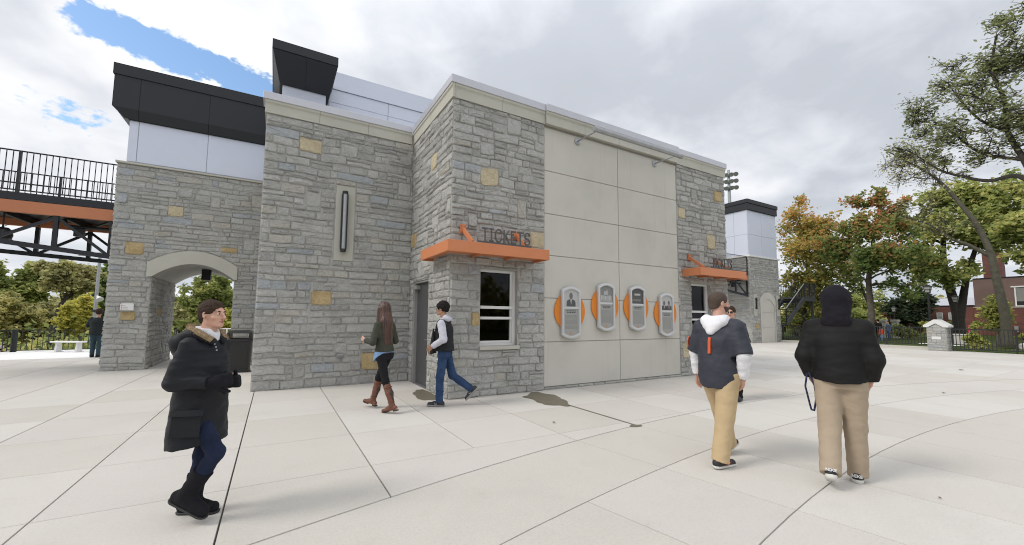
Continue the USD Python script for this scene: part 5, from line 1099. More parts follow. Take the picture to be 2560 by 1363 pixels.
# undergrowth below the left terrace
Pu = np.column_stack([rsf.uniform(-30, 10, 22000), rsf.uniform(30, 48, 22000), np.zeros(22000)]); Pu[:, 2] = terrain_z(Pu[:, 0], Pu[:, 1]) + rsf.gamma(2, .35, 22000)
tag(obj('undergrowth', scatter_leaves(Pu, rsf, .24), LF['olive'], rnd=np.repeat(rsf.rand(len(Pu)), 4)), 'rough undergrowth below the trees beyond the railing', 'undergrowth', kind='stuff')
# fallen leaves
DRY = plain('dry_leaf', (.16, .085, .035), .8)
for x, y, s, lab in ((18.4, 3.95, .11, 'curled brown fallen leaf lying alone on the right of the plaza'), (3.55, 4.85, .035, 'small brown leaf on the slab below the plaques'), (12.2, 2.9, .06, 'pale tan fallen leaf to the right of the hooded man'), (.92, 2.35, .03, 'tiny yellowed leaf near the bottom edge left of centre'), (4.95, 1.25, .022, 'small dark leaf right of the hooded man at the front')):
    r = np.random.RandomState(int(x * 10)); a = np.linspace(0, 2 * np.pi, 11)[:-1]; rr = s * (.6 + .4 * np.cos(a * 2.5) ** 2)
    v = np.column_stack([x + rr * np.cos(a) * .9, y + rr * np.sin(a) * .55, .012 + .25 * s * np.abs(np.sin(a))]); v = np.vstack([v, [[x, y, .008]]])
    f = np.array([[k, (k + 1) % 10, 10] for k in range(10)])
    tag(obj('fallen_leaf', (v, f), DRY), lab, 'leaf')
# ------------------------------------------------------------------ people: soft bodies from blended shapes, meshed with surface nets
class Soft:
    def __init__(s, lo, hi, h):
        s.h, s.lo = h, np.array(lo, float)
        n = np.ceil((np.array(hi) - lo) / h).astype(int) + 1
        s.ax = [s.lo[i] + h * np.arange(n[i]) for i in range(3)]; s.D = np.full(n, 1.0, np.float32)
    def _do(s, fn, mn, mx, k, neg=False):
        m = k + 3.5 * s.h; sl = []
        for i in range(3):
            a = max(0, int((mn[i] - m - s.lo[i]) / s.h)); b = min(len(s.ax[i]), int((mx[i] + m - s.lo[i]) / s.h) + 2)
            if b <= a: return
            sl.append(slice(a, b))
        sl = tuple(sl)
        P = np.stack(np.meshgrid(*[s.ax[i][sl[i]] for i in range(3)], indexing='ij'), -1).astype(np.float32)
        d = fn(P); a = s.D[sl]
        if neg:
            h = np.clip(.5 - .5 * (a + d) / max(k, 1e-6), 0, 1); s.D[sl] = a * (1 - h) - d * h + k * h * (1 - h)
        else:
            h = np.clip(.5 + .5 * (a - d) / max(k, 1e-6), 0, 1); s.D[sl] = a * (1 - h) + d * h - k * h * (1 - h)
    def cap(s, p, q, r1, r2=None, k=.02, neg=False, sc=None):
        p, q = np.array(p, np.float32), np.array(q, np.float32); r2 = r1 if r2 is None else r2
        def fn(P):
            X, a, b = P - p, q - p, None
            t = np.clip((X @ a) / max(float(a @ a), 1e-9), 0, 1)
            e = X - t[..., None] * a
            if sc is not None: e = e / np.array(sc, np.float32)
            return np.linalg.norm(e, axis=-1) - (r1 + (r2 - r1) * t)
        R = max(r1, r2) * (max(sc) if sc is not None else 1)
        s._do(fn, np.minimum(p, q) - R, np.maximum(p, q) + R, k, neg)
    def path(s, pts, rs, k=.02, sc=None):
        for i in range(len(pts) - 1): s.cap(pts[i], pts[i + 1], rs[i], rs[i + 1], k, sc=sc)
    def ell(s, c, r, k=.02, rot=None, neg=False):
        c, r = np.array(c, np.float32), np.array(r, np.float32)
        R = None if rot is None else np.array(rot, np.float32)
        def fn(P):
            X = P - c
            if R is not None: X = X @ R
            k0 = np.linalg.norm(X / r, axis=-1); k1 = np.linalg.norm(X / (r * r), axis=-1) + 1e-9
            return k0 * (k0 - 1) / k1
        m = np.full(3, r.max()) if R is not None else r
        s._do(fn, c - m, c + m, k, neg)
    def loft(s, st, k=.02, neg=False):
        """stations (z, cx, cy, rx, ry) bottom to top: a soft elliptical column"""
        st = np.array(sorted(st), float)
        def fn(P):
            z = np.clip(P[..., 2], st[0, 0], st[-1, 0]); f = [np.interp(z, st[:, 0], st[:, i]) for i in range(1, 5)]
            X, Y = P[..., 0] - f[0], P[..., 1] - f[1]
            k0 = np.sqrt((X / f[2]) ** 2 + (Y / f[3]) ** 2); k1 = np.sqrt((X / f[2] ** 2) ** 2 + (Y / f[3] ** 2) ** 2) + 1e-9
            d = k0 * (k0 - 1) / k1; d = np.where(k0 < .25, -np.minimum(f[2], f[3]) * .75, d)
            e = np.abs(P[..., 2] - z)
            return np.where(e > 0, np.sqrt(np.maximum(d, 0) ** 2 + e ** 2) + np.minimum(d, 0) * (e == 0), np.maximum(d, np.maximum(st[0, 0] - P[..., 2], P[..., 2] - st[-1, 0])))
        mn = [(st[:, 1] - st[:, 3]).min(), (st[:, 2] - st[:, 4]).min(), st[0, 0]]; mx = [(st[:, 1] + st[:, 3]).max(), (st[:, 2] + st[:, 4]).max(), st[-1, 0]]
        s._do(fn, mn, mx, k, neg)
    def cut(s, n, p):
        """remove what lies on the side of p that n points to"""
        n = np.array(n, float); n /= np.linalg.norm(n)
        X, Y, Z = np.meshgrid(*s.ax, indexing='ij', sparse=True)
        s.D = np.maximum(s.D, ((X - p[0]) * n[0] + (Y - p[1]) * n[1] + (Z - p[2]) * n[2]).astype(np.float32))
    def wrinkle(s, amp, scale, seed=0, octaves=3, zlo=-9, zhi=9):
        m = np.argwhere(np.abs(s.D) < amp + 2.5 * s.h)
        P = np.stack([s.ax[i][m[:, i]] for i in range(3)], 1)
        w = np.clip((P[:, 2] - zlo) / .05, 0, 1) * np.clip((zhi - P[:, 2]) / .05, 0, 1)
        s.D[m[:, 0], m[:, 1], m[:, 2]] += (amp * 2 * (meshkit.fbm(P * np.array(scale) + seed * 7.3, octaves, seed) - .5) * w).astype(np.float32)
    def mesh(s):
        D = s.D; I = D < 0; nx, ny, nz = D.shape
        cs = np.zeros((nx - 1, ny - 1, nz - 1), np.int8)
        for a in (0, 1):
            for b in (0, 1):
                for c in (0, 1): cs += I[a:nx - 1 + a, b:ny - 1 + b, c:nz - 1 + c]
        act = (cs > 0) & (cs < 8); idx = np.full(act.shape, -1, np.int64); A = np.argwhere(act); idx[act] = np.arange(len(A))
        acc, cnt = np.zeros((len(A), 3)), np.zeros(len(A))
        co = [(a, b, c) for a in (0, 1) for b in (0, 1) for c in (0, 1)]
        for p in co:
            for ax in range(3):
                if p[ax]: continue
                q = list(p); q[ax] = 1
                d0 = D[A[:, 0] + p[0], A[:, 1] + p[1], A[:, 2] + p[2]]; d1 = D[A[:, 0] + q[0], A[:, 1] + q[1], A[:, 2] + q[2]]
                x = (d0 < 0) != (d1 < 0); t = np.where(x, d0 / np.where(x, d0 - d1, 1), 0)
                v = np.array(p, float)[None] + np.zeros((len(A), 3)); v[:, ax] = t
                acc[x] += v[x]; cnt[x] += 1
        V = s.lo + s.h * (A + acc / np.maximum(cnt, 1)[:, None]); F = []
        for ax in range(3):
            b, c = (ax + 1) % 3, (ax + 2) % 3
            sl0, sl1 = [slice(None)] * 3, [slice(None)] * 3; sl0[ax] = slice(0, -1); sl1[ax] = slice(1, None)
            E = np.argwhere(I[tuple(sl0)] != I[tuple(sl1)])
            E = E[(E[:, b] > 0) & (E[:, c] > 0) & (E[:, b] < D.shape[b] - 1) & (E[:, c] < D.shape[c] - 1)]
            def cell(db, dc):
                q = E.copy(); q[:, b] += db; q[:, c] += dc; return idx[q[:, 0], q[:, 1], q[:, 2]]
            Q = np.stack([cell(-1, -1), cell(0, -1), cell(0, 0), cell(-1, 0)], 1)
            fl = ~I[E[:, 0], E[:, 1], E[:, 2]]; Q[fl] = Q[fl][:, ::-1]; F.append(Q)
        F = np.vstack(F); F = F[(F >= 0).all(1)]
        # one relaxing pass keeps the voxel steps out of the shading
        nb = np.zeros_like(V); ct = np.zeros(len(V))
        for a, b in ((0, 1), (1, 2), (2, 3), (3, 0)):
            np.add.at(nb, F[:, a], V[F[:, b]]); np.add.at(nb, F[:, b], V[F[:, a]]); np.add.at(ct, F[:, a], 1); np.add.at(ct, F[:, b], 1)
        V = V * .5 + .5 * nb / np.maximum(ct, 1)[:, None]
        return V, F

def cloth(name, col, rough=.85, bump=.0012, bscale=260, var=.10, sheen=.0): return plain(name, col, rough, bump=bump, bscale=bscale, var=var, vscale=7, spec=.2, sheen=sheen)
SKIN = mat('skin', {'geo': ('geometry', {}), 'n': ('noise_texture', {'scale': 18.0, 'detail': 3.0}), 'r': ('rgb_ramp', {'ramp': [(.3, (.46, .25, .18)), (.7, (.55, .33, .25))]}), 'p': ('principled_bsdf', {'roughness': .5, 'specular_ior_level': .35, 'subsurface_weight': .12, 'subsurface_scale': .01})}, [('geo.position', 'n.vector'), ('n.fac', 'r.fac'), ('r.color', 'p.base_color')])
SKINT = plain('skin_tan', (.36, .20, .13), .5, var=.1, vscale=18)
LIP = plain('lips', (.36, .14, .12), .45); EYE = plain('eye_dark', (.03, .022, .018), .2); EYEW = plain('eye_white', (.55, .52, .50), .3)
HAIRD = plain('hair_dark_brown', (.040, .023, .016), .8, spec=.2, bump=.006, bscale=70, var=.4, vscale=30)
HAIRB = plain('hair_black', (.012, .010, .009), .8, spec=.2, bump=.008, bscale=80, var=.4, vscale=30)
HAIRC = plain('hair_cropped_brown', (.060, .038, .028), .75, bump=.004, bscale=120, var=.25, vscale=40)
HAIRL = mat('hair_long_brown', {'geo': ('geometry', {}), 'mp': ('mapping', {'scale': (55, 55, 2.2)}), 'n': ('noise_texture', {'scale': 1.0, 'detail': 3.0}), 'r': ('rgb_ramp', {'ramp': [(.3, (.022, .012, .009)), (.5, (.055, .026, .018)), (.72, (.12, .058, .040))]}), 'b': ('bump', {'strength': 1.0, 'distance': .01}), 'p': ('principled_bsdf', {'roughness': .42, 'specular_ior_level': .5})},
    [('geo.position', 'mp.vector'), ('mp.vector', 'n.vector'), ('n.fac', 'r.fac'), ('r.color', 'p.base_color'), ('n.fac', 'b.height'), ('b.normal', 'p.normal')])
PARKA = cloth('parka_black', (.012, .013, .016), .55, .002, 90); NAVYJ = cloth('navy_shell', (.040, .043, .056), .55, .0015, 80); BLACKJ = cloth('black_jacket', (.0105, .0105, .0105), .7, .002, 70)
VEST = cloth('vest_black', (.013, .013, .015), .45, .001, 90); HOODIE = cloth('hoodie_grey', (.48, .48, .54), .9); WHITEH = cloth('hoodie_white', (.70, .70, .73), .9)
OLIVE = cloth('olive_jacket', (.050, .052, .038), .8); LEGG = cloth('leggings_black', (.009, .009, .011), .8); DENIMD = cloth('dark_denim', (.012, .018, .042), .85, var=.35); DENIM = cloth('blue_denim', (.026, .052, .115), .85, var=.35)
DENIML = cloth('pale_denim', (.17, .28, .46), .85, var=.2); KHAKI = cloth('khaki', (.47, .355, .21), .9, var=.06); KHAKID = cloth('khaki_dark', (.36, .29, .215), .9, var=.06)
LEATH = plain('boot_leather', (.13, .048, .026), .42, bump=.001, bscale=90, var=.3, vscale=9); LEATHD = plain('boot_dark', (.035, .020, .016), .5); SUEDE = cloth('boot_suede', (.011, .011, .014), .95)
SHOEB = plain('shoe_black', (.018, .018, .02), .6, bump=.001, bscale=200); SOLEW = plain('sole_white', (.60, .60, .57), .6); SOLEG = plain('sole_grey', (.25, .25, .25), .7); FURM = plain('fur_tan', (.30, .22, .13), .9, var=.45, vscale=60); WHITET = plain('white_print', (.7, .7, .7), .6)
REDT = plain('red_orange_print', (.55, .09, .03), .6); NAVYL = plain('lanyard_navy', (.012, .013, .05), .6); PINK = cloth('pink_coat', (.50, .03, .12))

def rotx(a): c, s = math.cos(a), math.sin(a); return np.array([[1, 0, 0], [0, c, -s], [0, s, c]])
def rotz(a): c, s = math.cos(a), math.sin(a); return np.array([[c, -s, 0], [s, c, 0], [0, 0, 1]])
class Fig:
    """Joints of a figure that faces +y, x to its own right, feet on z = 0."""
    def __init__(s, H, stout=1.0, legs=((0, 0, 0), (0, 0, 0)), arms=None, lean=0.0, turn=0.0, nod=0.0, sw=.175, handr=.0, curl=.5):
        u = H / 1.75; s.u, s.H, s.stout = u, H, stout; s.hands = []
        s.hip = [np.array([sx * .088 * u * (1 + .25 * (stout - 1)), 0, .90 * u]) for sx in (-1, 1)]
        s.knee, s.ank, s.toe, s.heel, s.foot = [], [], [], [], []
        for i in (0, 1):
            a, bend, pitch = [math.radians(q) for q in legs[i][:3]]; sx = (-1, 1)[i]
            k = s.hip[i] + .42 * u * np.array([.0, math.sin(a), -math.cos(a)]); b = a - bend
            n = k + .405 * u * np.array([0, math.sin(b), -math.cos(b)])
            R = rotz(math.radians(legs[i][3] if len(legs[i]) > 3 else -5 * sx)) @ rotx(pitch)
            s.knee.append(k); s.ank.append(n); s.toe.append(n + R @ np.array([0, .175 * u, -.055 * u])); s.heel.append(n + R @ np.array([0, -.055 * u, -.055 * u])); s.foot.append(R)
        low = min(min(t[2], h[2]) for t, h in zip(s.toe, s.heel)) - .028 * u
        for L in (s.hip, s.knee, s.ank, s.toe, s.heel):
            for q in L: q[2] -= low
        s.pel = (s.hip[0] + s.hip[1]) / 2
        ln = np.array([0, math.sin(lean), math.cos(lean)]); s.ln = ln
        up = lambda z, x=0, y=0: s.pel + ln * (z * u) + np.array([x * u, y * u, 0])
        s.up = up
        s.sh = [up(.485, sx * sw) for sx in (-1, 1)]; s.neck0, s.neck1 = up(.53, 0, -.012), up(.63, 0, .012)
        s.head = up(.745, 0, .025); s.turn, s.nod = turn, nod
        s.HR = rotz(turn) @ rotx(nod)
        arms = arms or (((-.06, -.02, -.28), (-.02, .06, -.25)), ((.06, -.02, -.28), (.02, .06, -.25)))
        s.elb, s.wri, s.fin = [], [], []
        for i in (0, 1):
            e, w = np.array(arms[i][0], float), np.array(arms[i][1], float)
            e, w = e / np.linalg.norm(e) * .285 * u, w / np.linalg.norm(w) * .25 * u
            s.elb.append(s.sh[i] + e); s.wri.append(s.sh[i] + e + w)
            s.fin.append(np.array(arms[i][2], float) if len(arms[i]) > 2 else w / np.linalg.norm(w))
        s.curl = curl; s.hs = 1.0
    def bounds(s, pad=.30):
        P = np.array(s.hip + s.knee + s.ank + s.toe + s.heel + s.sh + s.elb + s.wri + [s.head, s.head + [0, 0, .1]]); return P.min(0) - pad, P.max(0) + pad
    def body(s, h=.0065, face=True, thumbs=(1, -1)):
        lo, hi = s.bounds(.27); lo[2] = -.03; B = Soft(lo, hi, h); u = s.u; st = s.stout
        for i in (0, 1):
            B.cap(s.hip[i], s.knee[i], .078 * u * st, .052 * u, .03); B.cap(s.knee[i], s.ank[i], .052 * u, .036 * u, .02)
            B.cap(s.heel[i] + s.foot[i] @ np.array([0, 0, .020]), s.toe[i] + s.foot[i] @ np.array([0, -.022, .016]), .026 * u, .020 * u, .02); B.cap(s.ank[i], s.heel[i] + [0, 0, .01], .034 * u, .03 * u, .02)
        B.ell(s.up(.05), (.150 * u * st, .105 * u * st, .12 * u), .03); B.ell(s.up(.22), (.140 * u * st, .095 * u * st, .16 * u), .04); B.ell(s.up(.40), (.165 * u * st, .105 * u * st, .14 * u), .04)
        for i in (0, 1):
            B.cap(s.up(.48), s.sh[i], .055 * u, .052 * u, .03); B.cap(s.sh[i], s.elb[i], .050 * u, .038 * u, .02); B.cap(s.elb[i], s.wri[i], .038 * u, .026 * u, .015)
            s.hand(B, i)
        B.cap(s.neck0, s.neck1, .056 * u * (.9 + .1 * st), .052 * u, .02)
        s.headshape(B, face)
        return B.mesh()
    def hand(s, B, i):
        u = s.u; d = s.fin[i] / np.linalg.norm(s.fin[i]); w = s.wri[i]
        side = (-1, 1)[i]; side_v = np.array([side, 0, 0.0])   # palm faces the thigh: knuckle row runs fore and aft
        n = side_v - d * (side_v @ d); n /= np.linalg.norm(n)       # back of the hand looks outwards
        a = np.cross(d, n); a = a if a[1] > 0 or abs(a[1]) < .2 and a[2] > 0 else -a   # towards the thumb
        palm = w + d * .045 * u
        for t in (-.026, -.009, .009, .026): B.cap(w + d * .012 * u + a * t * .7 * u, w + d * .085 * u + a * t * u, .0155 * u, .013 * u, .012)
        for t, L in ((-.030, .062), (-.010, .078), (.010, .082), (.030, .074)):
            c = s.curl; L = L * s.hs; k = w + d * .088 * u + a * t * u
            f1 = d * math.cos(.45 * c) - n * math.sin(.45 * c); f2 = d * math.cos(1.3 * c) - n * math.sin(1.3 * c); f3 = d * math.cos(2.1 * c) - n * math.sin(2.1 * c)
            p1 = k + f1 * L * .45 * u; p2 = p1 + f2 * L * .33 * u; p3 = p2 + f3 * L * .25 * u
            B.path([k, p1, p2, p3], [.0098 * u, .0092 * u, .0086 * u, .0076 * u], .004)
        k = w + d * .028 * u + a * .028 * u; p1 = k + (d * .55 + a * .75 - n * .30) * .040 * u; p2 = p1 + (d * .85 + a * .30 - n * .35) * .034 * u
        B.path([k, p1, p2], [.0145 * u, .0115 * u, .0092 * u], .008)
    def hp(s, x, y, z): return s.head + s.HR @ (np.array([x, y, z]) * s.u)
    def headshape(s, B, face=True):
        u, R = s.u, s.HR
        B.ell(s.hp(0, -.012, .025), (.074 * u, .094 * u, .088 * u), .015, R); B.ell(s.hp(0, .022, -.040), (.058 * u, .068 * u, .075 * u), .025, R)
        B.cap(s.neck1, s.hp(0, -.02, -.03), .050 * u, .055 * u, .02)
        if not face: return
        B.ell(s.hp(0, .074, -.092), (.024 * u, .018 * u, .018 * u), .016, R)                        # chin
        B.cap(s.hp(-.05, .01, -.07), s.hp(-.018, .068, -.098), .016 * u, .013 * u, .018); B.cap(s.hp(.05, .01, -.07), s.hp(.018, .068, -.098), .016 * u, .013 * u, .018)
        B.cap(s.hp(0, .088, .008), s.hp(0, .108, -.030), .0085 * u, .0125 * u, .010); B.ell(s.hp(0, .096, -.036), (.017 * u, .012 * u, .009 * u), .006, R)   # nose
        B.cap(s.hp(-.036, .076, .020), s.hp(.036, .076, .020), .012 * u, .012 * u, .010)               # brow
        for sx in (-1, 1):
            B.ell(s.hp(sx * .031, .090, .000), (.015 * u, .012 * u, .010 * u), .008, R, neg=True)
            B.ell(s.hp(sx * .031, .077, .000), (.0125 * u, .0125 * u, .0115 * u), .003, R)
            B.ell(s.hp(sx * .045, .060, -.030), (.022 * u, .022 * u, .018 * u), .015, R)               # cheek
            B.ell(s.hp(sx * .077, -.006, -.008), (.009 * u, .018 * u, .031 * u), .006, R @ rotz(-sx * .3)); B.ell(s.hp(sx * .084, .002, -.006), (.006 * u, .009 * u, .016 * u), .003, R, neg=True)
        B.ell(s.hp(0, .090, -.058), (.022 * u, .010 * u, .006 * u), .006, R); B.ell(s.hp(0, .087, -.070), (.019 * u, .010 * u, .007 * u), .006, R)
        B.cap(s.hp(-.02, .102, -.0635), s.hp(.02, .102, -.0635), .0035 * u, .0035 * u, .004, neg=True)
    def features(s, t, lid=True, brow=None):
        R, u = s.HR, s.u
        for sx in (-1, 1):
            e = trimesh.creation.icosphere(2); c = s.hp(sx * .031, .0785, -.001)
            w = obj('eye', (np.array(e.vertices) * np.array([.0115, .0118, .0085]) * u @ R.T + c, e.faces), EYEW, t, True)
            obj('iris', (np.array(e.vertices) * np.array([.0058, .0035, .0062]) * u @ R.T + s.hp(sx * .030, .0895, -.001), e.faces), EYE, w, True)
            obj('eyebrow', tube([s.hp(sx * .014, .0905, .016), s.hp(sx * .032, .0885, .0215), s.hp(sx * .050, .072, .016)], [.0035 * u, .0042 * u, .0022 * u], 6), brow or HAIRD, t, True)
        obj('lips', cat(tube([s.hp(-.021, .086, -.0625), s.hp(0, .1005, -.0585), s.hp(.021, .086, -.0625)], [.002 * u, .0052 * u, .002 * u], 6), tube([s.hp(-.019, .086, -.066), s.hp(0, .0985, -.0705), s.hp(.019, .086, -.066)], [.002 * u, .0058 * u, .002 * u], 6)), LIP, t, True)
    def hair(s, thick=.010, h=.006, seed=1, line=.045, back=-.065, amp=.006, scale=55):
        lo, hi = s.head - .17 * s.u, s.head + .19 * s.u; B = Soft(lo, hi, h); R, u = s.HR, s.u
        B.ell(s.hp(0, -.016, .030), ((.076 + thick) * u, (.094 + thick) * u, (.087 + thick) * u), .01, R); B.ell(s.hp(0, -.055, -.035), (.060 * u, .052 * u, .055 * u), .02, R)
        # face opening and ears
        B.ell(s.hp(0, .105, -.045), (.085 * u, .085 * u, (.045 + line + .012) * u), .012, R, neg=True)
        for sx in (-1, 1): B.ell(s.hp(sx * .085, .028, -.038), (.030 * u, .040 * u, .045 * u), .008, R, neg=True)
        B.cut(R @ np.array([0, .35, -1]), s.hp(0, -.05, back)); B.wrinkle(amp, (scale, scale, scale), seed); return B.mesh()
    def trousers(s, h=.009, r=(.098, .075, .062), seed=3, hem=None, flare=0.0, seat=1.0, crease=.012, top=.03):
        lo, hi = s.bounds(.2); hi[2] = s.pel[2] + .26; lo[2] = -.02; B = Soft(lo, hi, h); u = s.u
        B.loft([(s.pel[2] - .07 * u, 0, s.pel[1], .165 * u * s.stout, .115 * u * s.stout * seat), (s.pel[2] + .02 * u, 0, s.pel[1], .172 * u * s.stout, .124 * u * s.stout * seat), (s.pel[2] + .09 * u, s.up(.09)[0], s.up(.09)[1], .150 * u * s.stout, .108 * u * s.stout)], .04)
        for i in (0, 1):
            d = s.ank[i] - s.knee[i]; d /= np.linalg.norm(d); e = s.ank[i] + d * (hem if hem is not None else .035) * u
            B.cap(s.hip[i], s.knee[i], r[0] * u * s.stout, r[1] * u, .045); B.cap(s.knee[i], e, r[1] * u, (r[2] + flare) * u, .03)
        for i in (0, 1):
            d = s.ank[i] - s.knee[i]; d /= np.linalg.norm(d); e = s.ank[i] + d * (hem if hem is not None else .035) * u
            X, Y, Z = np.meshgrid(*B.ax, indexing='ij', sparse=True); near = (np.abs(X - e[0]) < .13) & (np.abs(Y - e[1]) < .16) & (np.abs(Z - e[2]) < .14)
            pl = ((X - e[0]) * d[0] + (Y - e[1]) * d[1] + (Z - e[2]) * d[2]); B.D = np.where(near, np.maximum(B.D, pl), B.D).astype(np.float32)
        B.cut((0, 0, 1), (0, 0, s.pel[2] + top * u)); B.wrinkle(crease, (11, 11, 17), seed, 3); return B.mesh()
    def sleeve(s, B, i, r=(.075, .062, .052), to=1.0, k=.03, over=0.0):
        u = s.u; w = s.elb[i] + (s.wri[i] - s.elb[i]) * to
        B.cap(s.sh[i], s.elb[i], r[0] * u, r[1] * u, k); B.cap(s.elb[i], w, r[1] * u, r[2] * u, .025)
    def endcut(s, B, p, d, rad=.13):
        d = np.array(d) / np.linalg.norm(d); X, Y, Z = np.meshgrid(*B.ax, indexing='ij', sparse=True)
        near = ((X - p[0]) ** 2 + (Y - p[1]) ** 2 + (Z - p[2]) ** 2) < rad ** 2
        B.D = np.where(near, np.maximum(B.D, (X - p[0]) * d[0] + (Y - p[1]) * d[1] + (Z - p[2]) * d[2]), B.D).astype(np.float32)
    def shoes(s, t, mu, ms, h=.006, w=.036, tall=.055, sole=.026, names=('shoe', 'sole'), top=.075):
        for i in (0, 1):
            u, R = s.u, s.foot[i]; a = s.ank[i]
            lo = np.minimum(np.minimum(s.toe[i], s.heel[i]), a) - .10; hi = np.maximum(np.maximum(s.toe[i], s.heel[i]), a) + .12; up = R @ np.array([0, 0, 1.0]); f = R @ np.array([0, 1.0, 0])
            B = Soft(lo, hi, h); z0 = s.heel[i] - up * .028 * u
            B.cap(s.heel[i] + up * .012, s.toe[i] + up * .002 - f * .01, (w + .002) * u, w * u, .02); B.cap(s.heel[i] + up * .03 * u, s.toe[i] - f * .085 * u + up * .028 * u, .036 * u, .030 * u, .02); B.cap(a + up * .02, s.heel[i] + up * .02 + f * .015, .042 * u, .038 * u, .02)
            B.cut(-up, z0 + up * sole); B.cut(up, a + up * (top - .03) * u); m = obj(names[0], B.mesh(), mu, t, True)
            C = Soft(lo, hi, h); C.cap(s.heel[i] + up * -.0, s.toe[i] - up * .0 - f * .006, (w + .007) * u, (w + .006) * u, .01); C.cut(up, z0 + up * (sole + .002)); C.cut(-up, z0); obj(names[1], C.mesh(), ms, m, True)
def place_person(label, x, y, heading, group=None):
    """heading: (hx, hy) the way the figure faces"""
    return thing('person', label, 'person', (x, y, 0.0), math.atan2(-heading[0], heading[1]), group)
S_R = np.array([math.cos(YAW), -math.sin(YAW)]); S_F = np.array([math.sin(YAW), math.cos(YAW)])   # the way to the right / away, for facing

# --- woman in a black parka, left foreground, walking right
F = Fig(1.61, 1.0, legs=((-2, 8, 0, 4), (33, 66, -24, -2)), arms=(((-.05, -.04, -.275), (.13, .20, -.03), (.4, .8, .1)), ((.05, -.065, -.275), (-.06, .24, -.01), (-.25, 1, .2))), lean=.04, turn=-.10, nod=.02, curl=.9); F.hs = .72
W = place_person('woman in a long black parka with fur trimmed hood, dark boots, walking right', -.455, 3.915, S_R * .96 + S_F * -.02)
obj('body', F.body(), SKIN, W, True); F.features(W)
obj('hair', F.hair(.008, seed=2, line=.046, back=-.085, amp=.009, scale=90), HAIRD, W, True)
u = F.u; lo, hi = F.bounds(.3)
B = Soft(lo, hi, .008)
B.loft([(.50 * u, 0, F.pel[1] - .0, .245 * u, .180 * u), (.62 * u, 0, F.pel[1] - .0, .250 * u, .178 * u), (.80 * u, 0, F.pel[1] + .0, .235 * u, .172 * u), (F.up(.13)[2], 0, F.up(.13)[1], .215 * u, .160 * u), (F.up(.33)[2], 0, F.up(.33)[1], .210 * u, .155 * u), (F.up(.46)[2], 0, F.up(.46)[1] - .01, .185 * u, .125 * u), (F.up(.545)[2], 0, F.up(.545)[1] - .01, .10 * u, .085 * u)], .05)
for i in (0, 1): F.sleeve(B, i, (.072, .066, .056), .93, .05); F.endcut(B, F.elb[i] + (F.wri[i] - F.elb[i]) * .95, F.wri[i] - F.elb[i], .10)
B.cut((0, .12, -1), (0, F.pel[1], .595 * u)); B.wrinkle(.011, (9, 9, 13), 5, 3); B.wrinkle(.007, (6, 6, 34), 8, 2, .9)
pk = obj('parka', B.mesh(), PARKA, W, True)
B = Soft(F.up(.48) - [.28, .34, .2], F.up(.60) + [.28, .30, .2], .008)   # hood lying on the back
B.cap(F.up(.50, -.10, -.13), F.up(.50, .10, -.13), .085 * u, .085 * u, .05); B.cap(F.up(.575, -.105, -.07), F.up(.575, .105, -.07), .050 * u, .050 * u, .04); B.cap(F.up(.44, -.03, -.185), F.up(.44, .03, -.185), .062 * u, .062 * u, .05)
B.cap(F.up(.57, .11, -.03), F.up(.52, .06, .095), .045 * u, .030 * u, .03); B.cap(F.up(.57, -.11, -.03), F.up(.52, -.06, .095), .045 * u, .030 * u, .03)
B.ell(F.up(.66, 0, .02), (.075 * u, .085 * u, .12 * u), .02, neg=True); B.wrinkle(.008, (14, 14, 14), 4); obj('hood', B.mesh(), PARKA, pk, True)
rsf = np.random.RandomState(4); ring = [F.up(.53, .075, .10), F.up(.59, .125, .03), F.up(.625, .115, -.055), F.up(.635, .05, -.115), F.up(.635, -.05, -.115), F.up(.625, -.115, -.055), F.up(.59, -.125, .03), F.up(.53, -.075, .10)]
ring = np.array(ring); tt = rsf.uniform(0, len(ring) - 1.001, 5200); i0 = tt.astype(int); base = ring[i0] + (ring[i0 + 1] - ring[i0]) * (tt - i0)[:, None]
dirn = rsf.normal(size=(5200, 3)); dirn[:, 2] += .35; dirn /= np.linalg.norm(dirn, axis=1, keepdims=True); ln = rsf.uniform(.016, .036, (5200, 1)); sd_ = np.cross(dirn, rsf.normal(size=(5200, 3))); sd_ /= np.linalg.norm(sd_, axis=1, keepdims=True)
base = base + dirn * .004; fv = np.stack([base - sd_ * .0026, base + sd_ * .0026, base + dirn * ln], 1).reshape(-1, 3)
fur = cat((fv, np.arange(len(fv)).reshape(-1, 3)), tube(ring, .022, 8)); obj('fur_trim', fur, FURM, pk)
B = Soft(F.up(.45) - [.2, .2, .1], F.up(.66) + [.2, .2, .1], .007); B.loft([(F.up(.50)[2], 0, F.up(.5)[1], .085 * u, .085 * u), (F.up(.575)[2], 0, F.up(.57)[1] + .006, .082 * u, .082 * u), (F.up(.625)[2], 0, F.up(.62)[1] - .008, .088 * u, .082 * u)], .02); B.cap(F.up(.60, -.06, -.06), F.up(.60, .06, -.06), .04, .04, .02)
B.ell(F.up(.70, 0, .05), (.070 * u, .090 * u, .10 * u), .015, neg=True); B.wrinkle(.007, (30, 30, 12), 6); obj('white_hoodie', B.mesh(), WHITEH, W, True)
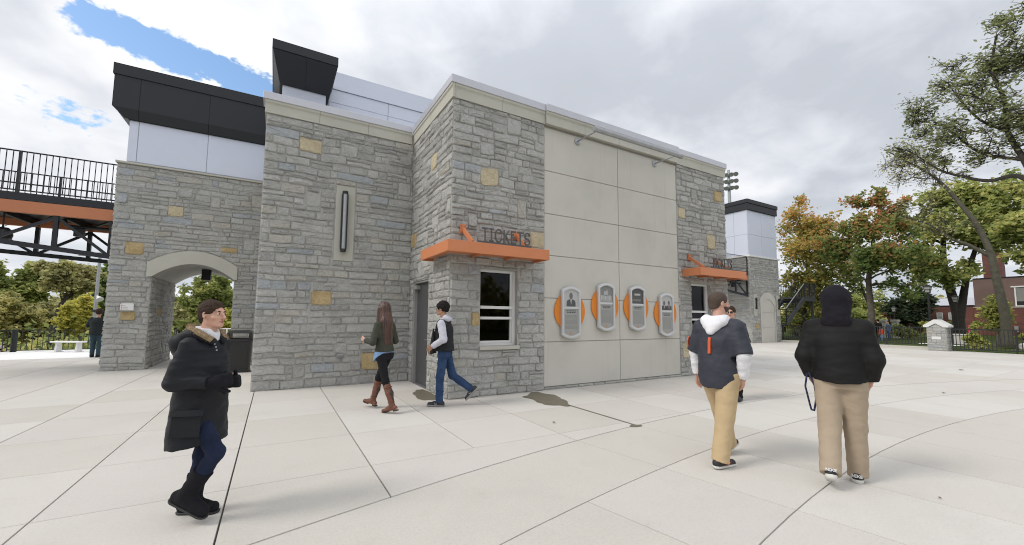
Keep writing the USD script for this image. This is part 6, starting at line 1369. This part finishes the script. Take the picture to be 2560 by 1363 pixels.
# flap, pocket and snaps of the parka
side = lambda z, y, x=.243: np.array([x * u, F.pel[1] + y, z * u])
obj('pocket', hull([side(.70, -.02, .236), side(.70, .15, .19), side(.86, -.02, .222), side(.86, .14, .175), side(.70, -.02, .262), side(.70, .16, .208), side(.86, -.02, .243), side(.86, .145, .192)]), PARKA, pk)
obj('pocket_flap', hull([side(.855, -.03, .232), side(.855, .155, .18), side(.90, -.03, .228), side(.90, .155, .175), side(.855, -.03, .256), side(.855, .16, .20), side(.90, -.03, .238), side(.90, .157, .185)]), PARKA, pk)
sn = trimesh.creation.icosphere(1)
for q in (F.up(.50, .065, .118), F.up(.475, .07, .135), F.up(.45, .075, .148)): obj('snap', (sn.vertices * .007 + q, sn.faces), STEEL, pk)
obj('jeans', F.trousers(r=(.080, .060, .052), hem=-.03, seed=9, crease=.011), DENIMD, W, True)
for i in (0, 1):   # gloves and boots
    d = F.fin[i] / np.linalg.norm(F.fin[i]); B = Soft(F.wri[i] - .16, F.wri[i] + .16, .006); n = np.array([(-1, 1)[i], 0, 0.]); n -= d * (n @ d); a = np.cross(d, n); a = a if a[1] > 0 or abs(a[1]) < .2 and a[2] > 0 else -a
    B.cap(F.wri[i] - d * .03, F.wri[i] + d * .05, .036, .038, .02)
    for k in (-.03, -.01, .01, .03):
        p = F.wri[i] + d * .09 + a * k; B.path([F.wri[i] + d * .04 + a * k * .8, p, p + (d * .7 - n * .7) * .04, p + (d * .1 - n * .9) * .078], [.024, .021, .0185, .017], .008)
    p = F.wri[i] + d * .03 + a * .03; B.path([p, p + (d * .55 + a * .75) * .045, p + (d * 1.0 + a * .8 - n * .3) * .075], [.02, .016, .012], .01); B.wrinkle(.003, (40, 40, 40), i); obj('glove', B.mesh(), SUEDE, W, True)
    R = F.foot[i]; up = R @ np.array([0, 0, 1.]); f = R @ np.array([0, 1., 0]); B = Soft(np.minimum(np.minimum(F.toe[i], F.heel[i]), F.knee[i]) - .16, np.maximum(np.maximum(F.toe[i], F.heel[i]), F.knee[i]) + .16, .0075)
    sh = (F.knee[i] - F.ank[i]) / np.linalg.norm(F.knee[i] - F.ank[i]); tp = F.ank[i] + sh * .235 * u
    B.cap(F.ank[i] + sh * .03, tp + sh * .05, .056, .068, .02); B.cap(F.heel[i] + up * .022, F.toe[i] + up * .012, .046, .044, .03); B.cap(F.ank[i], F.toe[i] - f * .07 + up * .03, .056, .044, .03)
    B.cut(-up, F.heel[i] - up * .010); B.cut(sh, tp); B.wrinkle(.006, (16, 16, 22), 3 + i); b = obj('boot', B.mesh(), SUEDE, W, True)
    C = Soft(np.minimum(F.toe[i], F.heel[i]) - .12, np.maximum(F.toe[i], F.heel[i]) + .12, .006); C.cap(F.heel[i], F.toe[i] + f * .004, .052, .050, .01); C.cut(up, F.heel[i] - up * .008); C.cut(-up, F.heel[i] - up * .027); obj('sole', C.mesh(), SHOEB, b, True)

# --- young woman with very long brown hair, walking left
F = Fig(1.74, .93, legs=((-16, 6, -12, 3), (25, 8, 8, -3)), arms=(((-.08, .02, -.27), (.08, .24, .02), (.2, .9, .3)), ((.09, -.02, -.27), (-.05, .24, .02), (-.25, .9, .35))), lean=.03, turn=-.15, nod=.0, sw=.155, curl=.55)
W = place_person('young woman with very long brown hair, olive jacket and tall brown boots, walking left', 1.58, 6.80, S_R * -.90 + S_F * .42)
obj('body', F.body(), SKIN, W, True); F.features(W)
u = F.u; lo, hi = F.bounds(.3); B = Soft(lo, hi, .009)
B.loft([(F.up(.02)[2], 0, F.up(.02)[1], .178 * u, .140 * u), (F.up(.12)[2], 0, F.up(.12)[1], .165 * u, .125 * u), (F.up(.26)[2], 0, F.up(.26)[1], .150 * u, .112 * u), (F.up(.40)[2], 0, F.up(.4)[1], .165 * u, .118 * u), (F.up(.50)[2], 0, F.up(.5)[1], .135 * u, .085 * u), (F.up(.55)[2], 0, F.up(.55)[1], .065 * u, .062 * u)], .05)
for i in (0, 1): F.sleeve(B, i, (.062, .052, .042), .93, .04); F.endcut(B, F.elb[i] + (F.wri[i] - F.elb[i]) * .95, F.wri[i] - F.elb[i], .09)
B.cut((0, 0, -1), (0, 0, F.up(.055)[2])); B.wrinkle(.008, (12, 12, 18), 5); jk = obj('jacket', B.mesh(), OLIVE, W, True)
B = Soft(F.pel - .3, F.pel + .3, .009); B.loft([(F.up(-.10)[2], 0, F.pel[1], .196 * u, .160 * u), (F.up(.045)[2], 0, F.up(.045)[1], .172 * u, .135 * u), (F.up(.10)[2], 0, F.up(.10)[1], .140 * u, .105 * u)], .03); B.cut((0, -.8, -1), (0, F.pel[1], F.up(-.035)[2])); B.wrinkle(.010, (20, 20, 8), 7); obj('denim_shirt', B.mesh(), DENIML, W, True)
for i in (0, 1): obj('shirt_cuff', tube([F.elb[i] + (F.wri[i] - F.elb[i]) * .90, F.elb[i] + (F.wri[i] - F.elb[i]) * 1.03], .036, 12), DENIML, W, True)
obj('leggings', F.trousers(r=(.086, .056, .046), hem=-.10, seed=4, crease=.004, seat=1.08), LEGG, W, True)
for i in (0, 1):
    R = F.foot[i]; up = R @ np.array([0, 0, 1.]); f = R @ np.array([0, 1., 0]); lo_ = np.minimum(np.minimum(F.toe[i], F.heel[i]), F.knee[i]) - .14; hi_ = np.maximum(np.maximum(F.toe[i], F.heel[i]), F.knee[i]) + .14; B = Soft(lo_, hi_, .0075); sh = (F.knee[i] - F.ank[i]) / np.linalg.norm(F.knee[i] - F.ank[i]); tp = F.ank[i] + sh * .345 * u
    B.cap(F.ank[i] + sh * .02, F.ank[i] + sh * .20 * u - f * .012, .043, .058, .02); B.cap(F.ank[i] + sh * .20 * u - f * .012, tp + sh * .05, .058, .060, .02); B.cap(F.heel[i] + up * .018, F.toe[i] + up * .004 + f * .012, .036, .026, .02); B.cap(F.ank[i], F.toe[i] - f * .08 + up * .02, .045, .034, .03)
    B.cut(-up, F.heel[i] - up * .012); B.cut(sh, tp); B.wrinkle(.004, (20, 20, 30), i); b = obj('boot', B.mesh(), LEATH, W, True)
    obj('heel_block', hull([F.heel[i] + f * a + R @ np.array([sx * .03, 0, 0]) - up * zz for a in (-.035, .03) for sx in (-1, 1) for zz in (.010, .030)]), LEATHD, b)
    obj('sole', hull([F.toe[i] + f * a + R @ np.array([sx * w, 0, 0]) - up * zz for a, w in ((-.10, .034), (-.02, .036), (.035, .014)) for sx in (-1, 1) for zz in (.010, .024)]), LEATHD, b)
    C = Soft(lo_, hi_, .0075); C.cap(F.ank[i] + sh * .07 - f * .028, F.ank[i] + sh * .20 * u - f * .030, .026, .048, .02); C.cap(F.ank[i] + sh * .20 * u - f * .030, tp, .048, .050, .02); C.cut(sh, tp - sh * .003); C.cut(-sh, F.ank[i] + sh * .05); obj('dark_back', C.mesh(), LEATHD, b, True)
    for q in (.30, .06): obj('strap', tube([F.ank[i] + sh * q * u + R @ np.array([.062 * math.cos(a) * (1 if q > .1 else .78), .064 * math.sin(a) * (1 if q > .1 else .8) - (.012 if q > .1 else 0), 0]) for a in np.linspace(0, 2 * np.pi, 15)], .007, 5), LEATH, b, True)
lo, hi = F.head - [.25, .32, .62], F.head + [.25, .25, .2]; B = Soft(lo, hi, .008); R = F.HR
B.ell(F.hp(0, -.014, .030), (.090 * u, .106 * u, .100 * u), .02, R); B.cap(F.hp(0, -.045, .0), F.hp(0, -.085, -.22), .088 * u, .105 * u, .04, sc=(1.05, .85, 1)); B.cap(F.hp(0, -.085, -.22), F.hp(0, -.125, -.53), .105 * u, .075 * u, .05, sc=(1.25, .62, 1))
B.cap(F.hp(-.075, .01, .0), F.hp(-.105, .0, -.30), .035 * u, .040 * u, .03); B.cap(F.hp(.075, .01, .0), F.hp(.105, .0, -.30), .035 * u, .040 * u, .03); B.cap(F.hp(.105, -.0, -.30), F.hp(.10, -.03, -.44), .04 * u, .022 * u, .03); B.cap(F.hp(-.105, -.0, -.30), F.hp(-.10, -.03, -.44), .04 * u, .022 * u, .03)
B.ell(F.hp(0, .105, -.04), (.058 * u, .070 * u, .085 * u), .015, R, neg=True); B.wrinkle(.012, (42, 42, 3.5), 3, 3); obj('long_hair', B.mesh(), HAIRL, W, True)

# --- young man in black vest over grey hoodie, walking left
F = Fig(1.76, .98, legs=((-38, 40, -50, 3), (9, 6, 2, -3)), arms=(((-.08, .03, -.28), (.10, .16, -.16), (.3, .5, -.6)), ((.10, -.07, -.27), (-.07, .20, -.12), (-.25, .7, -.5))), lean=.05, turn=.12, nod=-.04, curl=.5)
F = Fig(1.76, .98, legs=((7, 6, 2, 3), (-16, 40, -46, -3)), arms=(((-.10, -.07, -.27), (.07, .20, -.12), (.25, .7, -.5)), ((.08, .03, -.28), (-.10, .16, -.16), (-.3, .5, -.6))), lean=.05, turn=-.05, nod=-.04, curl=.5)
W = place_person('young man in glasses with black padded vest over grey hoodie, walking left past the door', 2.58, 6.70, S_R * -.98 + S_F * .10)
obj('body', F.body(), SKINT, W, True); F.features(W, brow=HAIRB)
obj('hair', F.hair(.022, seed=6, line=.030, back=-.055, amp=.014, scale=45), HAIRB, W, True)
B = Soft(F.head - .2, F.head + .2, .006); B.ell(F.hp(0, .082, -.100), (.020 * F.u, .014 * F.u, .014 * F.u), .004, F.HR); B.wrinkle(.004, (90, 90, 90), 2); obj('beard', B.mesh(), HAIRB, W, True)
gl_ = []
for sx in (-1, 1): gl_ += [tube([F.hp(sx * .031 + .021 * math.cos(a), .102, -.001 + .017 * math.sin(a)) for a in np.linspace(0, 2 * np.pi, 17)], .0025, 5), tube([F.hp(sx * .052, .100, .003), F.hp(sx * .078, .0, .006)], .0022, 5)]
obj('glasses', cat(*gl_, tube([F.hp(-.01, .104, .002), F.hp(.01, .104, .002)], .0022, 5)), BLACKM, W)
u = F.u; lo, hi = F.bounds(.3)
def torso(B, k, w, d, top=.55, bot=-.05, cy=0.0):
    st = [(-.08, .178, .132), (.02, .178, .134), (.13, .172, .126), (.26, .170, .122), (.38, .182, .128), (.46, .170, .112), (.52, .115, .085), (.56, .075, .07)]
    B.loft([(F.up(z)[2], 0, F.up(z)[1] + cy, a * w * u, b * d * u) for z, a, b in st if bot - .01 <= z <= top + .01], k)
B = Soft(lo, hi, .009); torso(B, .05, .97, .97)
for i in (0, 1): F.sleeve(B, i, (.070, .060, .047), .97, .04); F.endcut(B, F.elb[i] + (F.wri[i] - F.elb[i]) * .98, F.wri[i] - F.elb[i], .09)
B.cut((0, 0, -1), (0, 0, F.up(-.075)[2])); B.wrinkle(.008, (16, 16, 22), 3); hd_ = obj('hoodie', B.mesh(), HOODIE, W, True)
B = Soft(F.up(.45) - .25, F.up(.6) + .25, .008); B.cap(F.up(.56, -.07, -.075), F.up(.56, .07, -.075), .055 * u, .055 * u, .04); B.cap(F.up(.60, -.07, -.05), F.up(.60, .07, -.05), .038 * u, .038 * u, .03); B.cap(F.up(.57, .085, -.04), F.up(.50, .035, .105), .040 * u, .026 * u, .03); B.cap(F.up(.57, -.085, -.04), F.up(.50, -.035, .105), .040 * u, .026 * u, .03); B.wrinkle(.007, (18, 18, 18), 9); obj('hood', B.mesh(), HOODIE, hd_, True)
B = Soft(lo, hi, .009); torso(B, .03, 1.16, 1.20)
for i in (0, 1): B.ell(F.sh[i], (.060 * u, .085 * u, .075 * u), .04)
B.cap(F.up(.53, -.06, -.06), F.up(.53, .06, -.06), .05 * u, .05 * u, .04)
B.cut((0, 0, -1), (0, 0, F.up(-.04)[2])); 
for i in (0, 1): F.endcut(B, F.sh[i] + [(-1, 1)[i] * .012, 0, -.01], [(-1, 1)[i], 0, -.25], .14)
# open front, quilting
B.loft([(F.up(-.1)[2], 0, F.up(0)[1] + .18 * u, .035 * u, .12 * u), (F.up(.56)[2], 0, F.up(.56)[1] + .13 * u, .055 * u, .09 * u)], .01, neg=True)
P = B.ax[2]; B.D += (.0045 * np.abs(np.sin((P - F.up(0)[2]) * math.pi / .078)) ** .5 * -1 + .003)[None, None, :].astype(np.float32); B.wrinkle(.005, (14, 14, 14), 2)
vs = obj('vest', B.mesh(), VEST, W, True)
# open front panels swing forward of the body
for sx in (-1, 1): obj('vest_front', hull([F.up(z, sx * .07, .155 + dd) + [sx * x, 0, 0] for z, dd in ((.40, .0), (.18, .03), (-.03, .03)) for x in (0, .05)] + [F.up(z, sx * .05, .19 + dd) for z, dd in ((.38, .0), (.15, .05), (-.04, .06))]), VEST, vs)
obj('chest_mark', tube([F.up(.36, -.088, .150), F.up(.37, -.10, .147), F.up(.36, -.112, .140), F.up(.352, -.10, .146)], .006, 5), WHITET, vs)
obj('jeans', F.trousers(r=(.090, .068, .060), hem=.02, seed=12, crease=.012), DENIM, W, True)
F.shoes(W, SHOEB, SOLEG)
for i in (0, 1):
    q = (F.toe[i] + F.heel[i]) / 2; R = F.foot[i]; obj('side_mark', cat(*[tube([q + R @ np.array([sx * .040, a, .0]), q + R @ np.array([sx * .037, b, .036])], .0045, 4) for sx in (-1, 1) for a, b in ((-.028, -.018), (-.018, .012), (.002, .012))]), SOLEG, W)

# --- man in navy short sleeved top over white hoodie, khaki trousers, from behind
F = Fig(1.80, 1.16, legs=((24, 6, 10, 5), (-11, 4, -2, -8)), arms=(((-.095, .02, -.275), (-.02, .05, -.25)), ((.085, -.04, -.275), (-.045, .07, -.24), (-.25, .25, -.9))), lean=.03, turn=-.55, nod=-.02, sw=.185, curl=.45)
W = place_person('bearded man in navy short sleeved top over white hoodie and khaki trousers, seen from behind', 4.17, 2.70, np.array([1.0, .06]))
obj('body', F.body(), SKIN, W, True); F.features(W)
obj('hair', F.hair(.006, seed=7, line=.040, back=-.060, amp=.003, scale=70), HAIRC, W, True)
B = Soft(F.head - .2, F.head + .2, .006); R = F.HR; B.ell(F.hp(0, .03, -.058), (.064 * F.u, .070 * F.u, .058 * F.u), .01, R); B.ell(F.hp(0, .10, -.02), (.040 * F.u, .05 * F.u, .036 * F.u), .006, R, neg=True); B.cut(R @ np.array([0, .25, 1]), F.hp(0, .0, -.022)); B.cut(R @ np.array([0, -1, 0]), F.hp(0, .0, 0)); B.ell(F.hp(0, .107, -.064), (.022 * F.u, .02 * F.u, .011 * F.u), .003, R, neg=True); B.wrinkle(.003, (90, 90, 90), 1); obj('beard', B.mesh(), HAIRC, W, True)
u = F.u; lo, hi = F.bounds(.34)
def torso2(B, k, w, d, bot):
    st = [(-.14, .185, .140), (-.04, .200, .152), (.08, .198, .155), (.22, .192, .145), (.36, .200, .140), (.46, .185, .115), (.52, .12, .085), (.56, .07, .065)]
    B.loft([(F.up(z)[2], 0, F.up(z)[1], a * w * u, b * d * u) for z, a, b in st if z >= bot - .01], k)
B = Soft(lo, hi, .009)
for i in (0, 1): F.sleeve(B, i, (.068, .064, .050), .97, .03); F.endcut(B, F.elb[i] + (F.wri[i] - F.elb[i]) * .99, F.wri[i] - F.elb[i], .08)
B.cap(F.sh[0], F.sh[1], .06, .06, .03); B.wrinkle(.010, (16, 16, 26), 3); sl_ = obj('hoodie', B.mesh(), WHITEH, W, True)
B = Soft(F.up(.40) - .28, F.up(.6) + .28, .008); B.cap(F.up(.555, -.085, -.075), F.up(.555, .085, -.075), .060 * u, .060 * u, .04); B.cap(F.up(.50, -.04, -.125), F.up(.50, .04, -.125), .050 * u, .050 * u, .05); B.cap(F.up(.445, -.005, -.148), F.up(.445, .005, -.148), .035 * u, .035 * u, .05); B.cap(F.up(.575, .10, -.04), F.up(.52, .05, .10), .045 * u, .03 * u, .03); B.cap(F.up(.575, -.10, -.04), F.up(.52, -.05, .10), .045 * u, .03 * u, .03)
B.ell(F.up(.635, 0, -.06), (.06 * u, .035 * u, .045 * u), .02, neg=True); B.wrinkle(.008, (16, 16, 16), 9); obj('hood', B.mesh(), WHITEH, sl_, True)
B = Soft(lo, hi, .009); torso2(B, .05, 1.04, 1.15, -.14)
for i in (0, 1): B.cap(F.up(.55, (-.045, .045)[i], -.02), F.sh[i] + [0, 0, .010], .048 * u, .055 * u, .05)
for i in (0, 1):
    B.cap(F.sh[i], F.sh[i] + (F.elb[i] - F.sh[i]) * .98, .085 * u, .090 * u, .05); F.endcut(B, F.sh[i] + (F.elb[i] - F.sh[i]) * 1.0, F.elb[i] - F.sh[i], .12)
B.cut((0, .35, -1), (0, F.pel[1], F.up(-.085)[2])); B.wrinkle(.012, (7, 7, 12), 3, 3); B.wrinkle(.006, (20, 20, 9), 6, 2)
tp_ = obj('short_sleeved_top', B.mesh(), NAVYJ, W, True)
yb = lambda z: F.up(z)[1] - np.interp(z, [.08, .22, .36, .46], [.155, .145, .140, .115]) * 1.15 * u - .004
obj('back_stripe', hull([np.array([x, yb(z) - dd, F.up(z)[2]]) for z in (.22, .30, .345, .385) for x in (-.013, .013) for dd in (-.03, .014)]), REDT, tp_)
c = F.sh[0] + (F.elb[0] - F.sh[0]) * .62; obj('sleeve_patch', hull([c + [-.078 - a * .012, .045 * math.cos(q) - .03, .065 * math.sin(q)] for q in np.linspace(0, 6.28, 10) for a in (0, 1)]), REDT, tp_)
obj('trousers', F.trousers(r=(.106, .088, .078), hem=.03, seed=21, flare=.004, crease=.0065, seat=1.1), KHAKI, W, True)
F.shoes(W, SHOEB, SOLEW)
q = (F.toe[1] + F.heel[1]) / 2; obj('side_mark', tube([q + F.foot[1] @ np.array([.042, -.03, .018]), q + F.foot[1] @ np.array([.042, .0, .006]), q + F.foot[1] @ np.array([.036, .05, .03])], [.003, .007, .002], 5), REDT, W)

# --- man in black hooded jacket and khaki trousers, from behind
F = Fig(1.80, 1.08, legs=((-17, 16, -22, 5), (4, 2, 0, -5)), arms=(((-.075, -.04, -.27), (.055, .07, -.24), (.35, .3, -.9)), ((.062, -.035, -.275), (-.05, .06, -.25), (-.3, .3, -.9))), lean=.03, turn=.0, nod=.0, sw=.190, curl=.6)
W = place_person('man in black jacket with hood up and khaki trousers, walking away on the right', 4.74, 1.83, np.array([.945, .33]))
obj('body', F.body(face=False), SKIN, W, True)
u = F.u; lo, hi = F.bounds(.34); B = Soft(lo, hi, .009); torso2(B, .05, 1.03, 1.20, -.14)
for i in (0, 1): B.cap(F.up(.555, (-.045, .045)[i], -.02), F.sh[i] + [0, 0, .012], .050 * u, .052 * u, .05)
for i in (0, 1): F.sleeve(B, i, (.066, .072, .056), 1.06, .06); F.endcut(B, F.elb[i] + (F.wri[i] - F.elb[i]) * 1.10, F.wri[i] - F.elb[i], .10)
B.cut((0, .12, -1), (0, F.pel[1], F.up(.005)[2])); B.wrinkle(.010, (7, 7, 10), 5, 3); B.wrinkle(.006, (5, 5, 20), 9, 2); jk = obj('jacket', B.mesh(), BLACKJ, W, True)
B = Soft(F.up(.45) - .3, F.head + .3, .008); B.ell(F.hp(0, -.02, .022), (.112 * u, .125 * u, .128 * u), .03); B.cap(F.up(.64, 0, -.01), F.up(.56, 0, -.03), .098 * u, .105 * u, .05); B.cap(F.up(.535, -.07, -.06), F.up(.535, .07, -.06), .042 * u, .042 * u, .04)
B.cap(F.hp(0, -.03, -.01), F.up(.60, 0, -.03), .112 * u, .096 * u, .05); B.ell(F.hp(0, .12, .0), (.075 * u, .09 * u, .10 * u), .02, neg=True); B.wrinkle(.016, (9, 9, 14), 3); B.wrinkle(.006, (24, 24, 9), 6); obj('hood', B.mesh(), cloth('hood_black', (.012, .011, .015), .9), jk, True)
obj('trousers', F.trousers(r=(.108, .086, .074), hem=.04, seed=33, flare=.004, crease=.0065, seat=1.15), KHAKID, W, True)
F.shoes(W, SHOEB, SOLEW, sole=.034)
for i in (0, 1):
    R = F.foot[i]; m = meshkit.text_mesh('NIKE', .024, .006, bold=True); v = np.array(m.vertices); v[:, 0] -= v[:, 0].max() / 2
    c = F.heel[i] + R @ np.array([0, -.046, .030]); obj('heel_print', place((v, np.array(m.faces)), R @ np.array([1., 0, 0]), R @ np.array([0, .25, .97]), R @ np.array([0, -1., 0.]), c), WHITET, W)
p = F.pel + np.array([-.245 * u, -.03, .015]); obj('lanyard', cat(*[tube(q_, .009, 5) for q_ in ([p + [0, 0, .04], p + [-.02, -.01, -.10], p + [.01, -.02, -.27], p + [.02, -.02, -.32]], [p + [.01, -.01, .04], p + [.055, -.03, -.08], p + [.065, -.035, -.20], p + [.045, -.03, -.32]], [p + [.015, -.025, -.32], p + [.05, -.03, -.325]])]), NAVYL, W, True)

# --- simpler people farther away
def simple(label, x, y, head, H, top, low, hairm, h=.014, arms=None, legs=((4, 3, 0), (-4, 3, 0)), stout=1.0, z=0.0, shoe=None, face=True, skin=None, turn=0.0, hairkw=None, group=None):
    global F
    F = Fig(H, stout, legs=legs, arms=arms, turn=turn); t = place_person(label, x, y, head, group)
    if z: t.GetAttribute('xformOp:translate').Set(Gf.Vec3d(x, y, z))
    obj('body', F.body(h=min(h, .010), face=face), skin or SKIN, t, True)
    if face and h < .012: F.features(t)
    obj('hair', F.hair(**(hairkw or dict(thick=.012, h=.009))), hairm, t, True)
    u = F.u; lo, hi = F.bounds(.3); B = Soft(lo, hi, h)
    B.loft([(F.up(zz)[2], 0, F.up(zz)[1], a * u * stout, b * u * stout) for zz, a, b in ((-.12, .20, .155), (.02, .20, .155), (.2, .185, .145), (.38, .195, .14), (.46, .175, .115), (.55, .08, .075))], .05)
    for i in (0, 1): F.sleeve(B, i, (.078, .068, .055), .96, .05); F.endcut(B, F.elb[i] + (F.wri[i] - F.elb[i]) * .98, F.wri[i] - F.elb[i], .09)
    B.cut((0, 0, -1), (0, 0, F.up(-.10)[2])); B.wrinkle(.009, (10, 10, 16), 4); obj('jacket', B.mesh(), top, t, True)
    obj('trousers', F.trousers(h=h, r=(.095, .074, .064), crease=.01), low, t, True)
    if shoe: F.shoes(t, shoe, SHOEB, h=.010, w=.05, top=.22)
    return t
t = simple('man in sunglasses and dark jacket coming forward, half hidden by the navy topped man', 7.56, 4.61, np.array([-.93, -.36]), 1.74, cloth('slate_jacket', (.035, .037, .045)), LEGG, HAIRD, h=.010, shoe=SHOEB, legs=((3, 3, 0, 0), (-3, 3, 0, 0)))
obj('sunglasses', cat(*[(np.array(trimesh.creation.icosphere(2).vertices) * [.026, .008, .018] + F.hp(sx * .031, .098, .0), trimesh.creation.icosphere(2).faces) for sx in (-1, 1)], tube([F.hp(-.078, .0, .006), F.hp(-.055, .098, .004), F.hp(.055, .098, .004), F.hp(.078, .0, .006)], .003, 5)), BLACKM, t, True)
obj('collar', tube([F.up(.53, .07 * math.cos(a), .075 * math.sin(a) + .005) for a in np.linspace(0, 6.28, 17)], .018, 6), REDT, t, True)
t = simple('person in dark jacket and furry boots photographing at the pier corner, back turned', -5.45, 20.15, np.array([-.05, 1.0]), 1.70, cloth('charcoal_coat', (.022, .028, .030)), cloth('teal_denim', (.035, .065, .085)), HAIRD, shoe=SUEDE, arms=(((-.10, .10, -.22), (.10, .12, .20), (.3, .6, .5)), ((.10, .12, -.20), (-.10, .10, .20), (-.3, .6, .5))), legs=((3, 4, 0), (-6, 3, 0)), stout=1.12, hairkw=dict(thick=.03, h=.009, amp=.014, back=-.09))
cm = thing('camera', 'dark camera held up by the person at the pier corner', 'camera', (-5.42, 20.42, 1.60)); obj('camera_body', bx(-.07, -.03, -.045, .07, .03, .045, .01), BLACKM, cm); obj('lens', tube([(0, .03, 0), (0, .13, 0)], .035, 12), BLACKM, cm)
t = simple('person in red and white striped knit hat beyond the railing at the left edge', -9.85, 25.6, np.array([.2, .97]), 1.60, cloth('grey_coat', (.11, .11, .12)), LEGG, HAIRD, z=-1.45)
B = Soft(F.head - .25, F.head + .25, .010); B.ell(F.hp(0, -.01, .05), (.105, .12, .11), .02); B.cut((0, 0, -1), F.hp(0, 0, .0)); B.wrinkle(.006, (60, 60, 60), 2)
STRIPE = mat('striped_knit', {'geo': ('geometry', {}), 's': ('separate_xyz', {}), 'm': ('math', {'math_type': 'multiply', 'value2': 34.0}), 'f': ('math', {'math_type': 'fraction'}), 'r': ('rgb_ramp', {'ramp': [(0, (.55, .55, .56)), (.70, (.55, .55, .56)), (.74, (.30, .06, .06)), (1, (.30, .06, .06))]}), 'p': ('principled_bsdf', {'roughness': .9})}, [('geo.position', 's.vector'), ('s.z', 'm.value1'), ('m.value', 'f.value1'), ('f.value', 'r.fac'), ('r.color', 'p.base_color')])
obj('knit_hat', B.mesh(), STRIPE, t, True)
t = simple('person in a tan cap beyond the railing left of the bench', -9.0, 26.2, np.array([.1, .99]), 1.60, cloth('dark_coat', (.03, .03, .035)), LEGG, HAIRD, z=-1.62)
B = Soft(F.head - .25, F.head + .28, .010); B.ell(F.hp(0, -.01, .045), (.10, .115, .095), .02); B.cut((0, 0, -1), F.hp(0, 0, .03)); B.cap(F.hp(-.04, .10, .035), F.hp(.04, .10, .035), .04, .04, .02, sc=(1, 1.5, .3)); obj('cap', B.mesh(), cloth('tan_cap', (.42, .33, .24)), t, True)
t = simple('child in a bright pink hooded coat near the stone block seat', 38.7, 7.75, np.array([-.6, .8]), 1.22, PINK, cloth('grey_leggings', (.14, .14, .17)), HAIRD, shoe=SHOEB, h=.018)
B = Soft(F.head - .25, F.head + .25, .012); B.ell(F.hp(0, -.015, .01), (.105, .115, .125), .02); B.ell(F.hp(0, .11, -.01), (.065, .06, .08), .02, neg=True); obj('hood', B.mesh(), PINK, t, True)
t = simple('person in black standing beside the park fence left of the pillar', 39.9, 12.75, np.array([.5, .86]), 1.62, BLACKJ, LEGG, HAIRB, shoe=SHOEB, h=.018)
t = simple('person in dark blue standing with others left of the stone pillar', 40.2, 12.25, np.array([-.7, .7]), 1.52, cloth('dusty_blue', (.06, .09, .15)), DENIM, HAIRD, shoe=SHOEB, h=.018)
t = simple('child in a red orange jacket between two adults left of the pillar', 39.6, 12.52, np.array([-.8, .5]), 1.05, cloth('red_orange_jacket', (.55, .06, .03)), DENIML, HAIRD, shoe=SHOEB, h=.018)
